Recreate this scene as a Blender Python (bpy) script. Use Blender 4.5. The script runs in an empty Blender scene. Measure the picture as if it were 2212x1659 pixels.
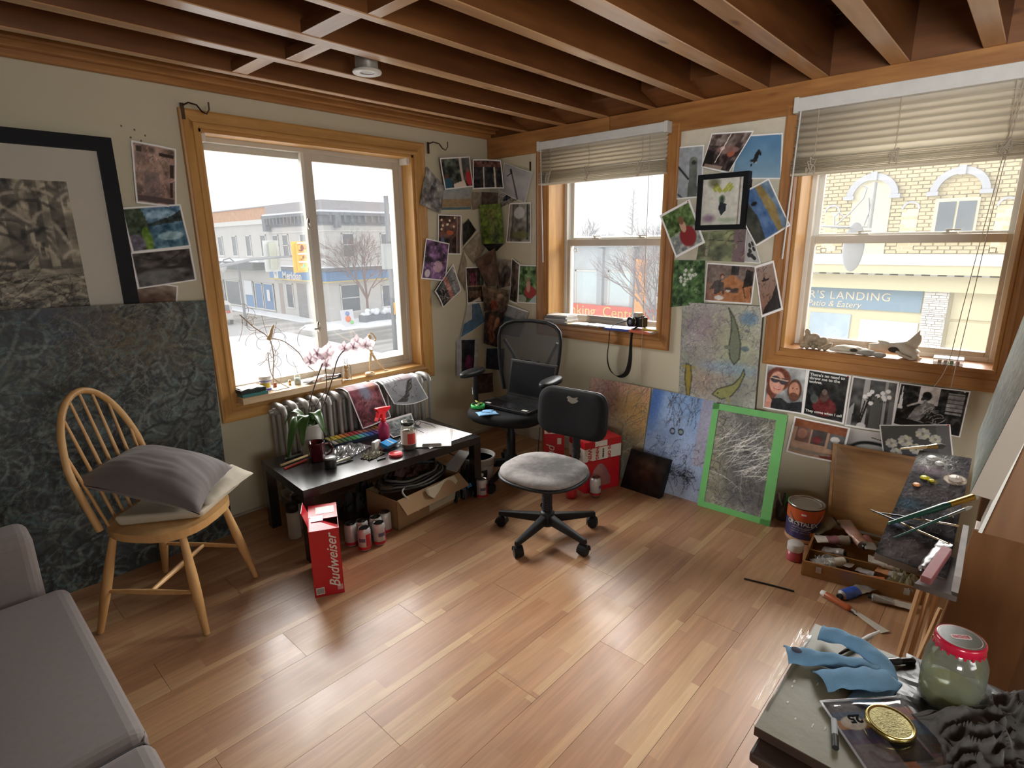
import bpy, math, random
import numpy as np
from mathutils import Matrix, Vector, noise as mnoise
S = bpy.context.scene
COL = S.collection
PI = math.pi
# ---------- camera, world, sun, exposure ----------
cam = bpy.data.cameras.new('camera'); camo = bpy.data.objects.new('camera', cam); COL.objects.link(camo); S.camera = camo
cam.sensor_fit = 'HORIZONTAL'; cam.sensor_width = 36.0; cam.lens = 1216.03 / 2212 * 36.0; cam.clip_start = 0.02; cam.clip_end = 500
_y, _p, _r = [math.radians(a) for a in (42.7395, -14.1565, -0.7102)]
_f = Vector((math.cos(_y)*math.cos(_p), math.sin(_y)*math.cos(_p), math.sin(_p)))
_rt = Vector((math.sin(_y), -math.cos(_y), 0)); _up = _rt.cross(_f)
_R = _rt*math.cos(_r) + _up*math.sin(_r); _U = -_rt*math.sin(_r) + _up*math.cos(_r)
camo.matrix_world = Matrix(((_R.x, _U.x, -_f.x, -3.1966), (_R.y, _U.y, -_f.y, -3.1581), (_R.z, _U.z, -_f.z, 1.5), (0, 0, 0, 1)))
S.view_settings.view_transform = 'Standard'; S.view_settings.look = 'None'; S.view_settings.gamma = 1.0
S.view_settings.use_curve_mapping = False; S.view_settings.exposure = 0.4
W = bpy.data.worlds.new('overcast'); S.world = W; W.use_nodes = True
W.node_tree.nodes['Background'].inputs[0].default_value = (0.97, 0.985, 1.0, 1); W.node_tree.nodes['Background'].inputs[1].default_value = 1.0
def sun(name, travel, strength, angle, color=(1, 1, 1)):
    l = bpy.data.lights.new(name, 'SUN'); l.energy = strength; l.angle = math.radians(angle); l.color = color
    o = bpy.data.objects.new(name, l); COL.objects.link(o)
    o.rotation_euler = Vector(travel).to_track_quat('-Z', 'Y').to_euler(); o.location = (0, 0, 20)
def area_lamp(name, loc, aim, sx, sy, power, spread=100, color=(1, 0.985, 0.95)):
    l = bpy.data.lights.new(name, 'AREA'); l.shape = 'RECTANGLE'; l.size = sx; l.size_y = sy; l.energy = power; l.color = color; l.spread = math.radians(spread)
    o = bpy.data.objects.new(name, l); COL.objects.link(o); o.location = loc
    o.rotation_euler = (Vector(aim)-Vector(loc)).to_track_quat('-Z', 'Y').to_euler()
area_lamp('overcast_sky_north', (-0.9, 12.0, 8.6), (-1.4, 0, 1.2), 24, 8, 5000, 110)
area_lamp('overcast_sky_east', (12.0, -1.9, 8.8), (0, -1.9, 1.2), 24, 8, 5000, 110)
area_lamp('rear_fill_back', (-8.4, -4.6, 0.9), (-5.2, -4.1, 1.5), 3, 3, 420)  # added fill lamp outside a made-up rear window
area_lamp('rear_fill_near', (-3.6, -8.4, 0.9), (-2.9, -5.2, 1.3), 3, 3, 75)  # second added fill lamp, weaker, also out of view

# ---------- helpers ----------
MW = {}
def tagp(o, label=None, cat=None, group=None, kind=None):
    if label: o['label'] = label
    if cat: o['category'] = cat
    if group: o['group'] = group
    if kind: o['kind'] = kind
    return o
def T(name, label, cat, loc=(0, 0, 0), rz=0.0, group=None, M=None):
    o = bpy.data.objects.new(name, None); COL.objects.link(o)
    m = M if M is not None else Matrix.Translation(loc) @ Matrix.Rotation(rz, 4, 'Z')
    o.matrix_world = m; MW[o.name] = m.copy(); o.empty_display_size = 0.05
    return tagp(o, label, cat, group)
def basis(o, x, y, z=None):
    x = Vector(x).normalized(); y = Vector(y); z = x.cross(y).normalized(); y = z.cross(x)
    return Matrix(((x.x, y.x, z.x, o[0]), (x.y, y.y, z.y, o[1]), (x.z, y.z, z.z, o[2]), (0, 0, 0, 1)))
def align(a, b):
    """matrix at a whose Z points to b"""
    a = Vector(a); b = Vector(b); q = (b-a).to_track_quat('Z', 'Y')
    return Matrix.Translation(a) @ q.to_matrix().to_4x4()
Tr = Matrix.Translation
def Rz(a): return Matrix.Rotation(a, 4, 'Z')
def Rx(a): return Matrix.Rotation(a, 4, 'X')
def Ry(a): return Matrix.Rotation(a, 4, 'Y')
def Sc(x, y, z): return Matrix.Diagonal((x, y, z, 1))
class MB:
    def __init__(s, M=None): s.v = []; s.f = []; s.sm = []; s.M = M or Matrix.Identity(4)
    def add(s, vs, fs, smooth=False):
        b = len(s.v); M = s.M
        s.v += [tuple(M @ Vector(p)) for p in vs]; s.f += [tuple(i+b for i in f) for f in fs]; s.sm += [smooth]*len(fs); return s
    def box(s, x0, x1, y0, y1, z0, z1):
        return s.add([(x0,y0,z0),(x1,y0,z0),(x1,y1,z0),(x0,y1,z0),(x0,y0,z1),(x1,y0,z1),(x1,y1,z1),(x0,y1,z1)],
                     [(0,3,2,1),(4,5,6,7),(0,1,5,4),(1,2,6,5),(2,3,7,6),(3,0,4,7)])
    def cbox(s, c, d): return s.box(c[0]-d[0]/2, c[0]+d[0]/2, c[1]-d[1]/2, c[1]+d[1]/2, c[2]-d[2]/2, c[2]+d[2]/2)
    def hexa(s, a, b):
        """a,b: two quads (4 pts each)"""
        return s.add(list(a)+list(b), [(3,2,1,0),(4,5,6,7),(0,1,5,4),(1,2,6,5),(2,3,7,6),(3,0,4,7)])
    def prism(s, pts, z0, z1, smooth=False):
        n = len(pts); v = [(p[0],p[1],z0) for p in pts]+[(p[0],p[1],z1) for p in pts]
        s.add(v, [tuple(range(n-1,-1,-1)), tuple(range(n,2*n))]); s.add(v, [(i,(i+1)%n,n+(i+1)%n,n+i) for i in range(n)], smooth); return s
    def lathe(s, prof, seg=20, smooth=True, cap=True):
        v = []; f = []
        for r, z in prof:
            for k in range(seg): a = 2*PI*k/seg; v.append((r*math.cos(a), r*math.sin(a), z))
        for i in range(len(prof)-1):
            for k in range(seg): k2 = (k+1)%seg; f.append((i*seg+k, i*seg+k2, (i+1)*seg+k2, (i+1)*seg+k))
        s.add(v, f, smooth)
        if cap:
            n = len(prof)-1
            if prof[0][0] > 1e-4: s.add(v[:seg], [tuple(range(seg-1,-1,-1))])
            if prof[-1][0] > 1e-4: s.add(v[n*seg:], [tuple(range(seg))])
        return s
    def tube(s, pts, r, seg=8, closed=False, smooth=True):
        P = [Vector(p) for p in pts]; n = len(P)
        rr = r if isinstance(r, (list, tuple)) else [r]*n
        v = []; f = []; up = None
        for i in range(n):
            if closed: t = P[(i+1)%n]-P[i-1]
            else: t = P[min(i+1,n-1)]-P[max(i-1,0)]
            t = t.normalized() if t.length > 1e-9 else Vector((0,0,1))
            if up is None: up = t.orthogonal().normalized()
            up = (up - t*up.dot(t));
            up = up.normalized() if up.length > 1e-6 else t.orthogonal().normalized()
            w = t.cross(up)
            for k in range(seg):
                a = 2*PI*k/seg; v.append(P[i] + (up*math.cos(a)+w*math.sin(a))*rr[i])
        m = n if closed else n-1
        for i in range(m):
            j = (i+1)%n
            for k in range(seg): k2 = (k+1)%seg; f.append((i*seg+k, i*seg+k2, j*seg+k2, j*seg+k))
        s.add(v, f, smooth)
        if not closed:
            s.add(v[:seg], [tuple(range(seg-1,-1,-1))]); s.add(v[-seg:], [tuple(range(seg))])
        return s
    def ell(s, c, r, seg=14, rings=8, power=1.0):
        v = []; f = []
        for i in range(rings+1):
            th = PI*i/rings; cz = math.cos(th); sz = math.sin(th)
            for k in range(seg):
                a = 2*PI*k/seg; ca, sa = math.cos(a), math.sin(a)
                g = lambda q: math.copysign(abs(q)**power, q)
                v.append((c[0]+r[0]*g(sz)*g(ca), c[1]+r[1]*g(sz)*g(sa), c[2]-r[2]*g(cz)))
        for i in range(rings):
            for k in range(seg): k2=(k+1)%seg; f.append((i*seg+k, i*seg+k2, (i+1)*seg+k2, (i+1)*seg+k))
        return s.add(v, f, True)
    def cyl(s, a, b, r, seg=14, r2=None):
        return s.tube([a, b], [r, r if r2 is None else r2], seg)
    def grid(s, fn, nu, nv, smooth=True, closed_u=False):
        v = [fn(i/nu, j/nv) for j in range(nv+1) for i in range(nu+1)]; w = nu+1
        return s.add(v, [(j*w+i, j*w+i+1, (j+1)*w+i+1, (j+1)*w+i) for j in range(nv) for i in range(nu)], smooth)
    def build(s, name, mat, parent=None, world=False, bevel=0, seg=2, sub=0, solid=0, label=None, cat=None, group=None, kind=None, loc=None, base=False, shade=None):
        vs = s.v
        if parent is not None and world:
            inv = MW[parent.name].inverted(); vs = [tuple(inv @ Vector(p)) for p in vs]
        M = Matrix.Identity(4)
        if parent is None and loc is None and vs and kind != 'structure':
            a = np.array(vs); loc = ((a[:,0].min()+a[:,0].max())/2, (a[:,1].min()+a[:,1].max())/2, a[:,2].min()); 
            vs = [(p[0]-loc[0], p[1]-loc[1], p[2]-loc[2]) for p in vs]; M = Tr(loc)
        elif parent is None and loc is not None: M = loc if isinstance(loc, Matrix) else Tr(loc)
        me = bpy.data.meshes.new(name); me.from_pydata(vs, [], s.f)
        me.polygons.foreach_set('use_smooth', [bool(x) if shade is None else shade for x in s.sm]); me.update()
        o = bpy.data.objects.new(name, me); COL.objects.link(o)
        if mat is not None: me.materials.append(mat)
        if parent is not None: o.parent = parent
        o.matrix_local = M; MW[o.name] = (MW[parent.name] @ M) if parent is not None else M
        if bevel:
            b = o.modifiers.new('bevel', 'BEVEL'); b.width = bevel; b.segments = seg; b.limit_method = 'ANGLE'; b.angle_limit = 0.6; b.harden_normals = False
        if sub: b = o.modifiers.new('sub', 'SUBSURF'); b.levels = sub; b.render_levels = sub
        if solid: b = o.modifiers.new('solid', 'SOLIDIFY'); b.thickness = solid; b.offset = 0
        return tagp(o, label, cat, group, kind)
def dup(root, M, label=None, group=None, name=None):
    r = root.copy(); COL.objects.link(r); r.matrix_world = M; MW[r.name] = M
    if label: r['label'] = label
    if group: r['group'] = group
    for ch in list(root.children):
        c = ch.copy(); COL.objects.link(c); c.parent = r
        for g in list(ch.children):
            d = g.copy(); COL.objects.link(d); d.parent = c
    return r
def text(name, body, size, M, mat, parent, shear=0.0, ext=0.0004, align='CENTER', sx=1.0, bold=0.0, space=1.0, label=None):
    c = bpy.data.curves.new(name, 'FONT'); c.body = body; c.size = size; c.align_x = align; c.align_y = 'CENTER'; c.extrude = ext; c.shear = shear; c.offset = bold; c.space_character = space; c.resolution_u = 3
    t = bpy.data.objects.new(name, c); COL.objects.link(t)
    dg = bpy.context.evaluated_depsgraph_get(); me = bpy.data.meshes.new_from_object(t.evaluated_get(dg))
    bpy.data.objects.remove(t); bpy.data.curves.remove(c)
    me.transform(Sc(sx, 1, 1)); me.materials.clear(); me.materials.append(mat)
    o = bpy.data.objects.new(name, me); COL.objects.link(o); o.parent = parent
    o.matrix_local = (MW[parent.name].inverted() @ M)
    return tagp(o, label)
def ltext(name, body, size, L, mat, parent, **k):   # L: matrix local to the parent
    return text(name, body, size, MW[parent.name] @ L, mat, parent, **k)

# ---------- materials ----------
_mc = {}
def nodes(name):
    m = bpy.data.materials.new(name); m.use_nodes = True; nt = m.node_tree; return m, nt, nt.nodes['Principled BSDF'], nt.links
def mat(name, col, rough=0.6, metal=0.0, var=0.12, scale=18, bump=0.0, bscale=None, stretch=(1,1,1), spec=None, emis=0, trans=0, coat=0, sheen=0):
    if name in _mc: return _mc[name]
    m, nt, b, L = nodes(name)
    tc = nt.nodes.new('ShaderNodeTexCoord'); mp = nt.nodes.new('ShaderNodeMapping'); mp.inputs['Scale'].default_value = stretch
    n = nt.nodes.new('ShaderNodeTexNoise'); n.inputs['Scale'].default_value = scale; n.inputs['Detail'].default_value = 5
    L.new(tc.outputs['Object'], mp.inputs[0]); L.new(mp.outputs[0], n.inputs['Vector'])
    mx = nt.nodes.new('ShaderNodeMix'); mx.data_type = 'RGBA'
    mx.inputs[6].default_value = (*[c*(1-var) for c in col], 1); mx.inputs[7].default_value = (*[min(1, c*(1+var)) for c in col], 1)
    L.new(n.outputs[0], mx.inputs[0]); L.new(mx.outputs[2], b.inputs['Base Color'])
    b.inputs['Roughness'].default_value = rough; b.inputs['Metallic'].default_value = metal
    if spec is not None: b.inputs['Specular IOR Level'].default_value = spec
    if coat: b.inputs['Coat Weight'].default_value = coat; b.inputs['Coat Roughness'].default_value = 0.1
    if sheen: b.inputs['Sheen Weight'].default_value = sheen
    if trans: b.inputs['Transmission Weight'].default_value = trans
    if emis: b.inputs['Emission Color'].default_value = (*col, 1); b.inputs['Emission Strength'].default_value = emis
    if bump:
        bn = nt.nodes.new('ShaderNodeTexNoise'); bn.inputs['Scale'].default_value = bscale or scale*4; bn.inputs['Detail'].default_value = 6
        L.new(mp.outputs[0], bn.inputs['Vector'])
        bp = nt.nodes.new('ShaderNodeBump'); bp.inputs['Strength'].default_value = bump; bp.inputs['Distance'].default_value = 0.01
        L.new(bn.outputs[0], bp.inputs['Height']); L.new(bp.outputs[0], b.inputs['Normal'])
    _mc[name] = m; return m
def wood(name, c1, c2, axis='x', rough=0.45, scale=9, bump=0.12, knots=True, coat=0.0, coord='Object'):
    if name in _mc: return _mc[name]
    m, nt, b, L = nodes(name)
    tc = nt.nodes.new('ShaderNodeTexCoord'); mp = nt.nodes.new('ShaderNodeMapping')
    st = {'x': (0.12, 1, 1), 'y': (1, 0.12, 1), 'z': (1, 1, 0.12)}[axis]; mp.inputs['Scale'].default_value = st
    L.new(tc.outputs[coord], mp.inputs[0])
    oi = nt.nodes.new('ShaderNodeObjectInfo'); ad = nt.nodes.new('ShaderNodeVectorMath'); ad.operation = 'ADD'
    ml = nt.nodes.new('ShaderNodeVectorMath'); ml.operation = 'SCALE'; ml.inputs[0].default_value = (7, 13, 5); L.new(oi.outputs['Random'], ml.inputs['Scale'])
    L.new(mp.outputs[0], ad.inputs[0]); L.new(ml.outputs[0], ad.inputs[1])
    n1 = nt.nodes.new('ShaderNodeTexNoise'); n1.inputs['Scale'].default_value = scale; n1.inputs['Detail'].default_value = 7; n1.inputs['Distortion'].default_value = 1.2
    n2 = nt.nodes.new('ShaderNodeTexNoise'); n2.inputs['Scale'].default_value = scale*7; n2.inputs['Detail'].default_value = 4
    L.new(ad.outputs[0], n1.inputs['Vector']); L.new(ad.outputs[0], n2.inputs['Vector'])
    mm = nt.nodes.new('ShaderNodeMath'); mm.operation = 'MULTIPLY_ADD'; mm.inputs[1].default_value = 0.45; L.new(n2.outputs[0], mm.inputs[0]); 
    m2 = nt.nodes.new('ShaderNodeMath'); m2.operation = 'MULTIPLY'; m2.inputs[1].default_value = 0.75; L.new(n1.outputs[0], m2.inputs[0]); L.new(m2.outputs[0], mm.inputs[2])
    r = nt.nodes.new('ShaderNodeValToRGB'); r.color_ramp.elements[0].position = 0.38; r.color_ramp.elements[1].position = 0.78
    r.color_ramp.elements[0].color = (*c1, 1); r.color_ramp.elements[1].color = (*c2, 1); L.new(mm.outputs[0], r.inputs[0])
    out = r.outputs[0]
    if knots:
        vo = nt.nodes.new('ShaderNodeTexVoronoi'); vo.inputs['Scale'].default_value = 2.2
        mk = nt.nodes.new('ShaderNodeMapping'); mk.inputs['Scale'].default_value = {'x': (0.8, 2.5, 2.5), 'y': (2.5, 0.8, 2.5), 'z': (2.5, 2.5, 0.8)}[axis]
        L.new(tc.outputs[coord], mk.inputs[0]); L.new(mk.outputs[0], vo.inputs['Vector'])
        kr = nt.nodes.new('ShaderNodeValToRGB'); kr.color_ramp.elements[0].position = 0.035; kr.color_ramp.elements[1].position = 0.09
        kr.color_ramp.elements[0].color = (0.35, 0.25, 0.2, 1); L.new(vo.outputs['Distance'], kr.inputs[0])
        mx = nt.nodes.new('ShaderNodeMix'); mx.data_type = 'RGBA'; mx.blend_type = 'MULTIPLY'; mx.inputs[0].default_value = 0.8
        L.new(out, mx.inputs[6]); L.new(kr.outputs[0], mx.inputs[7]); out = mx.outputs[2]
    L.new(out, b.inputs['Base Color']); b.inputs['Roughness'].default_value = rough
    if coat: b.inputs['Coat Weight'].default_value = coat; b.inputs['Coat Roughness'].default_value = 0.15
    bp = nt.nodes.new('ShaderNodeBump'); bp.inputs['Strength'].default_value = bump; bp.inputs['Distance'].default_value = 0.004
    L.new(mm.outputs[0], bp.inputs['Height']); L.new(bp.outputs[0], b.inputs['Normal'])
    _mc[name] = m; return m
def glass(name, tint=(1,1,1), haze=0.03, gloss=0.08, rough=0.02, hazecol=(0.9,0.92,0.95)):
    if name in _mc: return _mc[name]
    m = bpy.data.materials.new(name); m.use_nodes = True; nt = m.node_tree; nt.nodes.clear(); L = nt.links
    out = nt.nodes.new('ShaderNodeOutputMaterial'); tr = nt.nodes.new('ShaderNodeBsdfTransparent'); tr.inputs[0].default_value = (*tint, 1)
    gl = nt.nodes.new('ShaderNodeBsdfGlossy'); gl.inputs['Roughness'].default_value = rough
    df = nt.nodes.new('ShaderNodeBsdfTranslucent'); df.inputs[0].default_value = (*hazecol, 1)
    d2 = nt.nodes.new('ShaderNodeBsdfDiffuse'); d2.inputs[0].default_value = (*hazecol, 1)
    mh = nt.nodes.new('ShaderNodeMixShader'); mh.inputs[0].default_value = 0.5; L.new(df.outputs[0], mh.inputs[1]); L.new(d2.outputs[0], mh.inputs[2])
    m1 = nt.nodes.new('ShaderNodeMixShader'); m1.inputs[0].default_value = haze; L.new(tr.outputs[0], m1.inputs[1]); L.new(mh.outputs[0], m1.inputs[2])
    lw = nt.nodes.new('ShaderNodeLayerWeight'); lw.inputs[0].default_value = 0.25
    mu = nt.nodes.new('ShaderNodeMath'); mu.operation = 'MULTIPLY_ADD'; mu.inputs[1].default_value = 0.6; mu.inputs[2].default_value = gloss*0.4; L.new(lw.outputs['Fresnel'], mu.inputs[0])
    m2 = nt.nodes.new('ShaderNodeMixShader'); L.new(mu.outputs[0], m2.inputs[0]); L.new(m1.outputs[0], m2.inputs[1]); L.new(gl.outputs[0], m2.inputs[2]); L.new(m2.outputs[0], out.inputs[0])
    _mc[name] = m; return m
def thin(name, col, t=.5, rough=.5):
    if name in _mc: return _mc[name]
    m, nt, b, L = nodes(name); b.inputs['Base Color'].default_value = (*col, 1); b.inputs['Roughness'].default_value = rough
    tr = nt.nodes.new('ShaderNodeBsdfTranslucent'); tr.inputs[0].default_value = (*col, 1); mx = nt.nodes.new('ShaderNodeMixShader'); mx.inputs[0].default_value = t
    out = nt.nodes['Material Output']; L.new(b.outputs[0], mx.inputs[1]); L.new(tr.outputs[0], mx.inputs[2]); L.new(mx.outputs[0], out.inputs[0]); _mc[name] = m; return m
def lift(o, m2, test):
    o.data.materials.append(m2)
    for p in o.data.polygons:
        if test(p): p.material_index = 1
    return o
def printmat(name='printed_paper', rough=0.55, bump=0.0, bscale=60, spec=0.3):
    if name in _mc: return _mc[name]
    m, nt, b, L = nodes(name); a = nt.nodes.new('ShaderNodeAttribute'); a.attribute_name = 'Col'
    L.new(a.outputs['Color'], b.inputs['Base Color']); b.inputs['Roughness'].default_value = rough; b.inputs['Specular IOR Level'].default_value = spec
    tc = nt.nodes.new('ShaderNodeTexCoord'); n = nt.nodes.new('ShaderNodeTexNoise'); n.inputs['Scale'].default_value = bscale; n.inputs['Detail'].default_value = 5; n.inputs['Distortion'].default_value = 1.5
    L.new(tc.outputs['Object'], n.inputs['Vector'])
    if bump:
        bp = nt.nodes.new('ShaderNodeBump'); bp.inputs['Strength'].default_value = bump; bp.inputs['Distance'].default_value = 0.01; L.new(n.outputs[0], bp.inputs['Height']); L.new(bp.outputs[0], b.inputs['Normal'])
        rp = nt.nodes.new('ShaderNodeMapRange'); rp.inputs[1].default_value = 0.3; rp.inputs[2].default_value = 0.7; rp.inputs[3].default_value = 1-bump*1.1; rp.inputs[4].default_value = 1+bump*1.1; L.new(n.outputs[0], rp.inputs[0])
        mx = nt.nodes.new('ShaderNodeVectorMath'); mx.operation = 'SCALE'; L.new(a.outputs['Color'], mx.inputs[0]); L.new(rp.outputs[0], mx.inputs['Scale']); L.new(mx.outputs[0], b.inputs['Base Color'])
    _mc[name] = m; return m

# ---------- painter: flat print laid down as a colour attribute ----------
def _vnoise(u, v, sc, seed):
    r = np.random.RandomState(seed); g = r.rand(64, 64)
    x = (u*sc+seed*1.7) % 63; y = (v*sc+seed*2.3) % 63
    xi = x.astype(int); yi = y.astype(int); fx = x-xi; fy = y-yi; fx = fx*fx*(3-2*fx); fy = fy*fy*(3-2*fy)
    return (g[yi,xi]*(1-fx)+g[yi,xi+1]*fx)*(1-fy)+(g[yi+1,xi]*(1-fx)+g[yi+1,xi+1]*fx)*fy
class Art:
    """u to the right, v up, both 0..1; colours given as they print (sRGB)"""
    def __init__(s, nu, nv, col=(0.9,0.9,0.9), asp=None):
        s.nu, s.nv = nu, nv; g = np.meshgrid(np.linspace(0,1,nu+1), np.linspace(0,1,nv+1)); s.u, s.v = g; s.asp = asp or nu/nv
        s.c = np.ones((nv+1, nu+1, 3))*np.array(col)
    def _b(s, m, col, a=1.0):
        m = (m*a)[...,None]; s.c = s.c*(1-m)+np.array(col)*m; return s
    def rect(s, u0, v0, u1, v1, col, a=1.0): return s._b(((s.u>=u0)&(s.u<=u1)&(s.v>=v0)&(s.v<=v1)).astype(float), col, a)
    def grad(s, top, bot, u0=0, v0=0, u1=1, v1=1):
        t = np.clip((s.v-v0)/(v1-v0), 0, 1)[...,None]; g = np.array(bot)*(1-t)+np.array(top)*t
        m = ((s.u>=u0)&(s.u<=u1)&(s.v>=v0)&(s.v<=v1))[...,None]; s.c = np.where(m, g, s.c); return s
    def ell(s, cu, cv, ru, rv, col, rot=0, a=1.0, soft=0.15):
        du = (s.u-cu)*s.asp; dv = s.v-cv; c, n = math.cos(rot), math.sin(rot); x = (du*c+dv*n)/(ru*s.asp); y = (-du*n+dv*c)/rv
        d = np.sqrt(x*x+y*y); return s._b(np.clip((1-d)/soft+0.5, 0, 1), col, a)
    def poly(s, pts, col, a=1.0):
        ins = np.zeros(s.u.shape, bool); n = len(pts)
        for i in range(n):
            x1,y1 = pts[i]; x2,y2 = pts[i-1]
            if y1 == y2: continue
            c = ((y1>s.v)!=(y2>s.v)) & (s.u < (x2-x1)*(s.v-y1)/(y2-y1)+x1); ins ^= c
        return s._b(ins.astype(float), col, a)
    def line(s, p, q, w, col, a=1.0):
        px,py = p; qx,qy = q; dx=(qx-px)*s.asp; dy=qy-py; L2=dx*dx+dy*dy+1e-9
        t = np.clip(((s.u-px)*s.asp*dx+(s.v-py)*dy)/L2, 0, 1); d = np.hypot((s.u-px)*s.asp-t*dx, (s.v-py)-t*dy)
        return s._b(np.clip((w-d)/max(w*0.5,0.004)+0.5, 0, 1), col, a)
    def noise(s, sc, amt, seed=1, tint=(1,1,1)):
        n = _vnoise(s.u*s.asp, s.v, sc, seed)+0.5*_vnoise(s.u*s.asp, s.v, sc*2.1, seed+5)-0.75
        s.c = np.clip(s.c+n[...,None]*amt*np.array(tint), 0, 1); return s
    def patches(s, sc, cols, seed=1, a=0.8, region=None):
        r = random.Random(seed)
        for k, c in enumerate(cols):
            n = _vnoise(s.u*s.asp, s.v, sc, seed*7+k*3); m = np.clip((n-0.55)*6, 0, 1)
            if region: m = m*((s.u>=region[0])&(s.v>=region[1])&(s.u<=region[2])&(s.v<=region[3]))
            s._b(m, c, a)
        return s
    def strokes(s, n, cols, ln, w, seed=1, ang=None, region=(0,0,1,1), a=0.8, curl=1.2):
        r = random.Random(seed); H, Wd = s.c.shape[:2]
        for _ in range(n):
            x = r.uniform(region[0], region[2]); y = r.uniform(region[1], region[3]); th = (ang(x,y) if ang else r.uniform(0, 2*PI))+r.gauss(0,0.25); c = np.array(r.choice(cols))
            l = ln*r.uniform(0.4,1.3); k = r.uniform(-curl,curl); st = max(3, int(l*max(H,Wd)/1.2))
            for i in range(st):
                x += math.cos(th)*l/st/s.asp; y += math.sin(th)*l/st; th += k*1.0/st*2
                j = int(y*(H-1)+.5); q = int(x*(Wd-1)+.5); 
                if 0<=j<H and 0<=q<Wd:
                    ww = max(0, int(w*H*0.5)); aa = a*(1-abs(2*i/st-1)*0.5)
                    s.c[max(0,j-ww):j+ww+1, max(0,q-ww):q+ww+1] = s.c[max(0,j-ww):j+ww+1, max(0,q-ww):q+ww+1]*(1-aa)+c*aa
        return s
    def border(s, w, col=(0.93,0.92,0.9)):
        wu = w/s.asp; m = (s.u<wu)|(s.u>1-wu)|(s.v<w)|(s.v>1-w); return s._b(m.astype(float), col)
    def lin(s):
        g = s.c.mean(2, keepdims=True); c = np.clip((g+(s.c-g)*0.80)*1.16+0.02,0,1); return np.where(c<=0.04045, c/12.92, ((c+0.055)/1.055)**2.4)
def artmesh(name, art, fn, material, parent=None, back=None, world=True, **k):
    """fn(u,v)-> point; grid carries the art as colour attribute 'Col'"""
    mb = MB(); mb.grid(fn, art.nu, art.nv)
    o = mb.build(name, material, parent, world=world, **k); me = o.data
    ca = me.color_attributes.new('Col', 'FLOAT_COLOR', 'POINT'); c = art.lin().reshape(-1,3)
    ca.data.foreach_set('color', np.concatenate([c, np.ones((len(c),1))], 1).astype(np.float32).ravel())
    return o
# ---------- common materials ----------
PLASTER = mat('plaster_beige', (0.64, 0.59, 0.44), 0.85, var=0.05, scale=3, bump=0.06, bscale=120)
PINE = {a: wood('pine_'+a, (0.38, 0.175, 0.045), (0.66, 0.37, 0.115), a, 0.4, 5) for a in 'xyz'}
OAK = {a: wood('stained_pine_'+a, (0.26, 0.10, 0.028), (0.50, 0.24, 0.075), a, 0.38, 6) for a in 'xyz'}
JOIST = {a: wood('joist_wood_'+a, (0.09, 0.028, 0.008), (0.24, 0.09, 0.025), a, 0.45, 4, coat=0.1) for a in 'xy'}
JBOT = {a: wood('joist_lit_underside_'+a, (0.34, 0.165, 0.065), (0.60, 0.36, 0.175), a, 0.36, 4, coat=0.35) for a in 'xy'}  # paler copy for downward faces: floor bounce and sheen put into colour
DARKW = wood('dark_boards', (0.03, 0.012, 0.006), (0.09, 0.036, 0.015), 'y', 0.7, 5)
WHITEP = mat('white_vinyl', (0.74, 0.72, 0.66), 0.4, var=0.04)
TAUPE = mat('taupe_vinyl', (0.60, 0.56, 0.48), 0.45, var=0.05)
ALU = mat('brushed_metal', (0.6, 0.6, 0.6), 0.3, 0.9, var=0.05)
BLACK = mat('black_plastic', (0.012, 0.012, 0.013), 0.42, var=0.2)
STEEL = mat('steel', (0.55, 0.54, 0.52), 0.28, 1.0, var=0.1)
BRASSY = mat('dark_bronze', (0.08, 0.05, 0.03), 0.4, 0.8)
PANE = glass('window_glass', haze=0.033)  # pane haze stands in for the washed-out snowy air outside
SNOW = mat('snow', (0.88, 0.9, 0.93), 0.9, var=0.04, scale=0.6)
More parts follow.
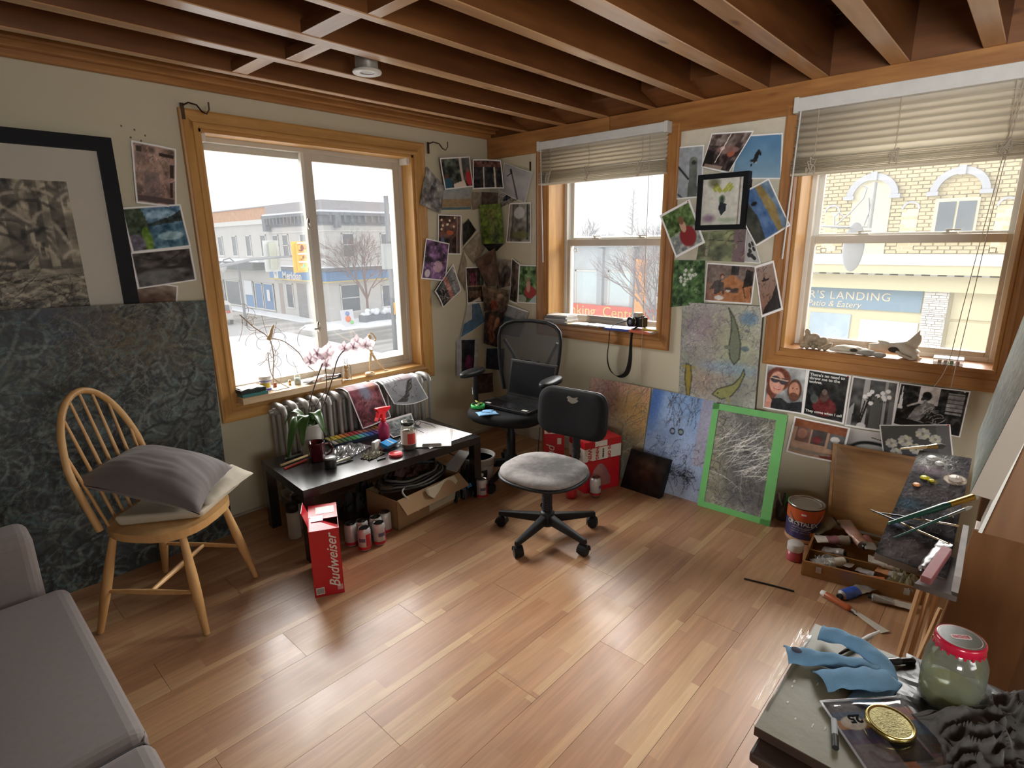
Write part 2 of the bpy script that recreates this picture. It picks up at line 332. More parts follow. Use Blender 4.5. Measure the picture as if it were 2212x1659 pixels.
# ---------- floor: laminate boards, each its own piece ----------
def floormat():
    m, nt, b, L = nodes('laminate_board'); tc = nt.nodes.new('ShaderNodeTexCoord'); oi = nt.nodes.new('ShaderNodeObjectInfo')
    ml = nt.nodes.new('ShaderNodeVectorMath'); ml.operation = 'SCALE'; ml.inputs[0].default_value = (3.1, 0, 17); L.new(oi.outputs['Random'], ml.inputs['Scale'])
    ad = nt.nodes.new('ShaderNodeVectorMath'); L.new(tc.outputs['Object'], ad.inputs[0]); L.new(ml.outputs[0], ad.inputs[1])
    br = nt.nodes.new('ShaderNodeTexBrick'); br.inputs['Scale'].default_value = 1.0; br.inputs['Brick Width'].default_value = 0.62; br.inputs['Row Height'].default_value = 0.0645
    br.inputs['Mortar Size'].default_value = 0.0; br.inputs['Bias'].default_value = 0.0; br.offset = 0.37; br.offset_frequency = 2; br.squash = 1.0
    br.inputs['Color1'].default_value = (0, 0, 0, 1); br.inputs['Color2'].default_value = (1, 1, 1, 1); L.new(ad.outputs[0], br.inputs['Vector'])
    r = nt.nodes.new('ShaderNodeValToRGB'); e = r.color_ramp.elements; e[0].position = 0.0; e[0].color = (0.37, 0.19, 0.10, 1); e[1].position = 1.0; e[1].color = (0.53, 0.34, 0.185, 1)
    x = e.new(0.45); x.color = (0.43, 0.235, 0.125, 1); x = e.new(0.75); x.color = (0.48, 0.29, 0.152, 1); L.new(br.outputs['Color'], r.inputs[0])
    mp = nt.nodes.new('ShaderNodeMapping'); mp.inputs['Scale'].default_value = (0.9, 14, 1); L.new(ad.outputs[0], mp.inputs[0])
    n = nt.nodes.new('ShaderNodeTexNoise'); n.inputs['Scale'].default_value = 4; n.inputs['Detail'].default_value = 6; n.inputs['Distortion'].default_value = 0.8; L.new(mp.outputs[0], n.inputs['Vector'])
    rr = nt.nodes.new('ShaderNodeMapRange'); rr.inputs[1].default_value = 0.3; rr.inputs[2].default_value = 0.7; rr.inputs[3].default_value = 0.84; rr.inputs[4].default_value = 1.12; L.new(n.outputs[0], rr.inputs[0])
    sc = nt.nodes.new('ShaderNodeVectorMath'); sc.operation = 'SCALE'; L.new(r.outputs[0], sc.inputs[0]); L.new(rr.outputs[0], sc.inputs['Scale']); L.new(sc.outputs[0], b.inputs['Base Color'])
    sm = nt.nodes.new('ShaderNodeTexNoise'); sm.inputs['Scale'].default_value = 5; sm.inputs['Detail'].default_value = 4; L.new(ad.outputs[0], sm.inputs['Vector'])
    ro = nt.nodes.new('ShaderNodeMapRange'); ro.inputs[1].default_value = 0.3; ro.inputs[2].default_value = 0.7; ro.inputs[3].default_value = 0.28; ro.inputs[4].default_value = 0.4; L.new(sm.outputs[0], ro.inputs[0]); L.new(ro.outputs[0], b.inputs['Roughness'])
    b.inputs['Specular IOR Level'].default_value = 0.6
    return m
FL = floormat()
fl = MB().box(-5.2, 0.0, -5.2, 0.0, -0.2, -0.012).build('floor', mat('subfloor', (0.05, 0.03, 0.02), 0.9), kind='structure')
RX0, RY0 = -5.2, -5.2
rnd = random.Random(4); row = 0; y = -0.004; BW = 0.1935; meshes = {}
while y > -5.1:
    x = -0.004 - [0.0, 0.78, 0.4][row % 3] ; x = min(x, -0.004); segs = []
    if x < -0.01: segs.append((x, -0.004))
    while x > RX0+0.01: segs.append((max(x-1.2, RX0+0.01), x)); x -= 1.2
    for a, c in segs:
        if a > -0.05: continue
        key = round(c-a, 3)
        if key not in meshes:
            mb = MB(); g = 0.0006; mb.box(-(c-a)/2+g, (c-a)/2-g, -BW/2+g, BW/2-g, -0.011, 0.0)
            o = mb.build('plank', FL, fl); meshes[key] = o.data
        else:
            o = bpy.data.objects.new('plank', meshes[key]); COL.objects.link(o); o.parent = fl
        o.location = ((a+c)/2, y-BW/2, 0)
    y -= BW; row += 1
# ---------- walls ----------
def wallpiece(mb, M, u0, u1, z0, z1, d=0.30):
    mb.M = M; mb.box(u0, u1, 0, d, z0, z1)
MB_ = Matrix.Identity(4)                      # wall_left: u=x, depth=+y
MR_ = Rz(-PI/2)                               # wall_right: u=-y, depth=+x
W1 = (-2.038, -0.7116, 0.6375, 2.0628); W2 = (0.556, 1.4595, 0.9125, 2.06); W3 = (2.189, 3.092, 0.9125, 2.06)
def wall(name, M, u0, u1, holes, ztop, zlow=-0.2):
    mb = MB(); us = u0
    for h in holes:
        wallpiece(mb, M, us, h[0], zlow, ztop); wallpiece(mb, M, h[0], h[1], zlow, h[2]); wallpiece(mb, M, h[0], h[1], h[3], ztop); us = h[1]
    wallpiece(mb, M, us, u1, zlow, ztop); return mb.build(name, PLASTER, kind='structure')
wl = wall('wall_left', MB_, -5.2, 0.30, [W1], 2.62)
wr = wall('wall_right', MR_, 0, 5.5, [W2, W3], 2.62)
wallb = wall('wall_back', Tr((-5.2, 0, 0)) @ Rz(PI/2), -5.2, 0.3, [(-4.9, -3.7, 0.9, 2.0)], 2.62)  # openings in both rear walls are added for fill light
walln = wall('wall_near', Tr((0, -5.2, 0)) @ Rz(PI), 0, 5.5, [(2.2, 3.6, 0.9, 2.0)], 2.62)
# bits on the walls: filled holes and wall edge strip
NAIL = mat('old_hole_filler', (0.2, 0.15, 0.1), 0.9)
for k, (px, pz) in enumerate([(-2.36, 2.03), (-2.31, 2.02), (-2.27, 2.0), (-2.33, 1.985), (-2.29, 1.975)]):
    MB().ell((px, -0.0005, pz), (0.004, 0.0012, 0.005), 8, 4).build('screw_hole', NAIL, wl, world=True)
MB().box(-0.004, 0, -0.415, -0.40, 1.985, 2.045).build('wall_bracket', BRASSY, wr, world=True)
MB().box(-0.0015, 0, -0.477, -0.415, 0.95, 2.092).build('wall_patch', mat('pale_plasterboard', (0.68, 0.63, 0.51), 0.85), wr, world=True)
MB().box(-0.0015, 0, -2.1, -1.54, 1.38, 2.092).build('wall_patch', mat('pale_plasterboard', (0.68, 0.63, 0.51), 0.85), wr, world=True)
# baseboards
for nm, a in (('baseboard_left', (-5.2, 0, -0.016, 0, 0, 0.012)), ('baseboard_right', (-0.014, 0, -5.2, -0.016, 0, 0.09))):
    MB().box(*a).build(nm, mat('baseboard_paint', (0.5, 0.46, 0.38), 0.6), kind='structure', bevel=0.002)
# ---------- ceiling: boards, joists, blocking ----------
ce = MB().box(-5.2, 0.3, -5.2, 0.3, 2.52, 2.62).build('ceiling', mat('ceiling_dark', (0.05, 0.02, 0.01), 0.9), kind='structure')
mesh = None
for k in range(36):
    x = 0.0 - k*0.145-0.0725
    o = MB().box(-0.071, 0.071, -5.2, 0, 2.505, 2.52).build('ceiling_board', DARKW, ce) if mesh is None else bpy.data.objects.new('ceiling_board', mesh)
    if mesh is None: mesh = o.data
    else: COL.objects.link(o); o.parent = ce
    o.location = (x, 0, 0)
# ledger on the left wall (stepped)
tl = MB().box(-5.2, -0.0, -0.032, 0, 2.233, 2.50).build('trim_1', OAK['x'], kind='structure', bevel=0.012)
MB().box(-5.2, -0.0, -0.075, -0.032, 2.262, 2.50).build('ledger_strip', OAK['x'], tl, bevel=0.006)
MB().box(-5.2, -0.0, -0.115, -0.085, 2.285, 2.50).build('ledger_strip', OAK['x'], tl, bevel=0.006)
tr_ = MB().box(-0.022, 0.0, -1.068, 0.0, 2.095, 2.24).build('trim_2', OAK['y'], kind='structure', bevel=0.003)
MB().box(-0.022, 0.0, -5.2, -1.071, 2.095, 2.24).build('beam_length', OAK['y'], tr_, bevel=0.003)
MB().box(-0.002, 0.0, -5.2, 0, 2.24, 2.5).build('rim_board', JOIST['y'], tr_)
ys = [-0.375, -0.70, -1.02, -1.355, -1.64, -1.965, -2.245, -2.565, -2.885, -3.21, -3.53, -3.85, -4.17, -4.49, -4.81]
for k, yy in enumerate(ys):
    wd = [0.022, 0.03, 0.036, 0.022, 0.03, 0.04][k] if k < 6 else 0.037
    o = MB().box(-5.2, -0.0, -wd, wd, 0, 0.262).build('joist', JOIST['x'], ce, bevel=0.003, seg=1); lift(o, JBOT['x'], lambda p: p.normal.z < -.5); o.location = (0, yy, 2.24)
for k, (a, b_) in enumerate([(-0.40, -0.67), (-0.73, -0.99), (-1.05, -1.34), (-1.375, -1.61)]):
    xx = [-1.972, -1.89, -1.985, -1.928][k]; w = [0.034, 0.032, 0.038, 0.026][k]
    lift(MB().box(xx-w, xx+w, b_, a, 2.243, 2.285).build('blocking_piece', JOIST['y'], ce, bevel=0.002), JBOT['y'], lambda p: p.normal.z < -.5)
for k in range(5):
    MB().hexa([(-0.20, ys[k]-.03, 2.30), (0, ys[k]-.03, 2.243), (0, ys[k+1]+.04, 2.243), (-0.20, ys[k+1]+.04, 2.30)], [(-0.20, ys[k]-.03, 2.50), (0, ys[k]-.03, 2.50), (0, ys[k+1]+.04, 2.50), (-0.20, ys[k+1]+.04, 2.50)]).build('joist_blocking', JOIST['y'], ce)
# ---------- window builder ----------
def frame(mb, r, prof):
    """mitred frame round the rectangle r=(u0,u1,z0,z1); prof [(outward, towards the room)]"""
    u0, u1, z0, z1 = r; c = lambda o, d: [(u0-o, -d, z0-o), (u1+o, -d, z0-o), (u1+o, -d, z1+o), (u0-o, -d, z1+o)]
    out = []
    for s in range(4):
        m = MB(mb.M); vs = []
        for o, d in prof: q = c(o, d); vs += [q[s], q[(s+1)%4]]
        n = len(prof); m.add(vs, [(2*i, 2*i+1, 2*((i+1)%n)+1, 2*((i+1)%n)) for i in range(n)]); 
        m.add([vs[2*i] for i in range(n)], [tuple(range(n))]); m.add([vs[2*i+1] for i in range(n)], [tuple(range(n-1,-1,-1))]); out.append(m)
    return out
CAS = [(0, 0), (0, 0.016), (0.012, 0.020), (0.022, 0.020), (0.026, 0.014), (0.062, 0.018), (0.070, 0.024), (0.079, 0.022), (0.080, 0)]
def casing(root, M, r, woods, prof=CAS, sides=(0,1,2,3)):
    for s, m in enumerate(frame(MB(M), r, prof)):
        if s in sides: m.build('casing', woods[s % 2], root, world=True)
def reveal(root, M, r, d, woods, th=0.018):
    u0, u1, z0, z1 = r
    for nm, b, w in (('jamb', (u0, u0+th, 0.0, d, z0, z1), woods[1]), ('jamb', (u1-th, u1, 0.0, d, z0, z1), woods[1]), ('head', (u0, u1, 0.0, d, z1-th, z1), woods[0]), ('sill', (u0, u1, -0.012, d, z0-0.01, z0+th), woods[0])):
        MB(M).box(*b).build(nm, w, root, world=True, bevel=0.002)
def ring(M, r, w, d0, d1, root, name, m, wb=None):
    u0, u1, z0, z1 = r; wb = wb or w; mb = MB(M)
    mb.box(u0, u0+w, d0, d1, z0, z1); mb.box(u1-w, u1, d0, d1, z0, z1); mb.box(u0+w, u1-w, d0, d1, z1-w, z1); mb.box(u0+w, u1-w, d0, d1, z0, z0+wb)
    return mb.build(name, m, root, world=True, bevel=0.003)
def pane(M, r, d, root): return MB(M).box(r[0], r[1], d, d+0.004, r[2], r[3]).build('pane', PANE, root, world=True)
# window 1: sliding
w1 = T('window_1', None, None, (-1.37, 0, 0.6375)); w1['kind'] = 'structure'
casing(w1, MB_, W1, (PINE['x'], PINE['z'])); reveal(w1, MB_, W1, 0.13, (PINE['x'], PINE['z']))
r = (W1[0]+.015, W1[1]-.015, W1[2]+.015, W1[3]-.015)
ring(MB_, r, 0.028, 0.11, 0.20, w1, 'frame', TAUPE, 0.03)
ring(MB_, (r[0]+.02, -1.36, r[2]+.02, r[3]-.02), 0.042, 0.155, 0.18, w1, 'sash', TAUPE)
ring(MB_, (-1.425, r[1]-.02, r[2]+.02, r[3]-.02), 0.05, 0.12, 0.145, w1, 'sash', TAUPE)
pane(MB_, (r[0]+.06, -1.40, r[2]+.05, r[3]-.05), 0.165, w1); pane(MB_, (-1.376, r[1]-.065, r[2]+.05, r[3]-.05), 0.13, w1)
MB(MB_).box(-1.445, -1.425, 0.118, 0.15, r[2]+.02, r[3]-.02).build('sash_rail', WHITEP, w1, world=True, bevel=0.002)
for z in (1.62, 1.0): MB().ell((-1.437, 0.11, z), (0.012, 0.014, 0.035), 10, 6).build('latch', STEEL, w1, world=True)
MB().box(-1.47, -1.43, 0.1, 0.115, 0.985, 0.995).build('latch_lever', STEEL, w1, world=True)
for x in (-2.015, -0.735): MB().box(x-0.02, x+0.02, 0.02, 0.10, 2.005, 2.045).build('blind_bracket', WHITEP, w1, world=True, bevel=0.003)
# snow on the outer ledge
MB().grid(lambda u, v: (-1.33+0.62*u, 0.2+0.25*v, 0.64+0.055*math.sin(PI*min(1, v*1.2))*(0.5+u*0.9)+0.012*math.sin(9*u)), 24, 8).build('ledge_snow', SNOW, w1, world=True)
MB().box(-2.3, -0.5, 0.3, 0.5, 0.5, 0.63).build('ledge', mat('stone_ledge', (0.5, 0.5, 0.48), 0.8), w1, world=True)
# windows 2 and 3: double hung
def hung(nm, r0, mid, gl, gr):
    t = T(nm, None, None, (0, -(r0[0]+r0[1])/2, r0[2])); t['kind'] = 'structure'
    casing(t, MR_, r0, (OAK['y'], OAK['z'])); reveal(t, MR_, r0, 0.19, (OAK['y'], PINE['z']))
    ring(MR_, (r0[0]+.015, r0[1]-.015, r0[2]+.012, r0[3]-.012), 0.026, 0.18, 0.27, t, 'frame', WHITEP)
    ring(MR_, (r0[0]+.03, r0[1]-.03, mid-0.01, r0[3]-.03), 0.034, 0.232, 0.255, t, 'upper_sash', WHITEP)
    ring(MR_, (r0[0]+.02, r0[1]-.02, r0[2]+.016, mid+0.012), gl, 0.19, 0.225, t, 'lower_sash', TAUPE, 0.045)
    pane(MR_, (r0[0]+.05, r0[1]-.05, mid+0.01, r0[3]-.05), 0.243, t); pane(MR_, (r0[0]+.05, r0[1]-.05, r0[2]+.05, mid-0.02), 0.207, t)
    w = r0[1]-r0[0]
    for k in (0.3, 0.7):
        c = r0[0]+w*k; mb = MB(MR_); mb.cbox((c, 0.215, mid+0.018), (0.06, 0.02, 0.008)); mb.cyl((c-.01, 0.215, mid+0.018), (c-.01, 0.215, mid+.032), 0.008, 10); mb.cbox((c+.012, 0.21, mid+0.032), (0.06, 0.012, 0.006))
        mb.build('sash_lock', TAUPE, t, world=True, bevel=0.002)
    for k in (0.1, 0.87): 
        c = r0[0]+w*k; ring(MR_, (c, c+.028, mid-.075, mid-.05), 0.004, 0.198, 0.206, t, 'tilt_label', TAUPE)
    return t
w2 = hung('window_2', W2, 1.50, 0.046, 0); w3 = hung('window_3', W3, 1.50, 0.040, 0)
# added unseen rear windows, made up to bring in fill light
for nm, M, r0 in (('added_window_4', Tr((-5.2, 0, 0)) @ Rz(PI/2), (-4.9, -3.7, 0.9, 2.0)), ('added_window_5', Tr((0, -5.2, 0)) @ Rz(PI), (2.2, 3.6, 0.9, 2.0))):
    t = T(nm, None, None, M @ Vector(((r0[0]+r0[1])/2, 0, r0[2]))); t['kind'] = 'structure'
    casing(t, M, r0, (OAK['y'], OAK['z'])); ring(M, r0, 0.05, 0.1, 0.16, t, 'frame', WHITEP); pane(M, r0, 0.13, t)
# curtain hooks
HM = mat('hook_metal', (0.1, 0.07, 0.05), 0.4, 0.8)
for x, z, lab, s in ((-2.10, 2.15, 'dark metal curtain hook on top left corner of big window frame', 1), (-0.60, 2.14, 'dark metal curtain hook beside top right corner of big window frame', 1)):
    t = T('curtain_hook', lab, 'hook', (x, -0.022, z), group='curtain hooks of the big window')
    MB().tube([(0, 0, 0), (0.02, -0.03, 0.012), (0.045, -0.06, 0), (0.06, -0.075, -0.03), (0.075, -0.09, -0.04), (0.085, -0.1, -0.02), (0.085, -0.1, 0.012)], 0.004, 6).build('hook_arm', HM, t)
    MB().box(-0.008, 0.008, -0.004, 0.0, -0.06, 0.012).build('mounting_plate', HM, t)
# ---------- outdoors ----------
SZ = -3.8
mb = MB(); mb.grid(lambda u, v: (-60+200*u, 0.6+120*v, SZ + 0.06*mnoise.noise(Vector((u*60, v*50, 1)))), 120, 90); 
def streetmat():
    m, nt, b, L = nodes('snowy_street'); tc = nt.nodes.new('ShaderNodeTexCoord'); n = nt.nodes.new('ShaderNodeTexNoise'); n.inputs['Scale'].default_value = 0.35; n.inputs['Detail'].default_value = 8; n.inputs['Distortion'].default_value = 0.6
    mp = nt.nodes.new('ShaderNodeMapping'); mp.inputs['Scale'].default_value = (0.35, 1.6, 1); L.new(tc.outputs['Object'], mp.inputs[0]); L.new(mp.outputs[0], n.inputs['Vector'])
    r = nt.nodes.new('ShaderNodeValToRGB'); e = r.color_ramp.elements; e[0].position = 0.36; e[0].color = (0.26, 0.245, 0.225, 1); e[1].position = 0.66; e[1].color = (0.62, 0.6, 0.58, 1)
    L.new(n.outputs[0], r.inputs[0]); L.new(r.outputs[0], b.inputs['Base Color']); b.inputs['Roughness'].default_value = 0.8; return m
st = MB().grid(lambda u, v: (-40+180*u, 0.6+110*v, SZ), 4, 4).build('street', mat('street_bed', (0.5, 0.5, 0.5), 0.9), kind='structure')
SM = streetmat()
MB().box(13, 17, 19.5, 28.5, SZ, SZ+0.02).build('slush_road', SM, st); MB().box(13, 16.8, 28.5, 110, SZ, SZ+0.02).build('slush_road', SM, st); MB().box(4.5, 15, -30, 19.5, SZ, SZ+0.02).build('slush_road', SM, st); MB().box(17, 120, 19.5, 28, SZ, SZ+0.02).build('slush_road', SM, st)
MB().box(4, 120, -40, 0.6, SZ-.01, SZ).build('street_bed', mat('street_bed', (0.5, 0.5, 0.5), 0.9), st)
def snowbank(name, pts, h, seed):
    P = [Vector(p) for p in pts]
    def f(u, v):
        a = P[0].lerp(P[1], u); b_ = P[3].lerp(P[2], u); q = a.lerp(b_, v); e = min(u, 1-u, v, 1-v)*8
        q.z = SZ + h*min(1, e)*(0.75+0.35*mnoise.noise(Vector((q.x*.5, q.y*.5, seed)))); return q
    return MB().grid(f, 40, 24).build(name, SNOW, st)
snowbank('snow_cover', [(-40,0.6,0),(4.5,0.6,0),(4.5,19,0),(-40,19,0)], 0.16, 1); snowbank('snow_cover', [(15,28.5,0),(40,28,0),(40,33,0),(16,33,0)], 0.15, 2)
snowbank('snow_cover', [(15.6,33,0),(17.2,33,0),(17.2,70,0),(16,70,0)], 0.12, 3); snowbank('snow_cover', [(-40,28.5,0),(4,28.5,0),(4,70,0),(-40,70,0)], 0.2, 4)
snowbank('snow_cover', [(15,-30,0),(17,-30,0),(17,19,0),(15,19,0)], 0.12, 5); snowbank('snow_bank', [(-30,17,0),(12.6,17,0),(13.1,31,0),(-30,44,0)], 0.14, 8); snowbank('snow_bank', [(14.2,29,0),(16.2,29.2,0),(16.6,31,0),(14,31.5,0)], 0.35, 6)
GREYW = mat('painted_brick_grey', (0.60, 0.585, 0.56), 0.8, var=0.1, scale=1.2); DGREY = mat('dark_cornice', (0.17, 0.185, 0.21), 0.7, var=0.25, scale=3); PARA = mat('parapet_grey', (0.36, 0.34, 0.35), 0.8)
BRICK = mat('orange_brick', (0.58, 0.31, 0.17), 0.85, var=0.25, scale=3); DWIN = mat('shop_glass', (0.13, 0.15, 0.17), 0.15, var=0.3, scale=1.5); SHADE = mat('dark_awning', (0.13, 0.15, 0.15), 0.8)
TRIMW = mat('pale_trim', (0.7, 0.69, 0.66), 0.7)
corner = T('corner_building', 'two storey grey corner building with dark cornice and blue bank sign', 'building', (17.3, 33, SZ))
def cb(name, m, *b, **k): return MB().box(*b).build(name, m, corner, world=True, **k)
X0, Y0 = 17.3, 33.0
cb('wall', GREYW, X0, 40, Y0, 41.3, SZ, 3.7); cb('parapet', PARA, X0-.05, 40, Y0-.05, 41.3, 3.75, 4.42); cb('parapet_snow', SNOW, X0-.35, 40, Y0-.35, 41.3, 3.62, 3.75)
for k, (z0, z1, o) in enumerate([(2.78, 2.95, 0.1), (2.95, 3.42, 0.2), (3.42, 3.62, 0.45)]): cb('cornice_band', DGREY, X0-o, 40, Y0-o, 41.3, z0, z1)
for yy in np.arange(33.3, 41, .55): cb('cornice_bracket', DGREY, X0-.42, X0-.15, yy, yy+.14, 2.98, 3.42)
for xx in np.arange(17.6, 30, .55): cb('cornice_bracket', DGREY, xx, xx+.14, Y0-.42, Y0-.15, 2.98, 3.42)
for xx in (18.0, 26.0): cb('cornice_bracket', DGREY, xx, xx+.4, Y0-.45, Y0-.1, 2.6, 3.42)
cb('cornice_bracket', DGREY, X0-.45, X0-.1, 40.7, 41.2, 2.5, 3.42)
cb('string_course', TRIMW, X0-.06, 40, Y0-.06, 41.3, 2.36, 2.44); cb('string_course', TRIMW, X0-.06, 40, Y0-.06, 41.3, .42, .52); cb('ledge_snow', SNOW, X0-.5, 40, Y0-.5, 40.8, -.08, .0); cb('sign_canopy', DGREY, X0-.45, 40, Y0-.45, 40.8, -.32, -.08)
BLUE = mat('sign_blue', (0.12, 0.27, 0.5), 0.5, var=0.1); YEL = mat('sign_yellow', (0.75, 0.55, 0.15), 0.5)
sg = cb('sign_fascia', BLUE, X0-.3, 40, Y0-.3, 41.25, -1.0, -.34); cb('sign_stripe', YEL, X0-.36, 40, Y0-.36, 41.25, -1.07, -1.0)
MW_ = basis((X0-.32, 37.6, -.76), (0, -1, 0), (0, 0, 1)); text('sign_lettering', 'Meridian', .78, MW_, WHITEP, corner, bold=0.02, sx=1.08)
MB().box(X0-.34, X0-.3, 39.75, 40.45, -.98, -.36).build('sign_logo', WHITEP, corner, world=True); text('logo_letter', 'M', 0.45, basis((X0-.35, 40.1, -.66), (0,-1,0), (0,0,1)), BLUE, corner)
def win(root, axis, c, u0, u1, z0, z1, m=None, fr=TRIMW, cross=1, o=0.06):
    m = m or DWIN; mb = MB()
    if axis == 'x': mk = lambda a, b_, e, f, d: (c-d, c+.03, a, b_, e, f)
    else: mk = lambda a, b_, e, f, d: (a, b_, c-d, c+.03, e, f)
    for s in ((u0, u0+.07, z0, z1), (u1-.07, u1, z0, z1), (u0, u1, z1-.07, z1), (u0-.08, u1+.08, z0-.12, z0)): mb.box(*mk(*s, o))
    if cross: mb.box(*mk(u0, u1, (z0+z1)/2-.03, (z0+z1)/2+.03, o))
    f = mb.build('window', fr, root, world=True); MB().box(*mk(u0, u1, z0, z1, 0.02)).build('pane', m, f, world=True); return f
for yy in (35.4, 38.1, 39.7): win(corner, 'x', X0, yy, yy+.95, .66, 2.25)
for xx in (18.6, 21.8, 25.5): win(corner, 'y', Y0, xx, xx+1.0, .66, 2.25)
win(corner, 'x', X0, 38.2, 39.3, -3.15, -1.35, cross=0); win(corner, 'x', X0, 34.3, 35.2, -3.1, -1.35, cross=0)
cb('door', mat('shop_door_grey', (0.3, 0.29, 0.29), .7), X0-.03, X0, 36.2, 37.6, SZ, -1.3); cb('door', mat('shop_door_brown', (0.4, 0.33, 0.3), .7), X0-.03, X0, 39.9, 40.5, SZ, -1.4)
win(corner, 'y', Y0, 18.15, 19.75, -3.2, -1.28); win(corner, 'y', Y0, 21.6, 22.5, -3.1, -1.5, cross=0)
# receding row of shops
row = T('shop_row', 'long receding row of pale shops with orange brick parapet', 'building', (17.3, 46, SZ))
def rb(name, m, *b, **k): return MB().box(*b).build(name, m, row, world=True, **k)
rb('wall', GREYW, X0+.1, 30, 41.35, 95, SZ, 3.1); rb('brick_parapet', BRICK, X0+.05, 30, 41.35, 95, 3.45, 4.35); rb('coping', TRIMW, X0-.1, 30, 41.35, 95, 3.1, 3.45); rb('coping', PARA, X0-.05, 30, 41.35, 95, 4.35, 4.42)
for yy in (42.0, 44.8, 47.6, 50.6, 53.5, 56.5, 60): win(row, 'x', X0+.1, yy, yy+1.0, .66, 2.3, cross=0)
rb('awning', SHADE, X0-1.0, X0+.1, 42.5, 90, -.45, .2); rb('awning_snow', SNOW, X0-1.0, X0+.1, 41.4, 90, .2, .42)
for k, (y0, y1, m) in enumerate([(41.6, 43.4, mat('shop_blue_panel', (0.1, 0.22, 0.42), .5)), (43.6, 45.0, mat('shop_blue_panel', (0.1, 0.22, 0.42), .5)), (45.3, 47.0, BLUE), (48, 51, DWIN), (51.5, 54, DWIN), (54.6, 58, DWIN), (59, 62, DWIN)]): win(row, 'x', X0+.05, y0, y1, -3.6, -1.5, m, cross=0)
rb('poster_window', mat('poster_white', (0.75, 0.77, 0.8), .5), X0-.05, X0-.02, 45.4, 46.9, -2.6, -1.4); rb('poster_window', mat('poster_white', (0.75, 0.77, 0.8), .5), X0-.05, X0-.02, 42.2, 42.7, -2.9, -2.0)
# traffic light and mast arm
TY = mat('signal_yellow', (0.85, 0.42, 0.03), 0.45)
tlg = T('traffic_light', 'yellow three lamp traffic light lit green on curved mast arm', 'traffic light', (6.66, 16, 0.55))
pl = MB().box(-0.27, 0.27, 0, 0.03, 0, 1.06).build('backplate', TY, tlg, bevel=0.02); MB().box(-0.15, 0.15, -0.12, 0.0, 0.06, 1.0).build('housing', TY, tlg, bevel=0.03)
for z, c, e, rr in ((0.84, (0.25, 0.04, 0.04), 0, .115), (0.52, (0.28, 0.1, 0.02), 0, .08), (0.24, (0.05, 0.75, 0.45), 1.2, .08)):
    MB(Tr((0, -0.13, z)) @ Rx(PI/2)).lathe([(0, 0.012), (rr*.7, 0.008), (rr, 0)], 20).build('lens', mat('lens%d' % int(z*100), c, 0.3, emis=e), tlg)
    m = MB(); n = 14
    for q in range(n): a0 = PI*(-.15+1.3*q/n); a1 = PI*(-.15+1.3*(q+1)/n); m.hexa([(rr*1.1*math.cos(a0), -.12, z+rr*1.1*math.sin(a0)), (rr*1.1*math.cos(a1), -.12, z+rr*1.1*math.sin(a1)), (rr*1.18*math.cos(a1), -.12, z+rr*1.18*math.sin(a1)), (rr*1.18*math.cos(a0), -.12, z+rr*1.18*math.sin(a0))], [(rr*1.1*math.cos(a0), -.34, z+rr*1.1*math.sin(a0)), (rr*1.1*math.cos(a1), -.34, z+rr*1.1*math.sin(a1)), (rr*1.18*math.cos(a1), -.34, z+rr*1.18*math.sin(a1)), (rr*1.18*math.cos(a0), -.34, z+rr*1.18*math.sin(a0))])
    m.build('visor', TY, tlg)
    MB().box(-.13, .13, -.33, -.12, z+rr*1.2, z+rr*1.2+.05).build('snow_cap', SNOW, tlg, bevel=.02)
POLE = mat('galvanised_dark', (0.2, 0.21, 0.23), 0.5, 0.3)
arm = T('mast_arm_pole', 'dark curved mast arm and pole carrying the traffic light', 'pole', (1.2, 16.4, SZ))
MB().tube([(1.2, 16.4, SZ), (1.2, 16.4, 0.2), (2.0, 16.35, 0.45), (3.6, 16.3, 0.78), (5.2, 16.25, 1.05), (6.55, 16.06, 1.12)], [.12, .11, .07, .055, .045, .035], 10).build('mast', POLE, arm, world=True)
t = T('rear_traffic_light', 'grey traffic signal seen from behind beside the yellow one', 'traffic light', (5.95, 16.6, 0.6)); MB().box(-.27, .27, 0, .05, 0, 1.05).build('backplate', mat('signal_grey', (.45, .47, .46), .6), t); MB().box(-.13, .13, -.14, 0, .08, .98).build('housing', mat('signal_grey2', (.34, .36, .30), .6), t, bevel=.03)
t = T('far_traffic_light', 'grey traffic signal on far pole at window right edge', 'traffic light', (13.2, 20, 0.3)); MB().box(-.25, .25, 0, .2, 0, 1.2).build('housing', mat('signal_grey', (.45, .47, .46), .6), t); MB().cyl((0.3, .3, SZ-.3), (0.3, .3, 3.4), .11, 10).build('pole', POLE, t); MB().box(.1, .5, -.1, -.05, -2.2, -1.6).build('push_sign', TY, t)
# street lamp left
t = T('street_lamp', 'old style street lamp with curved arm and lantern', 'street lamp', (12.6, 36, SZ))
MB().tube([(0, 0, 0), (0, 0, 3.6), (-.1, 0, 4.1), (-.5, 0, 4.5), (-.9, 0, 4.4), (-1.0, 0, 4.2)], [.1, .07, .05, .04, .04, .04], 8).build('pole', POLE, t); MB(Tr((-1.0, 0, 3.6))).lathe([(0.05, 0), (.2, .15), (.26, .45), (.1, .6), (.03, .65)], 12).build('lantern', mat('lantern', (.5, .5, .48), .4), t)
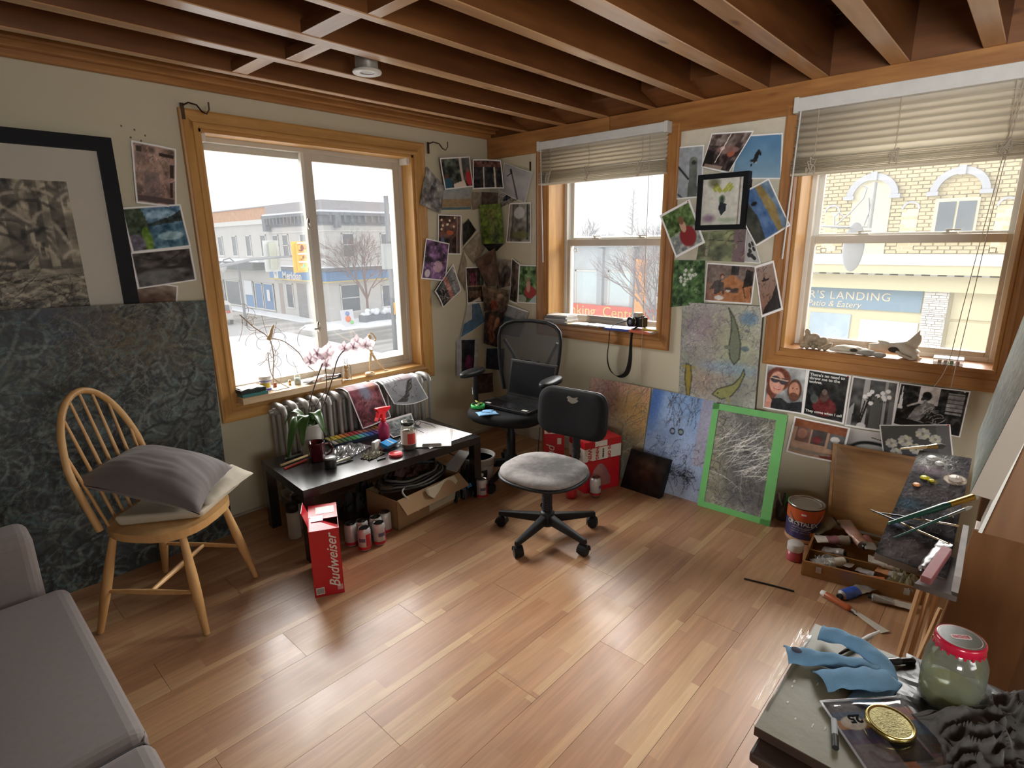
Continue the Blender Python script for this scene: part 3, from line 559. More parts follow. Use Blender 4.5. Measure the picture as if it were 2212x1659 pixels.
# street tree
def tree(name, label, x, y, h, seed, spread=1.0, col=(0.16, 0.1, 0.08), z0=SZ, conifer=False, r0=0.11, depth=5, group=None):
    r = random.Random(seed); t = T(name, label, 'tree', (x, y, z0), group=group); mb = MB(); br = MB()
    def go(p, d, l, rad, k, tgt):
        q = p + d*l; mid = p + d*l*.5 + Vector((r.gauss(0, .04), r.gauss(0, .04), 0))*l
        tgt.tube([p, mid, q], [rad, rad*.85, rad*.7], 5 if k < 3 else 3)
        if k >= depth: return
        for _ in range(3 if k < depth-1 else 4):
            nd = (d + Vector((r.gauss(0, .5), r.gauss(0, .5), r.gauss(0.08, .3)))*spread).normalized(); go(p.lerp(q, r.uniform(.5, 1)), nd, l*r.uniform(.6, .85), rad*.6, k+1, br)
    if conifer:
        mb.tube([(0,0,0), (0,0,h)], [r0, .02], 6)
        for i in range(150):
            z = h*(.12+.86*i/150); L_ = (h-z)*.26*r.uniform(.6, 1.1)+.1; a = r.uniform(0, 2*PI); br.tube([(0,0,z), (L_*math.cos(a), L_*math.sin(a), z+L_*.45)], [.03, .008], 3)
            for s in (-1, 1): br.tube([(L_*.5*math.cos(a), L_*.5*math.sin(a), z+L_*.22), (L_*.7*math.cos(a+.5*s), L_*.7*math.sin(a+.5*s), z+L_*.5)], [.015, .006], 3)
    else:
        mb.tube([(0,0,0), (0,0,h*.25)], [r0, r0*.85], 7)
        for _ in range(5): go(Vector((0,0,h*.24)), Vector((r.gauss(0,.35), r.gauss(0,.35), 1)).normalized(), h*.27, r0*.6, 1, br)
    m = mat('bark_%d' % int(col[0]*1000), col, .9); mb.build('trunk', m, t); br.build('branches', m, t); return t
tree('street_tree', 'bare reddish street tree before the grey corner building', 19.0, 31.0, 6.4, 12, 0.8, (0.24, 0.15, 0.13), r0=.10, depth=6)
t = T('planter', 'snow topped planter box of shrubs at the street corner', 'planter', (19.5, 30.4, SZ)); MB().box(-1.4, 1.4, -.4, .4, 0, .55).build('box', DGREY, t)
rr = random.Random(2); mb = MB()
for _ in range(26): a = rr.uniform(-1.3, 1.3); mb.ell((a, rr.uniform(-.4, .2), .55+rr.uniform(0, .3)), (rr.uniform(.12, .25), .2, rr.uniform(.1, .2)), 8, 5)
mb.build('snow_mounds', SNOW, t)
t = T('sandwich_board', 'orange and green sandwich board on snowy pavement', 'sign', (16.6, 29.6, SZ)); MB(Rx(-.15)).box(-.45, .45, 0, .05, 0, 1.15).build('front_board', mat('board_white', (.75, .75, .8), .5), t)
for c, z, x, w in (((.9, .2, .05), .55, 0, .34), ((.25, .7, .2), .3, .25, .22), ((.2, .3, .6), .9, 0, .25)): MB(Rx(-.15)@Tr((x, -.02, z))@Rx(PI/2)).lathe([(0, 0), (w*.6, 0), (w*.6, .01), (0, .01)], 14).build('printed_blob', mat('blob%d' % int(c[0]*100), c, .5), t)
t = T('parked_car', 'white hatchback parked on the snowy street at left', 'car', (11.9, 39.2, SZ), rz=math.radians(75))
CARW = mat('car_white', (.62, .6, .57), .35, var=.05)
pr = [(-2.1, .35), (-2.15, .9), (-1.95, 1.0), (-1.7, 1.45), (.3, 1.5), (1.0, 1.0), (2.0, .85), (2.1, .4)]
MB(Rx(PI/2)).prism([(a, b_) for a, b_ in pr][::-1], -.85, .85).build('body', CARW, t, bevel=.1); MB(Rx(PI/2)).prism([(-1.92, 1.02), (-1.68, 1.4), (.25, 1.42), (.85, 1.02)][::-1], -.865, .865).build('side_glass', DWIN, t); MB().box(-2.0, -1.75, -.7, .7, 1.0, 1.38).build('rear_glass', DWIN, t)
for a in (-1.3, 1.35):
    for s in (-1, 1): MB().cyl((a, s*.72, .34), (a, s*.9, .34), .34, 16).build('wheel', BLACK, t)
for s in (-1, 1): MB().box(-2.2, -2.1, s*.6-.12, s*.6+.12, .85, 1.02).build('tail_light', mat('tail_red', (.5, .04, .03), .3), t)
# --- the small window's view: shops roof, trees, red sign
flat = T('flat_roof_building', 'low flat roofed shop building with snowy roof and red sign', 'building', (17, 9, SZ))
PALEB = mat('pale_blue_grey', (.55, .6, .62), .7, var=.15, scale=2)
def fb(name, m, *b): return MB().box(*b).build(name, m, flat, world=True)
fb('wall', PALEB, 17.2, 24, 7.2, 19, SZ, 1.3); fb('roof_edge', mat('roof_fascia', (.4, .42, .45), .7), 16.9, 24, 5.6, 19, 1.25, 1.6); fb('roof_snow', SNOW, 16.9, 24, 5.6, 19, 1.6, 1.7)
for yy in (10.6, 8.9, 7.5): win(flat, 'x', 17.2, yy, yy+1.2, -1.1, .3, mat('pale_pane', (.6, .72, .74), .3), cross=0)
for yy in (12.0, 10.3, 8.7): fb('pilaster', mat('grey_pilaster', (.4, .44, .47), .7), 17.0, 17.2, yy, yy+.25, SZ, 1.2)
RED = mat('sign_red', (.75, .12, .08), .5); fb('red_sign', RED, 16.9, 17.1, 6.9, 13.5, -1.9, -1.15)
text('red_sign_lettering', 'Banking  Centre', .62, basis((16.88, 10.4, -1.42), (0,-1,0), (0,0,1)), YEL, flat); text('red_sign_lettering', 'OPEN', .4, basis((16.88, 7.6, -1.45), (0,-1,0), (0,0,1)), YEL, flat)
t = T('banner', 'tall orange banner on a pole beyond the small window', 'banner', (16.5, 8.2, SZ)); MB().box(0, .1, -.22, .22, 1.8, 4.6).build('banner_cloth', mat('banner_orange', (.8, .35, .12), .6), t); MB().cyl((.1, .3, 0), (.1, .3, 5.0), .05).build('pole', POLE, t)
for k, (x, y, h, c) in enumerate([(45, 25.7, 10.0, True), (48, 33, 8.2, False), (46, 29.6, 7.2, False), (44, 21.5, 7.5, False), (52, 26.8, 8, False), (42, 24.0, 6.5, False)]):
    tree('distant_tree', ['tall pointed leafless larch seen through the small window', 'far pale bare tree left of the tall larch', 'farthest left bare tree through the small window', 'hazy bare tree right of the tall larch', 'hazy bare tree just behind the larch', 'short hazy bare tree before the roofline'][k], x, y, h, 20+k, .9, (0.6, .6, .62), conifer=c, r0=.2, depth=5)  # pale bark colour has the snowy distance haze painted in
tree('street_tree', 'bare twiggy tree behind lower right pane of the small window', 15.5, 6.6, 6.2, 9, .8, (0.28, .24, .25), r0=.1)
# --- view of window 3: yellow brick hotel across the street, a real brick front
inn = T('yellow_brick_building', 'yellow brick building with arched windows and blue sign across the street', 'building', (17, -2, SZ))
YB = mat('yellow_brick', (.54, .46, .29), .85, var=.18, scale=9); YP = mat('yellow_paint', (.56, .50, .32), .7, var=.05); ARCH = mat('arch_stone', (.42, .43, .46), .8); PALEY = mat('infill_yellow', (.64, .59, .42), .8)
K = 20.2/15.2
def s3(y, z): return (-3.158+(y+3.158)*K, 1.5+(z-1.5)*K)
def ib(name, m, y0, y1, z0, z1, d0, d1): a = s3(y0, z0); b_ = s3(y1, z1); return MB().box(17-d1, 17-d0, min(a[0], b_[0]), max(a[0], b_[0]), a[1], b_[1]).build(name, m, inn, world=True)
ib('wall', mat('mortar', (.62, .55, .4), .9), 2.6, -6, -2.6, 6.5, -2, 0)
# bricks of the upper front, one joined course set
mb = MB(); rr = random.Random(1); z = s3(0, 1.0)[1]; k = 0
while z < s3(0, 3.3)[1]:
    y = s3(1.6, 0)[0] - (0.12 if k % 2 else 0)
    while y > s3(-4.2, 0)[0]: mb.box(16.96-rr.uniform(0, .02), 17.0, y-.27, y-.02, z, z+.085); y -= .285
    z += .105; k += 1
mb.build('brick_courses', YB, inn, world=True, kind='stuff')
def arch(cy, zb, ro, ri, name, m, d):
    n = 16; cyy, zz = s3(cy, zb); mb = MB()
    for q in range(n):
        a0 = PI*q/n; a1 = PI*(q+1)/n; c = lambda r, a, x: (x, cyy+r*K*math.cos(a), zz+r*K*math.sin(a))
        mb.hexa([c(ri, a0, 17-d), c(ri, a1, 17-d), c(ro, a1, 17-d), c(ro, a0, 17-d)], [c(ri, a0, 17), c(ri, a1, 17), c(ro, a1, 17), c(ro, a0, 17)])
    return mb.build(name, m, inn, world=True)
for cy in (-.155, -1.70, 1.42, -3.25):
    arch(cy, 2.37, .50, .37, 'arch', ARCH, .16); arch(cy, 2.37, .37, 0.0, 'arch_infill', PALEY if cy > -1 else YB, .07 if cy > -1 else .03)
    for s in (-1, 1): ib('impost', ARCH, cy+s*.44+.1, cy+s*.44-.1, 2.33, 2.41, 0, .2)
    ib('keystone', ARCH, cy+.06, cy-.06, 2.72, 2.9, 0, .2)
ib('bay_infill', PALEY, .22, -.53, 1.0, 2.37, 0, .07)
f = ib('window', PALEY, -1.33, -2.07, 1.52, 2.27, .02, .10); ib('pane', DWIN, -1.40, -1.69, 1.60, 2.2, .08, .12); ib('pane', DWIN, -1.73, -2.02, 1.60, 2.2, .08, .12)
for cy in (.61, -.91, -2.5): ib('niche_panel', PALEY, cy+.15, cy-.15, 1.2, 2.08, 0, .05); arch(cy, 2.08, .17, .13, 'niche_arch', ARCH, .07)
ib('canopy_snow', SNOW, 2, -5, .93, 1.14, -.2, .9); ib('canopy_fascia', YP, 2, -5, .74, .93, -.2, .85)
for k in range(16): ib('dentil', mat('dentil_grey', (.5, .5, .48), .8), 1.3-k*.28, 1.18-k*.28, .70, .745, 0, .7)
ib('front_panel', YP, 2, -5, .38, .70, 0, .55); ib('shop_front', YP, 2, -5, -2.6, .38, 0, .25)
ib('sign_board', mat('faded_sign_blue', (.17, .26, .33), .6, var=.08), 1.6, -1.40, -.10, .385, .2, .30)
a = s3(-.02, .19); text('sign_lettering', "YER'S LANDING", .34, basis((16.69, a[0]+.25, a[1]), (0,-1,0), (0,0,1)), mat('sign_gold', (.62, .52, .38), .6), inn, space=1.12)
a = s3(.3, -.01); text('sign_lettering', 'Patio & Eatery', .26, basis((16.69, a[0], a[1]), (0,-1,0), (0,0,1)), mat('sign_gold', (.62, .52, .38), .6), inn, shear=.2)
for a0, a1, z0, z1, m in ((.78, -.09, -2.2, -.23, mat('blue_grey_pane', (.34, .43, .5), .3, var=.3, scale=2)), (-.29, -1.4, -2.2, -.32, mat('grey_pane', (.48, .54, .53), .3))):
    ib('shop_window', m, a0, a1, z0, z1, .22, .28)
ib('stone_pillar', mat('pillar_core', (.6, .57, .53), .9), -1.45, -1.86, -2.6, .46, .2, .40)
rr = random.Random(5); mb = MB(); z = -2.6
while z < .44:
    y = -1.44; h = rr.uniform(.035, .07)
    while y > -1.84: w = rr.uniform(.08, .22); a = s3(y, z); b_ = s3(max(y-w, -1.87), z+h-.008); mb.box(16.57-rr.uniform(0, .04), 16.62, b_[0]+.01, a[0], a[1], b_[1]); y -= w
    z += h
mb.build('stone_blocks', mat('pale_stone', (.62, .58, .54), .9, var=.3, scale=4), inn, world=True, kind='stuff')
ib('right_panel', YP, -1.93, -2.6, -.18, .40, .24, .30); ib('right_panel', YP, -1.93, -2.6, -1.8, -.24, .24, .30)
t = T('hanging_shop_sign', 'grey oval sign hanging from a wrought iron wall bracket outside large window', 'sign', (1.6, -2.133, 1.255)); kk = .47
MB(Tr((0, 0, .38*kk)) @ Sc(1, .8, 2.2)).ell((0, 0, 0), (.012, .19*kk, .17*kk), 18, 10).build('sign_board', mat('sign_slate', (.15, .16, .19), .6), t)
def kt(mb, P, r): mb.tube([(x, y*kk, z*kk) for x, y, z in P], r*kk, 6)
mb = MB(); kt(mb, [(0, .35, .68), (0, -.2, .68)], .014); kt(mb, [(0, .3, .68), (0, .32, .85), (0, .25, .9), (0, .2, .84)], .014); kt(mb, [(0, .3, .7), (0, .1, .9), (0, -.05, 1.1), (0, -.08, 1.25), (0, -.02, 1.28)], .012); kt(mb, [(0, -.1, .7), (0, -.15, .9), (0, -.12, 1.1)], .014); kt(mb, [(0, -.18, .66), (0, -.18, 1.32)], .03)
mb.tube([(0, .1*kk, .68*kk), (-.65, .1*kk+.01, .68*kk), (-1.30, .1*kk+.02, .68*kk)], .007, 6); mb.build('bracket', POLE, t)
MB().box(-1.305, -1.295, .02, .09, .22, .42).build('wall_plate', POLE, t)
PP={
'deer_forest':[(-2.335,-0.012,1.972),(-2.15,-0.012,1.952),(-2.186,-0.012,1.68),(-2.356,-0.012,1.697)],
'green_lake':[(-2.422,-0.01,1.674),(-2.166,-0.01,1.7),(-2.147,-0.01,1.497),(-2.408,-0.01,1.471)],
'dark_pond':[(-2.415,-0.008,1.473),(-2.148,-0.008,1.495),(-2.143,-0.008,1.331),(-2.409,-0.008,1.304)],
'brown_photo':[(-2.433,-0.004,1.351),(-2.231,-0.004,1.308),(-2.248,-0.004,1.213),(-2.452,-0.004,1.231)],
'grey_peaks':[(-0.627,-0.028,1.998),(-0.478,-0.028,1.877),(-0.523,-0.028,1.698),(-0.704,-0.028,1.754)],
'window_figures':[(-0.515,-0.034,2.059),(-0.235,-0.034,2.096),(-0.206,-0.034,1.893),(-0.48,-0.034,1.856)],
'sand_dune':[(-0.475,-0.01,1.862),(-0.2,-0.01,1.883),(-0.215,-0.01,1.737),(-0.495,-0.01,1.723)],
'dark_windows':[(-0.198,-0.03,2.08),(-0.03,-0.149,2.076),(-0.03,-0.176,1.881),(-0.206,-0.03,1.875)],
'bird_branch':[(-0.012,-0.17,2.059),(-0.012,-0.439,1.97),(-0.012,-0.362,1.766),(-0.012,-0.109,1.874)],
'blue_scrap':[(-0.006,-0.094,1.839),(-0.006,-0.294,1.886),(-0.006,-0.318,1.802),(-0.006,-0.127,1.751)],
'green_figure':[(-0.145,-0.03,1.769),(-0.03,-0.142,1.78),(-0.03,-0.175,1.494),(-0.124,-0.03,1.487)],
'grey_street':[(-0.01,-0.214,1.777),(-0.01,-0.42,1.772),(-0.01,-0.419,1.492),(-0.01,-0.174,1.497)],
'cafe_lights':[(-0.53,-0.008,1.693),(-0.306,-0.008,1.692),(-0.323,-0.008,1.415),(-0.545,-0.008,1.423)],
'dark_sketch':[(-0.298,-0.007,1.632),(-0.238,-0.007,1.673),(-0.156,-0.007,1.59),(-0.306,-0.007,1.467)],
'cream_sketch':[(-0.304,-0.012,1.454),(-0.134,-0.012,1.578),(-0.065,-0.012,1.463),(-0.198,-0.012,1.341)],
'purple_market':[(-0.661,-0.031,1.532),(-0.452,-0.031,1.495),(-0.506,-0.031,1.234),(-0.724,-0.031,1.262)],
'red_sunset':[(-0.428,-0.034,1.353),(-0.358,-0.034,1.156),(-0.54,-0.034,1.048),(-0.617,-0.034,1.168)],
'bookshelf':[(-0.285,-0.01,1.322),(-0.092,-0.01,1.321),(-0.096,-0.01,1.044),(-0.279,-0.01,1.053)],
'brown_portrait':[(-0.201,-0.03,1.364),(-0.03,-0.071,1.462),(-0.03,-0.109,1.177),(-0.092,-0.03,1.171)],
'grey_torso':[(-0.008,-0.084,1.378),(-0.008,-0.289,1.361),(-0.008,-0.216,1.18),(-0.008,-0.069,1.147)],
'dark_leaves':[(-0.012,-0.232,1.388),(-0.012,-0.307,1.343),(-0.012,-0.28,1.043),(-0.012,-0.2,1.061)],
'garden_woman':[(-0.014,-0.308,1.337),(-0.014,-0.492,1.334),(-0.014,-0.491,1.056),(-0.014,-0.287,1.054)],
'orange_face':[(-0.144,-0.035,1.181),(-0.035,-0.223,1.143),(-0.035,-0.183,0.976),(-0.122,-0.035,0.981)],
'blue_cloth_photo':[(-0.278,-0.012,1.046),(-0.154,-0.012,1.049),(-0.087,-0.012,0.898),(-0.363,-0.012,0.799)],
'amber_figures':[(-0.112,-0.03,0.972),(-0.03,-0.169,0.981),(-0.03,-0.082,0.689),(-0.135,-0.03,0.73)],
'teal_coast':[(-0.012,-0.172,1.04),(-0.012,-0.393,0.996),(-0.012,-0.304,0.784),(-0.012,-0.073,0.794)],
'violet_bloom':[(-0.4,-0.01,0.797),(-0.166,-0.01,0.769),(-0.197,-0.01,0.487),(-0.414,-0.01,0.512)],
'navy_sheet':[(-0.083,-0.014,0.679),(-0.014,-0.143,0.684),(-0.014,-0.126,0.506),(-0.098,-0.014,0.519)],
'rose_sheet':[(-.20,-.01,.49),(-.02,-.01,.47),(-.02,-.01,.31),(-.21,-.01,.33)],
'brown_scrap':[(-0.095,-0.01,1.864),(-0.01,-0.098,1.857),(-0.01,-0.09,1.765),(-0.099,-0.01,1.753)],
'pale_scrap':[(-0.192,-0.004,1.86),(-0.08,-0.004,1.863),(-0.075,-0.004,1.754),(-0.197,-0.004,1.732)],
'cream_notes':[(-0.299,-0.006,1.442),(-0.263,-0.006,1.353),(-0.289,-0.006,1.144),(-0.366,-0.006,1.257)],
'black_scrap':[(-0.119,-0.012,1.496),(-0.012,-0.163,1.494),(-0.012,-0.08,1.436),(-0.037,-0.012,1.437)],
'stone_tower':[(-0.008,-1.527,2.015),(-0.008,-1.684,2.009),(-0.008,-1.689,1.732),(-0.008,-1.535,1.728)],
'bar_crowd':[(-0.024,-1.729,2.059),(-0.024,-1.958,2.044),(-0.024,-1.841,1.845),(-0.024,-1.685,1.89)],
'blue_bird':[(-0.012,-1.879,2.031),(-0.012,-2.098,2.017),(-0.012,-2.115,1.795),(-0.012,-1.849,1.816)],
'lake_hiker':[(-0.03,-2.057,1.803),(-0.03,-2.186,1.565),(-0.03,-2.023,1.46),(-0.03,-1.874,1.72)],
'red_dress':[(-0.03,-1.444,1.642),(-0.03,-1.629,1.724),(-0.03,-1.739,1.483),(-0.03,-1.567,1.396)],
'green_sketch':[(-0.01,-1.7,1.543),(-0.01,-1.954,1.555),(-0.01,-1.96,1.377),(-0.01,-1.682,1.386)],
'black_flowers':[(-0.006,-1.957,1.557),(-0.006,-2.001,1.499),(-0.006,-2.048,1.371),(-0.006,-1.954,1.376)],
'white_blooms':[(-0.028,-1.553,1.385),(-0.028,-1.745,1.384),(-0.028,-1.755,1.14),(-0.028,-1.551,1.106)],
'workshop_dog':[(-0.016,-1.749,1.372),(-0.016,-2.031,1.359),(-0.016,-2.022,1.151),(-0.016,-1.749,1.153)],
'dusk_bird':[(-0.034,-2.024,1.357),(-0.034,-2.122,1.39),(-0.034,-2.195,1.137),(-0.034,-2.09,1.086)],
'couple_selfie':[(-0.01,-2.13,0.83),(-0.01,-2.341,0.833),(-0.01,-2.342,0.581),(-0.01,-2.133,0.579)],
'quote_poster':[(-0.014,-2.342,0.834),(-0.014,-2.544,0.827),(-0.014,-2.541,0.568),(-0.014,-2.339,0.582)],
'orchid_photo':[(-0.01,-2.548,0.827),(-0.01,-2.748,0.826),(-0.01,-2.752,0.567),(-0.01,-2.543,0.561)],
'flute_player':[(-0.014,-2.752,0.823),(-0.014,-3.017,0.826),(-0.014,-3.011,0.606),(-0.014,-2.747,0.615)],
'photo_collage':[(-0.018,-2.304,0.567),(-0.018,-2.574,0.559),(-0.018,-2.558,0.355),(-0.018,-2.282,0.357)],
'arch_photo':[(-0.006,-2.572,0.554),(-0.006,-2.705,0.559),(-0.006,-2.728,0.454),(-0.006,-2.563,0.441)],
'white_petals':[(-0.022,-2.695,0.601),(-0.022,-2.968,0.662),(-0.022,-3.002,0.509),(-0.022,-2.732,0.447)],
}
# ---------- art for the prints (flat print) ----------
def _a(w=44, h=44, col=(.6,.6,.6)): return Art(w, h, col, 1.0 if w == h else w/h)
def art_of(k):
    R_ = random.Random(hash(len(k))); a = _a(50, 40)
    if k == 'deer_forest':
        a = _a(40, 54, (.52,.42,.38)); a.noise(9,.4,3,(1,.8,.75)).strokes(120,[(.72,.5,.45),(.35,.3,.3),(.6,.45,.3)],.2,.01,2,lambda x,y:PI/2); a.rect(.25,.1,.6,.55,(.38,.34,.36),.5); a.rect(.6,.82,.95,.88,(.2,.14,.12)); a.rect(.83,.5,.93,.72,(.2,.14,.12)); a.rect(.83,.15,.92,.42,(.22,.15,.12)); a.rect(.1,.84,.2,.93,(.25,.2,.18)); a.rect(.05,.05,.95,.13,(.3,.24,.24)); return a.border(.03)
    if k == 'green_lake':
        a.grad((.2,.36,.5),(.25,.42,.5)).noise(5,.35,4); a.poly([(0,1),(.3,1),(.38,.6),(.3,0),(0,0)],(.17,.24,.14)).ell(.62,.8,.25,.1,(.55,.7,.8),a=.6).poly([(.35,.55),(1,.62),(1,.9),(.8,.75),(.35,.6)],(.1,.16,.16)).ell(.7,.3,.22,.1,(.6,.75,.78),a=.7).ell(.3,.25,.08,.3,(.35,.5,.12)).ell(.1,.2,.15,.2,(.35,.33,.4)); return a.noise(16,.2,6).border(.03)
    if k == 'dark_pond': a.grad((.2,.17,.15),(.3,.3,.3)).noise(7,.25,5).rect(0,.45,1,.5,(.15,.13,.12)).ell(.35,.3,.3,.2,(.4,.42,.42),a=.5).line((0,.9),(.4,.7),.012,(.1,.09,.08)).line((.9,.95),(.5,.6),.012,(.12,.1,.1)).ell(.45,.75,.06,.04,(.08,.07,.07)); return a.border(.03)
    if k == 'brown_photo': a.grad((.5,.45,.4),(.35,.22,.14)).rect(.05,0,.12,1,(.55,.3,.12)).noise(5,.2,3); return a.border(.05)
    if k == 'grey_peaks': a=_a(40,44,(.52,.51,.5)).noise(4,.3,3).poly([(.5,.95),(.75,.2),(.2,.2)],(.32,.32,.33)).poly([(.6,.8),(.9,.1),(.5,.1)],(.42,.42,.42)).noise(11,.25,7); return a
    if k == 'window_figures': a.c[:]=(.2,.23,.2); a.noise(8,.35,2,(1,1.1,.9)).rect(.62,0,.7,1,(.7,.65,.6)).ell(.13,.4,.07,.1,(.35,.2,.15)).ell(.14,.15,.13,.22,(.12,.3,.4)).poly([(.3,0),(.75,.05),(.7,.25),(.32,.15)],(.8,.74,.68)).ell(.88,.3,.12,.25,(.72,.15,.18)).ell(.87,.58,.07,.09,(.5,.32,.25)).rect(.7,.6,1,1,(.3,.3,.33),.6); return a.border(.03)
    if k == 'sand_dune': return a.grad((.5,.54,.56),(.56,.52,.45)).rect(0,.15,1,.5,(.55,.43,.28),.8).rect(0,0,1,.12,(.22,.36,.42),.8).noise(9,.08,3)
    if k == 'dark_windows': a.c[:]=(.1,.09,.09); a.rect(.33,0,.37,.9,(.65,.6,.55)).rect(.7,0,.74,.9,(.6,.56,.5)).rect(0,.75,1,.95,(.35,.2,.16)).noise(10,.25,4); return a.border(.04)
    if k == 'bird_branch': a=_a(40,44,(.6,.6,.61)).noise(4,.1,2).line((.28,.85),(.75,0),.02,(.12,.12,.12)).line((.32,.75),(.2,.6),.014,(.15,.15,.15)).ell(.3,.8,.04,.09,(.1,.1,.1),rot=.4); return a.border(.02)
    if k == 'blue_scrap': return a.grad((.55,.53,.5),(.45,.42,.38)).ell(.4,.55,.25,.2,(.08,.13,.16),rot=.4).noise(12,.3,3)
    if k == 'green_figure': a=_a(40,54,(.3,.38,.06)); a.noise(6,.25,3,(1,1,.4)).ell(.5,.45,.12,.3,(.34,.36,.12),a=.8).line((.5,.6),(.25,.85),.03,(.36,.34,.14)).line((.5,.6),(.75,.85),.03,(.36,.34,.14)).ell(.5,.8,.06,.06,(.4,.3,.15)).noise(20,.2,5,(.8,1,.4)); return a
    if k == 'grey_street': a=_a(40,54,(.42,.41,.38)); a.noise(7,.35,3).ell(.5,.75,.25,.15,(.75,.76,.78),a=.7).rect(.1,0,.14,1,(.6,.55,.5)).rect(.2,0,.24,1,(.3,.27,.25)).line((.85,.1),(.85,.95),.02,(.15,.14,.12)).ell(.6,.2,.35,.1,(.4,.42,.2),a=.7); return a.border(.03)
    if k == 'cafe_lights': a=_a(40,54,(.24,.15,.13)); a.noise(8,.4,4,(1.2,.8,.7))
    if k == 'cafe_lights':
        for i in range(9): a.ell(R_.uniform(.1,.7),R_.uniform(.5,.95),.04,.03,(.9,.8,.65))
        return a.ell(.5,.55,.15,.06,(.7,.3,.15)).rect(.78,0,.84,1,(.55,.45,.42)).rect(.9,0,1,1,(.4,.35,.33)).ell(.2,.3,.08,.15,(.3,.35,.5)).border(.03)
    if k == 'purple_market': a=_a(44,54,(.32,.2,.34)); a.noise(7,.5,5,(1,.7,1.1)).ell(.6,.35,.2,.15,(.8,.65,.68),a=.7).ell(.2,.15,.1,.1,(.7,.65,.68)); a.strokes(60,[(.5,.28,.55),(.15,.1,.2),(.75,.65,.72)],.12,.01,3,lambda x,y:PI/2); return a.border(.035)
    if k == 'red_sunset': a.grad((.52,.54,.55),(.12,.12,.12)).rect(0,.45,1,.62,(.75,.42,.35),.8).poly([(0,0),(.6,.5),(.5,0)],(.05,.05,.06)).strokes(50,[(.08,.08,.08),(.8,.7,.68),(.6,.3,.25)],.3,.01,4,lambda x,y:.6).noise(6,.15,2); return a.border(.035)
    if k == 'bookshelf': a=_a(44,54,(.18,.13,.1)); [a.rect(.1+.11*i,.5,.17+.11*i,.85,(R_.uniform(.1,.5),R_.uniform(.1,.4),R_.uniform(.1,.35))) for i in range(7)]; a.rect(0,.45,1,.49,(.5,.4,.3)).rect(.1,.15,.8,.35,(.35,.25,.18)).poly([(.1,.02),(.8,.05),(.7,.16)],(.7,.65,.6)).noise(14,.2,3); return a.border(.03)
    if k == 'brown_portrait': return _a(40,50,(.33,.23,.17)).ell(.5,.4,.22,.35,(.38,.27,.21)).ell(.55,.8,.25,.15,(.25,.17,.12)).noise(6,.18,3,(1,.8,.7))
    if k == 'grey_torso': return a.grad((.48,.45,.4),(.4,.3,.25)).ell(.5,.4,.3,.4,(.3,.27,.25)).noise(5,.3,3)
    if k == 'dark_leaves': return _a(30,54,(.25,.2,.16)).noise(8,.35,3).strokes(50,[(.12,.1,.08),(.4,.33,.25)],.2,.01,4).border(.03)
    if k == 'garden_woman': a=_a(40,54,(.25,.38,.2)).noise(10,.45,3,(.9,1.1,.8)).ell(.6,.3,.28,.16,(.62,.17,.18)).ell(.52,.45,.1,.16,(.7,.5,.42)).ell(.5,.62,.06,.06,(.6,.42,.32)).poly([(.5,0),(1,0),(1,.3),(.8,.2)],(.6,.68,.7)).ell(.15,.1,.3,.12,(.55,.6,.52)); return a.border(.035)
    if k == 'orange_face': return a.grad((.35,.28,.2),(.25,.15,.1)).ell(.45,.3,.15,.2,(.45,.16,.06)).ell(.7,.7,.12,.1,(.5,.4,.3)).noise(8,.3,3,(1,.7,.6))
    if k == 'blue_cloth_photo': return a.grad((.24,.34,.42),(.27,.42,.55)).poly([(0,1),(.35,1),(.4,.45),(0,.4)],(.62,.6,.57)).noise(6,.1,3).border(.02)
    if k == 'amber_figures': return a.grad((.14,.08,.05),(.2,.1,.06)).ell(.4,.6,.25,.28,(.34,.17,.08)).ell(.7,.7,.12,.15,(.5,.32,.2)).ell(.5,.25,.2,.15,(.4,.2,.1)).noise(8,.35,3,(1,.7,.5))
    if k == 'teal_coast': return a.grad((.55,.55,.55),(.13,.2,.22)).rect(0,.65,1,1,(.5,.51,.52)).rect(0,.45,1,.62,(.22,.3,.33)).noise(7,.15,3).border(.025)
    if k == 'violet_bloom': a=_a(40,54,(.62,.62,.64)).rect(.22,.06,.8,.97,(.09,.09,.12)).ell(.55,.35,.2,.22,(.3,.08,.2)).ell(.5,.45,.1,.12,(.4,.12,.28)).noise(8,.12,2); return a
    if k == 'navy_sheet': return a.grad((.08,.13,.2),(.06,.09,.14)).noise(5,.1,2)
    if k == 'rose_sheet': return a.grad((.25,.17,.17),(.3,.26,.26)).noise(5,.15,2)
    if k in ('dark_sketch','black_scrap'): return a.grad((.13,.12,.12),(.1,.09,.08)).noise(5,.15,2).border(.03,(.5,.48,.45))
    if k in ('cream_sketch','cream_notes','pale_scrap'): return a.grad((.55,.5,.43),(.5,.44,.36)).noise(5,.12,2).strokes(24,[(.35,.3,.26),(.4,.36,.3)],.2,.006,3)
    if k == 'brown_scrap': return a.grad((.3,.2,.13),(.25,.16,.1)).noise(5,.12,2)
    if k == 'stone_tower': a=_a(34,60,(.54,.57,.6)).poly([(.45,0),(.8,0),(.78,.75),(.5,.75)],(.33,.35,.33)).ell(.64,.73,.15,.06,(.36,.39,.36)).ell(.65,.68,.09,.04,(.15,.16,.16)).line((.05,.62),(.45,.38),.02,(.08,.08,.09)).line((.05,.1),(.3,0),.016,(.2,.2,.22)).noise(12,.1,3); return a.border(.02)
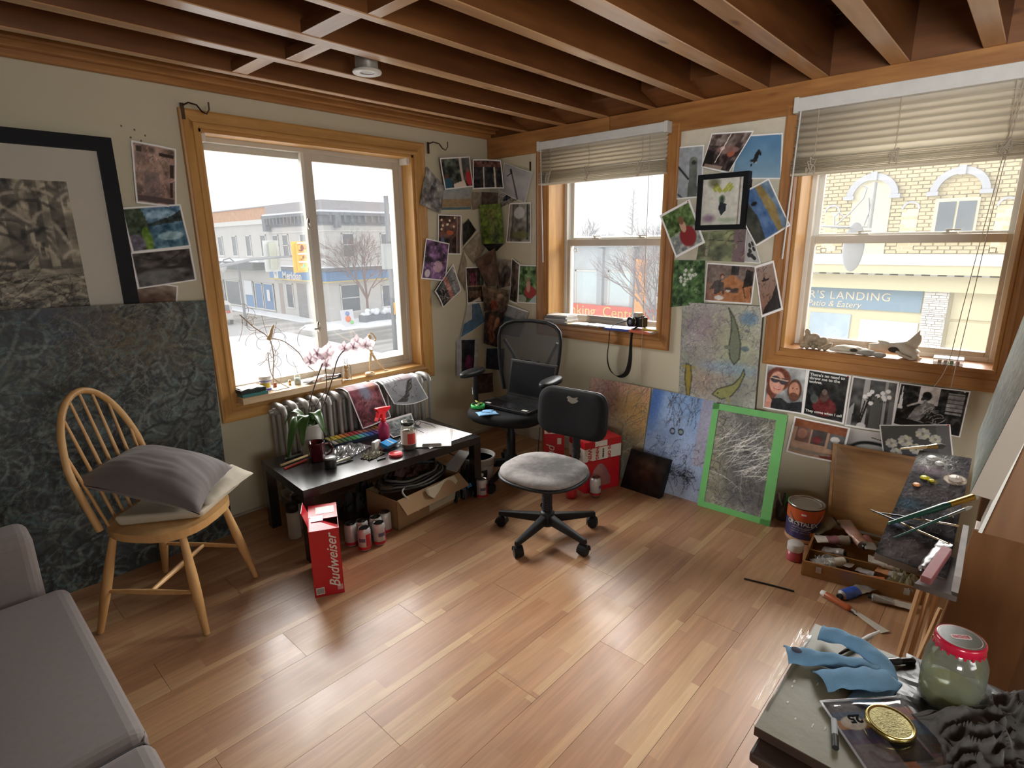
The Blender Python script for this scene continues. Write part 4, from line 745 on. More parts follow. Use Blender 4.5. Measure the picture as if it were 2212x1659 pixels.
    if k == 'bar_crowd': a=_a(56,44,(.2,.14,.13)); a.rect(0,.65,1,1,(.36,.3,.28)).noise(9,.35,3).ell(.6,.55,.3,.1,(.6,.42,.4),a=.7).ell(.15,.3,.15,.2,(.1,.09,.09)).ell(.45,.58,.06,.05,(.75,.65,.6)).line((.5,.97),(.42,.2),.014,(.85,.82,.78)).rect(.1,0,.7,.12,(.6,.5,.44),.8).ell(.75,.45,.1,.07,(.6,.3,.2)); return a.border(.03)
    if k == 'blue_bird': a=_a(56,50).grad((.24,.44,.62),(.46,.6,.7)).noise(3,.06,3).ell(.46,.5,.045,.14,(.08,.08,.09),rot=-.2).ell(.42,.42,.08,.03,(.12,.12,.12)).ell(.52,.6,.03,.08,(.1,.1,.1),rot=.5).ell(.47,.37,.02,.03,(.6,.6,.6)).rect(.36,.3,.4,.34,(.1,.1,.1)); return a.border(.03)
    if k == 'lake_hiker': a=Art(50,50,(.3,.4,.5)).grad((.36,.46,.56),(.2,.3,.42)).poly([(0,.75),(.5,.88),(1,.8),(1,.66),(0,.6)],(.5,.42,.22)).poly([(0,.6),(1,.68),(1,.3),(.6,.25),(0,.4)],(.22,.36,.56)).poly([(0,0),(1,0),(1,.3),(.6,.38),(.2,.3),(0,.25)],(.2,.21,.18)).ell(.3,.42,.04,.08,(.06,.06,.06)).noise(9,.15,3); return a.border(.03)
    if k == 'red_dress': a=Art(44,52,(.4,.45,.36),.85).noise(12,.4,3).poly([(0,0),(1,0),(1,.45),(0,.4)],(.5,.53,.52)).poly([(0,.45),(1,.5),(1,1),(0,1)],(.27,.38,.17)).noise(14,.3,6,(.9,1,.8)).ell(.6,.3,.25,.22,(.52,.11,.13)).ell(.55,.55,.09,.14,(.72,.55,.45)).ell(.55,.68,.08,.09,(.45,.3,.2)); return a.border(.05)
    if k == 'green_sketch': a.c[:]=(.42,.45,.32); a.noise(5,.3,3,(1,1,.6)).rect(.75,0,1,1,(.42,.34,.36)).rect(.18,.0,.22,1,(.5,.52,.42)).line((.1,.72),(.95,.62),.008,(.15,.15,.12)).strokes(40,[(.3,.35,.2),(.35,.22,.22),(.55,.58,.4)],.25,.008,4); return a
    if k == 'black_flowers': a=_a(30,50,(.62,.62,.61)); [a.ell(R_.uniform(.25,.8),R_.uniform(.1,.8),.13,.08,(.16,.16,.17)) for _ in range(8)]; return a.border(.03)
    if k == 'white_blooms': a=Art(40,52,(.2,.33,.16),.75).noise(12,.35,3,(.9,1.1,.7)); [a.ell(.45+R_.gauss(0,.13),.6+R_.gauss(0,.1),.05,.035,(.72,.74,.7)) for _ in range(14)]; a.strokes(70,[(.3,.45,.25),(.12,.22,.1),(.5,.55,.4)],.15,.006,5); return a
    if k == 'workshop_dog': a=Art(60,46,(.5,.38,.3),1.3).rect(0,.5,1,1,(.42,.36,.33)).poly([(0,0),(1,0),(1,.4),(.55,.75),(.3,.5)],(.62,.38,.22)).rect(.52,.72,.68,1,(.16,.15,.15)).poly([(.05,.2),(.2,.55),(.34,.6),(.36,.3),(.25,.2)],(.25,.22,.21)).poly([(.03,0),(.05,.3),(.2,.35),(.22,0)],(.55,.38,.32)).ell(.35,.68,.045,.07,(.36,.19,.12)).ell(.36,.66,.028,.045,(.72,.54,.45)).poly([(.3,.55),(.4,.52),(.43,.2),(.39,.2)],(.25,.22,.21)).ell(.56,.33,.15,.06,(.28,.22,.19),rot=-.2).ell(.66,.36,.05,.05,(.25,.2,.17)).ell(.5,.31,.05,.03,(.72,.68,.64)).poly([(.78,.4),(.98,.5),(.95,.85),(.82,.9)],(.13,.11,.1)).ell(.32,.12,.1,.06,(.75,.72,.7)).noise(12,.12,3).line((.8,.4),(.85,.15),.012,(.1,.08,.07)).line((.94,.42),(.98,.15),.012,(.1,.08,.07)); return a.border(.035)
    if k == 'dusk_bird': a=Art(36,54,(.6,.45,.38),.6).grad((.55,.47,.43),(.5,.33,.24)).ell(.45,.68,.2,.02,(.1,.07,.07)).ell(.4,.7,.06,.03,(.1,.07,.07)).poly([(0,.0),(1,0),(1,.6),(.6,.3),(.2,.15)],(.13,.1,.1)).strokes(50,[(.3,.2,.17),(.15,.1,.09)],.15,.006,3,lambda x,y:PI/2); return a.border(.04)
    if k == 'couple_selfie':
        a=Art(70,80,(.55,.57,.58),.85).noise(5,.35,3).ell(.33,.7,.3,.26,(.42,.2,.14)).ell(.2,.45,.14,.22,(.4,.2,.13)).ell(.31,.62,.19,.25,(.78,.55,.46)).ell(.75,.5,.17,.24,(.33,.2,.14)).ell(.74,.5,.13,.18,(.72,.48,.38)).ell(.74,.36,.12,.09,(.4,.24,.17)).poly([(.05,0),(.2,.25),(.45,.3),(.62,.2),(.95,.28),(1,0)],(.13,.14,.16)).poly([(0,0),(.1,.35),(.22,.22),(.2,0)],(.75,.5,.42)).ell(.26,.69,.12,.075,(.22,.2,.24)).ell(.46,.66,.1,.07,(.22,.2,.24)).line((.14,.72),(.56,.68),.012,(.75,.6,.5)).ell(.33,.49,.09,.025,(.75,.3,.28)).ell(.33,.5,.06,.012,(.92,.9,.88)).ell(.33,.58,.03,.035,(.82,.58,.5)).ell(.7,.54,.02,.012,(.15,.1,.1)).ell(.8,.54,.02,.012,(.15,.1,.1)).ell(.75,.4,.04,.012,(.6,.28,.25)).noise(20,.08,4); return a.border(.03)
    if k == 'quote_poster': a=Art(60,76,(.1,.11,.11),.8).noise(6,.22,3).ell(.5,.27,.28,.2,(.38,.08,.09)).ell(.48,.48,.1,.12,(.3,.2,.18)).ell(.47,.58,.06,.06,(.4,.33,.3)).ell(.25,.4,.1,.1,(.25,.27,.26)).noise(18,.1,4); return a.border(.03)
    if k == 'orchid_photo':
        a=Art(66,76,(.25,.25,.25),.8).noise(6,.35,3).rect(.3,0,.42,1,(.6,.6,.6)).rect(.5,0,.72,.65,(.3,.31,.3)).rect(.74,0,.8,1,(.55,.55,.55)).rect(.85,0,1,.6,(.4,.4,.4)).poly([(.0,.3),(.15,.5),(.12,0),(0,0)],(.55,.55,.55))
        [a.ell(.4+.045*i+R_.gauss(0,.04),.62+R_.gauss(0,.07),.05,.04,(.82,.82,.82)).ell(.4+.045*i,.6+R_.gauss(0,.05),.015,.02,(.15,.15,.15)) for i in range(10)]
        return a.line((.42,.55),(.3,.05),.016,(.05,.05,.05)).line((.36,.55),(.27,.05),.012,(.05,.05,.05)).ell(.35,.05,.1,.07,(.72,.72,.72)).border(.03)
    if k == 'flute_player': a=Art(84,70,(.08,.08,.08),1.25).noise(9,.25,3).rect(.32,.6,.6,.98,(.78,.78,.78)).ell(.43,.78,.07,.1,(.07,.07,.07)).ell(.4,.7,.05,.06,(.2,.2,.2)).poly([(.2,.2),(.3,.5),(.42,.65),(.55,.62),(.62,.35),(.58,.15)],(.45,.45,.45)).poly([(.38,.2),(.5,.45),(.66,.45),(.64,.1)],(.06,.06,.06)).strokes(30,[(.75,.75,.75),(.12,.12,.12)],.2,.008,6,lambda x,y:.7,(.35,.15,.6,.5)).line((.18,.5),(.42,.68),.02,(.65,.65,.65)).ell(.25,.72,.05,.05,(.1,.1,.1)).rect(.72,.45,.95,.9,(.5,.5,.5)).noise(14,.25,7).rect(0,.0,1,.13,(.05,.05,.05)).poly([(.03,.4),(.06,.95),(.1,.4)],(.8,.8,.8)); [a.rect(.7,.5+.09*i,.98,.515+.09*i,(.08,.08,.08)) for i in range(5)]; return a.border(.025)
    if k == 'photo_collage': a=Art(70,60,(.62,.48,.38),1.2).rect(0,.75,1,1,(.5,.26,.14)).rect(.1,.38,.36,.76,(.42,.3,.27)).ell(.22,.6,.09,.13,(.6,.4,.33)).rect(.39,.38,.65,.76,(.25,.22,.22)).ell(.5,.5,.08,.1,(.4,.12,.12)).rect(.69,.32,.96,.74,(.35,.34,.34)).ell(.8,.6,.08,.08,(.75,.74,.72)).ell(.8,.1,.2,.1,(.45,.2,.12)).ell(.4,.15,.4,.05,(.5,.44,.38)).noise(9,.08,2); return a.border(.04)
    if k == 'arch_photo': return a.grad((.72,.71,.7),(.6,.6,.6)).ell(.7,0,.65,.5,(.08,.08,.08)).ell(.7,0,.55,.36,(.6,.6,.6)).line((.7,.7),(1,.6),.02,(.2,.2,.2))
    a=Art(84,56,(.3,.3,.3),1.5).grad((.28,.29,.27),(.24,.25,.27)).rect(.8,0,1,1,(.33,.33,.34))
    for cx,cy,s in ((.62,.72,.16),(.36,.5,.17),(.15,.42,.14),(.78,.55,.13),(.5,.25,.15),(.2,.12,.14)):
        for q in range(9): a.ell(cx+s*.6*math.cos(q*.7)/1.5,cy+s*.7*math.sin(q*.7),s*.28,s*.34,(.6+.05*(q%3),.6+.05*(q%3),.61),rot=q*.7)
        a.ell(cx,cy,.02,.03,(.5,.48,.4))
    return a.border(.025)
PAPER = printmat()
PRL = {
'deer_forest':('print of a pink and brown wood framed by dark bars, left of the big window',.012),
'green_lake':('print of a green and blue lake landscape left of the big window',.016),
'dark_pond':('dark grey print of a pond with branches, below the lake print',.01),
'brown_photo':('half hidden brown interior print, lowest left of the big window',.003),
'grey_peaks':('grey painting print of jagged peaks right beside the big window frame',.008),
'window_figures':('print of two seated figures before a window, top of the corner cluster',.006),
'sand_dune':('print of a sandy dune under grey sky in the corner cluster',.003),
'dark_windows':('curled print of dark window panes bridging the top of the room corner',-.03),
'bird_branch':('pale print of a bird on a bare branch, top right of the corner cluster',.012),
'blue_scrap':('small print with a blackish blue animal under the bird branch print',.004),
'green_figure':('bright olive green print of a stretching figure bent across the room corner',.01),
'grey_street':('print of a bare tree street scene with white border, upper right of corner cluster',.006),
'cafe_lights':('print of a warm lit cafe interior, upper left of the corner cluster',.004),
'dark_sketch':('small dark print edge beside the cafe print',.003),
'cream_sketch':('tilted cream sketch print at the middle of the corner cluster',.008),
'purple_market':('purple print of a crowd with white border overlapping the window frame',.01),
'red_sunset':('tilted print of a red sunset shore below the purple print',.014),
'bookshelf':('print of a dark bookshelf room in the corner cluster',.004),
'brown_portrait':('brown portrait print folded across the room corner',.012),
'grey_torso':('greyish brown print half hidden right of the brown portrait',.003),
'dark_leaves':('narrow tilted dark print left of the garden print by the small window',.004),
'garden_woman':('print of a person in red in a green garden beside the small window frame',.004),
'orange_face':('dark print with orange shape stretched across the corner below the brown portrait',-.01),
'blue_cloth_photo':('tilted blue print with folded white corner low on the left of the corner',.01),
'amber_figures':('dark amber print of figures low in the room corner',-.01),
'teal_coast':('print of a dark teal coast under grey sky behind the mesh chair back',.008),
'violet_bloom':('white bordered print of a dark violet bloom, lowest left of the corner',.012),
'navy_sheet':('plain navy blue sheet low in the room corner behind the mesh chair',.004),
'rose_sheet':('dim rose grey sheet, lowest in the corner beside the mesh chair arm',.002),
'brown_scrap':('brown print scrap under the curled dark window print',.002),
'pale_scrap':('pale brown print scrap right of the sandy dune print',.002),
'cream_notes':('narrow cream print left of the bookshelf print',.004),
'black_scrap':('black print edge peeking out under the olive green print',.002),
'stone_tower':('blue grey print of a stone totem tower right of the small window',.006),
'bar_crowd':('curled print of a crowded bar interior, topmost between the right windows',.02),
'blue_bird':('blue sky print with a flying bird of prey, top right between the windows',.006),
'lake_hiker':('tilted print of a person by an autumn lake beside the deer frame',.012),
'red_dress':('tilted print of a seated person in a red dress overlapping the small window frame',.01),
'green_sketch':('yellow green and purple watercolour print below the deer frame',.005),
'black_flowers':('narrow print of black flower shapes beside the yellow green watercolour',.004),
'white_blooms':('green print of white blossoms left of the workshop photo',.006),
'workshop_dog':('photo print of a kneeling person and a dog in a room above the fish painting',.006),
'dusk_bird':('pinkish brown print of a bird at dusk lifting off the large window frame',.016),
'couple_selfie':('colour photo print of two people, one in sunglasses, below the large window',.006),
'quote_poster':('black poster with white quote lettering and red cloaked figure',.006),
'orchid_photo':('black and white photo print of white orchids in a vase',.004),
'flute_player':('black and white photo print of a draped person raising a cup',.008),
'photo_collage':('curled brown print of three small pictures under the selfie print',.014),
'arch_photo':('small black and white print of dark arcs behind the paint box lid',.003),
'white_petals':('grey photo print of white peony petals behind the paint box lid',.008),
}
PINH = mat('pin_head', (.5,.05,.05), .4)
MP = {}
for k, q in PP.items():
    lab, bul = PRL[k]; A_ = art_of(k); q = [Vector(p) for p in q]; c = sum(q, Vector())/4
    nrm = (q[1]-q[0]).cross(q[3]-q[0]).normalized(); toc = Vector((-3.2,-3.2,1.5))-c
    if nrm.dot(toc) < 0: nrm = -nrm
    sd = len(k)*1.37
    def f(u, v, q=q, nrm=nrm, bul=bul, sd=sd):
        p = (q[3].lerp(q[2], u)).lerp(q[0].lerp(q[1], u), v)
        b = abs(bul)*(math.sin(PI*u)*.3+.7*(1-v)**2*math.sin(PI*min(1,u+.15))) if bul > 0 else abs(bul)*(math.sin(PI*u))*.7
        b += .0015*math.sin(9*u+sd)+.0015*math.sin(7*v+sd) + .0018
        return tuple(p + nrm*b)
    t = T('photo_print', lab, 'print', tuple(c)); MP[k] = t
    artmesh('sheet', A_, f, PAPER, t)
    if k in ('deer_forest','bird_branch','grey_street','workshop_dog','couple_selfie','quote_poster','flute_player','white_petals','red_dress','lake_hiker','blue_bird','window_figures','orchid_photo'):
        p = f(.93, .97) if k != 'white_petals' else f(.97, .97); MB().ell(p, (.004,.004,.004), 8, 6).build('pin', PINH if k in ('white_petals','red_dress','quote_poster') else WHITEP, t, world=True)
WL = mat('print_white', (.8,.8,.78), .6)
qq = PP['quote_poster']; PM = lambda u, v: Matrix(((0,0,-1,-.026), (-1,0,0,qq[0][1]+(qq[1][1]-qq[0][1])*u), (0,1,0,qq[3][2]+(qq[0][2]-qq[3][2])*v), (0,0,0,1)))
for i, s_ in enumerate(("There's no need to", "throw me to the", "wolves.")): text('lettering', s_, .021, PM(.08, .9-.075*i), WL, MP['quote_poster'], align='LEFT', bold=.0006, ext=.0002)
text('lettering', 'They come when I call', .019, PM(.07, .12), WL, MP['quote_poster'], align='LEFT', bold=.0006, ext=.0002)
# ---------- framed drawing and paintings ----------
BLKF = mat('black_frame', (.012,.013,.016), .5, spec=.15); MAT_ = mat('cream_mount', (.60,.56,.49), .8, var=.03)
t = T('framed_drawing', 'large black framed grey forest and stream drawing with cream mount on left wall', 'picture', (-2.88, 0, 1.2))
fr = (-3.40, -2.475, 1.07, 1.91)
for m in frame(MB(MB_), fr, [(0,0.005),(0,.03),(.06,.03),(.06,0)]): m.build('frame', BLKF, t, world=True)
MB().box(fr[0], fr[1], -.012, -.004, fr[2], fr[3]).build('mount', MAT_, t, world=True)
a = Art(150, 150, (.6,.56,.48), .95); a.grad((.62,.58,.49),(.55,.53,.45)).noise(5,.3,2); a.rect(0,0,1,.42,(.36,.34,.3),.6)
for x, w in ((.06,.07),(.3,.014),(.47,.012),(.55,.014),(.72,.03),(.83,.028),(.93,.03),(.62,.008),(.2,.02),(.4,.006)): a.poly([(x-w,1),(x+w,1),(x+w*.9,.42),(x-w*1.1,.42)],(.24,.22,.19),.75); a.rect(x-w*.6,0,x+w*.5,.3,(.2,.18,.15),.45)
a.poly([(0,.6),(.35,.55),(.75,.48),(.75,.42),(0,.42)],(.15,.14,.12),.8); a.line((.15,.56),(.68,.45),.012,(.55,.5,.42)); a.patches(9,[(.25,.23,.2),(.5,.47,.4),(.33,.3,.27)],3,.55,(0,.42,1,1)); a.strokes(260,[(.12,.11,.1),(.68,.63,.54),(.3,.28,.25)],.2,.014,5,lambda x,y: 0 if y<.45 else PI/2+.2*math.sin(9*x),a=.4,curl=.8); a.strokes(130,[(.1,.09,.08),(.62,.58,.5)],.22,.002,6,lambda x,y:.1,(0,.05,1,.4),a=.6); a.rect(0,0,.28,.18,(.13,.12,.13),.7); a.noise(30,.12,4)
artmesh('drawing', a, lambda u, v: (-3.34+.735*u+0, -.0145, 1.155+.62*v), printmat('charcoal_print', .5), t)
def canvas(name, label, cat, bl, br, tr, tl, th, A_, m, edge, back=(0,0,0), fr_=None):
    """leaning canvas: front quad corners in world, thickness th behind"""
    bl, br, tr, tl = map(Vector, (bl, br, tr, tl)); n = (br-bl).cross(tl-bl).normalized()
    if n.dot(Vector((-3.2,-3.2,1.2))-bl) < 0: n = -n
    t = T(name, label, cat, tuple((bl+br)/2))
    MB().hexa([bl-n*.0015, br-n*.0015, tr-n*.0015, tl-n*.0015], [bl-n*th, br-n*th, tr-n*th, tl-n*th]).build('panel', edge, t, world=True, bevel=.001)
    artmesh('painted_face', A_, lambda u, v: tuple(bl.lerp(br, u).lerp(tl.lerp(tr, u), v)), m, t)
    return t, n
EDGE = mat('raw_canvas_edge', (.5,.47,.4), .85); IMP = printmat('thick_paint', .45, .22, 22, .35); PASTEL = printmat('chalky_paint', .75, .14, 45)
# big dark canvas against the left wall
a = Art(230, 300, (.24,.27,.27), .77); a.noise(4,.16,2,(.9,1,1)); a.ell(.55,.92,.3,.12,(.33,.28,.2),rot=-.3,a=.8,soft=1.2).ell(.42,.75,.2,.1,(.26,.24,.18),a=.7,soft=1.4).ell(.38,.93,.14,.08,(.1,.15,.28),a=.8,soft=1.4).ell(.1,.8,.12,.2,(.16,.28,.27),a=.6,soft=1.4).ell(.5,.68,.3,.1,(.24,.22,.18),a=.6,soft=1.5).ell(.9,.9,.15,.15,(.28,.32,.3),a=.6,soft=1.5)
flow = lambda x, y: 2.6*math.sin(5*x+3*y)+2*math.cos(7*y-2*x)
a.strokes(900,[(.13,.14,.14),(.17,.19,.2),(.40,.44,.43),(.26,.36,.37),(.34,.34,.29),(.11,.12,.13)],.16,.007,3,flow,a=.42,curl=2.2); a.strokes(500,[(.08,.09,.09),(.42,.46,.45),(.14,.15,.16)],.17,.004,23,flow,a=.5,curl=2.2); a.strokes(260,[(.42,.34,.22),(.3,.24,.16),(.36,.36,.3)],.16,.0022,8,lambda x,y:.6,(.3,.72,.85,1),a=.5); a.strokes(350,[(.46,.5,.48),(.06,.07,.08)],.09,.0034,13,flow,a=.5,curl=3)
bigp, _ = canvas('large_painting', 'large dark swirling abstract canvas leaning on the left wall behind wooden chair', 'painting', (-3.16,-.19,0), (-2.205,-.19,0), (-2.135,-.075,1.234), (-3.12,-.075,1.26), .03, a, IMP, EDGE)
# three leaning paintings + green taped one under the small window
a = Art(80, 110, (.6,.5,.4), .72); a.grad((.72,.55,.48),(.52,.54,.45)).noise(5,.25,3).ell(.85,.7,.3,.25,(.75,.58,.25),a=.7,soft=1.2).ell(.2,.75,.2,.3,(.62,.5,.52),a=.5,soft=1).ell(.5,.25,.4,.3,(.42,.45,.38),a=.6,soft=1); a.strokes(280,[(.38,.33,.3),(.75,.65,.55),(.6,.35,.3),(.7,.55,.25),(.35,.4,.36)],.2,.003,4,lambda x,y:PI/2+.5*math.sin(6*x),a=.7,curl=1.5)
canvas('leaning_painting', 'orange and ochre abstract painting leaning below the small window, leftmost of three', 'painting', (-.213,-1.01,0), (-.213,-1.49,0), (-.045,-1.452,.586), (-.045,-.99,.588), .018, a, PASTEL, EDGE)
a = Art(90, 120, (.45,.55,.7), .72); a.grad((.40,.54,.74),(.56,.6,.7)).noise(4,.15,3).ell(.05,.9,.12,.3,(.2,.36,.68),a=.8,soft=1).rect(.8,.35,1,1,(.55,.5,.56),.7)
for cx in (.33,.48,.68): a.strokes(26,[(.12,.14,.2),(.3,.3,.34),(.55,.58,.66)],.16,.004,int(cx*50),lambda x,y:PI/2,(cx-.06,.6,cx+.06,.95),a=.8,curl=.8)
a.ell(.42,.62,.045,.035,(.12,.13,.17),a=.9).ell(.42,.62,.03,.02,(.45,.5,.6)).ell(.55,.63,.045,.035,(.12,.13,.17),a=.9).ell(.55,.63,.03,.02,(.42,.5,.48)); a.strokes(110,[(.17,.15,.2),(.3,.27,.35),(.6,.62,.68)],.13,.004,9,None,(.05,.1,.95,.55),a=.7,curl=3); a.strokes(30,[(.1,.1,.12)],.2,.003,10,lambda x,y:-.15,(.3,.2,.8,.27),a=.8)
canvas('leaning_painting', 'blue painting with dark sketched figures leaning between orange and green taped ones', 'painting', (-.235,-1.50,0), (-.235,-1.90,0), (-.047,-1.885,.576), (-.047,-1.468,.588), .018, a, PASTEL, EDGE)
a = Art(100, 150, (.42,.42,.4), .7); a.noise(4,.2,3).ell(.15,.4,.25,.4,(.58,.57,.42),a=.7,soft=1.4).ell(.85,.85,.2,.3,(.55,.55,.42),a=.6,soft=1.2).ell(.55,.5,.3,.4,(.3,.3,.31),a=.7,soft=1.3); a.strokes(520,[(.18,.19,.2),(.6,.6,.57),(.32,.33,.36),(.5,.5,.4),(.22,.22,.22),(.38,.36,.42)],.16,.003,4,lambda x,y:.5+1.6*math.sin(4*y+2*x),a=.75,curl=2); a.strokes(60,[(.78,.78,.75)],.3,.002,6,lambda x,y:.55,(.05,.35,.75,.7),a=.7,curl=.4)
gt, n = canvas('green_taped_painting', 'grey abstract painting edged with green masking tape leaning below the prints', 'painting', (-.262,-1.905,0), (-.25,-2.307,0), (-.062,-2.283,.577), (-.062,-1.872,.571), .016, a, IMP, EDGE)
GT = mat('green_masking_tape', (.16,.50,.15), .5, var=.15, scale=12); q = [Vector(p) for p in ((-.262,-1.905,0), (-.25,-2.307,0), (-.062,-2.283,.577), (-.062,-1.872,.571))]
def gp(u, v, o): return q[0].lerp(q[1], u).lerp(q[3].lerp(q[2], u), v)+n*o
for u0, u1, v0, v1 in ((0,.09,0,1),(.87,1,0,1),(0,1,.94,1),(0,1,0,.055)):
    c = [(u0,v0),(u1,v0),(u1,v1),(u0,v1)]; MB().hexa([gp(*x,-.004) for x in c],[gp(*x,.0022) for x in c]).build('tape', GT, gt, world=True)
# koi painting
a = Art(90, 116, (.56,.57,.53), .78); a.noise(5,.16,3).ell(.35,.75,.25,.2,(.52,.42,.48),a=.6,soft=1.4).ell(.7,.65,.25,.25,(.6,.62,.45),a=.6,soft=1.3).ell(.35,.25,.2,.15,(.62,.5,.43),a=.6,soft=1.3).ell(.65,.4,.35,.06,(.42,.55,.66),a=.7,soft=1).ell(.85,.88,.1,.06,(.3,.45,.6),a=.8,soft=.8)
a.strokes(420,[(.33,.33,.35),(.68,.68,.64),(.45,.44,.48),(.42,.3,.38),(.58,.6,.45),(.3,.33,.4)],.14,.003,4,lambda x,y:2+math.sin(5*x)*1.3,a=.62,curl=2.6)
def fishp(P, c, dk=(.2,.22,.18)):
    a.poly(P, c)
    for i in range(len(P)): a.line(P[i-1], P[i], .006, dk, .8)
def fish(p, c, dk=(.22,.24,.2), w=.05):
    for i in range(len(p)-1): a.line(p[i], p[i+1], (w*(1.1 if i else .7)+.012)*(1-.75*i/len(p)), dk)
    for i in range(len(p)-1): a.line(p[i], p[i+1], w*(1.1 if i else .7)*(1-.75*i/len(p)), c)
fishp([(.6,.97),(.67,.89),(.73,.78),(.775,.64),(.77,.5),(.71,.44),(.655,.5),(.635,.62),(.65,.76),(.64,.88)],(.40,.43,.35)); a.ell(.62,.6,.05,.02,(.4,.43,.38)).ell(.83,.6,.05,.025,(.35,.42,.45)); fishp([(.09,.39),(.15,.38),(.175,.26),(.15,.03),(.125,.03),(.08,.24)],(.55,.47,.16)); a.ell(.06,.36,.03,.015,(.55,.5,.25)).ell(.19,.36,.03,.015,(.55,.5,.25)); fishp([(.46,.12),(.52,.18),(.62,.215),(.72,.25),(.8,.33),(.835,.41),(.85,.36),(.79,.23),(.70,.13),(.58,.085)],(.5,.5,.28)); a.poly([(.62,.13),(.7,.02),(.68,.14)],(.5,.5,.3)).ell(.53,.14,.008,.008,(.05,.05,.05))
koi, _ = canvas('fish_painting', 'pale abstract painting with three green and yellow fish hanging between the right windows', 'painting', (-.034,-1.636,.54), (-.034,-2.098,.54), (-.034,-2.09,1.147), (-.034,-1.624,1.14), .03, a, PASTEL, mat('dark_canvas_edge', (.16,.13,.1), .8)); 
# deer picture
t = T('deer_picture', 'small black framed watercolour of a green stag head between right windows', 'picture', (-.02,-1.83,1.55))
rq = (1.712, 1.938, 1.578, 1.82)
for m in frame(MB(Tr((-.046,0,0))@MR_), rq, [(0,0),(0,.018),(.026,.018),(.026,-.038)]): m.build('frame', BLKF, t, world=True)
a = Art(60, 72, (.72,.72,.68), .84); a.ell(.5,.55,.08,.1,(.4,.48,.35)).ell(.5,.5,.045,.12,(.2,.26,.24)).poly([(.45,.5),(.62,.45),(.6,.3),(.5,.2),(.42,.35)],(.1,.12,.17)); [a.ell(.5+s*x,.75+y,.03,.07,(.62,.64,.2),rot=-s*.6) for s in (-1,1) for x,y in ((.1,0),(.18,.08),(.2,.02),(.12,.1),(.06,.02))]; a.ell(.2,.15,.14,.08,(.42,.28,.42),a=.7,soft=1).ell(.28,.92,.13,.09,(.25,.25,.12),a=.7,soft=1).ell(.65,.1,.2,.05,(.45,.55,.4),a=.6,soft=1).rect(.9,0,.92,1,(.5,.42,.4)); a.noise(14,.08,3)
artmesh('watercolour', a, lambda u, v: (-.050, -1.712-.226*u, 1.578+.242*v), PAPER, t); MB().box(-.047,-.008,-1.938,-1.712,1.578,1.82).build('backing', BLKF, t, world=True)
# small dark painting
a = Art(50, 44, (.05,.035,.03)); a.ell(.5,.5,.3,.3,(.2,.1,.05),soft=1.4).ell(.45,.75,.25,.1,(.28,.18,.13),a=.6,soft=1.4).noise(6,.1,3)
canvas('small_dark_painting', 'small black and brown painting propped on floor before the blue painting', 'painting', (-.335,-1.43,0), (-.335,-1.70,0), (-.262,-1.715,.232), (-.262,-1.455,.238), .045, a, mat('x',(0,0,0)) if 0 else printmat('dark_glossy', .3), BLKF)

# ---------- sofa ----------
GREYF = mat('grey_sofa_fabric', (.255,.22,.212), .9, var=.1, scale=60, bump=.15, bscale=900, sheen=.15)
sofa = T('sofa', 'grey fabric sofa with square arm at lower left', 'sofa', (-3.5,-1.9,0))
MB().box(-3.95,-3.03,-2.9,-.86,.08,.24).build('base', GREYF, sofa, world=True, bevel=.02)
def cush(x0,x1,y0,y1,z0,z1,r=.035,crown=.012):
    mb = MB(); cx=(x0+x1)/2; cy=(y0+y1)/2; cz=(z0+z1)/2
    mb.cbox((cx,cy,cz),(x1-x0,y1-y0,z1-z0)); return mb
for y0, y1 in ((-1.792,-.90),(-2.70,-1.798)):
    c = cush(-3.9,-2.985,y0,y1,.24,.40).build('seat_cushion', GREYF, sofa, world=True, bevel=.035, seg=4)
    MB().tube([(-3.85,y0+.012,.385),(-3.02,y0+.012,.385),(-2.998,y0+.03,.385),(-2.998,y1-.03,.385),(-3.02,y1-.012,.385),(-3.85,y1-.012,.385)], .004, 6).build('piping', mat('dark_piping',(.06,.055,.055),.9), c, world=True) if 0 else None
    mb = MB(); mb.tube([(-3.85,y0-.0,.378),(-3.0,y0,.378),(-2.992,y0+.03,.378),(-2.992,y1-.03,.378),(-3.0,y1,.378)], .0035, 6); o = mb.build('piping', mat('dark_piping',(.06,.055,.055),.9), None); o.parent = c; o.matrix_local = MW[c.name].inverted() @ MW[o.name]
MB().box(-3.95,-3.04,-.88,-.72,.08,.60).build('arm', GREYF, sofa, world=True, bevel=.035, seg=4)
MB().box(-4.1,-3.85,-2.9,-.72,.08,.78).build('backrest', GREYF, sofa, world=True, bevel=.04, seg=4)
for x in (-3.9,-3.1):
    for y in (-2.8,-.85): MB().cyl((x,y,0),(x,y,.08),.02,10).build('leg', BLACK, sofa, world=True)
WB_ = wood('light_board', (.55,.36,.17), (.78,.58,.33), 'z', .5, 6)
MB().hexa([(-3.30,-2.35,.4),(-3.218,-2.30,.4),(-3.218,-2.33,.4),(-3.30,-2.38,.4)],[(-3.30,-2.35,.86),(-3.235,-2.16,.86),(-3.235,-2.19,.86),(-3.30,-2.38,.86)]).build('wooden_board', WB_, None, label='light wooden board edge at far lower left, on the sofa', cat='board')
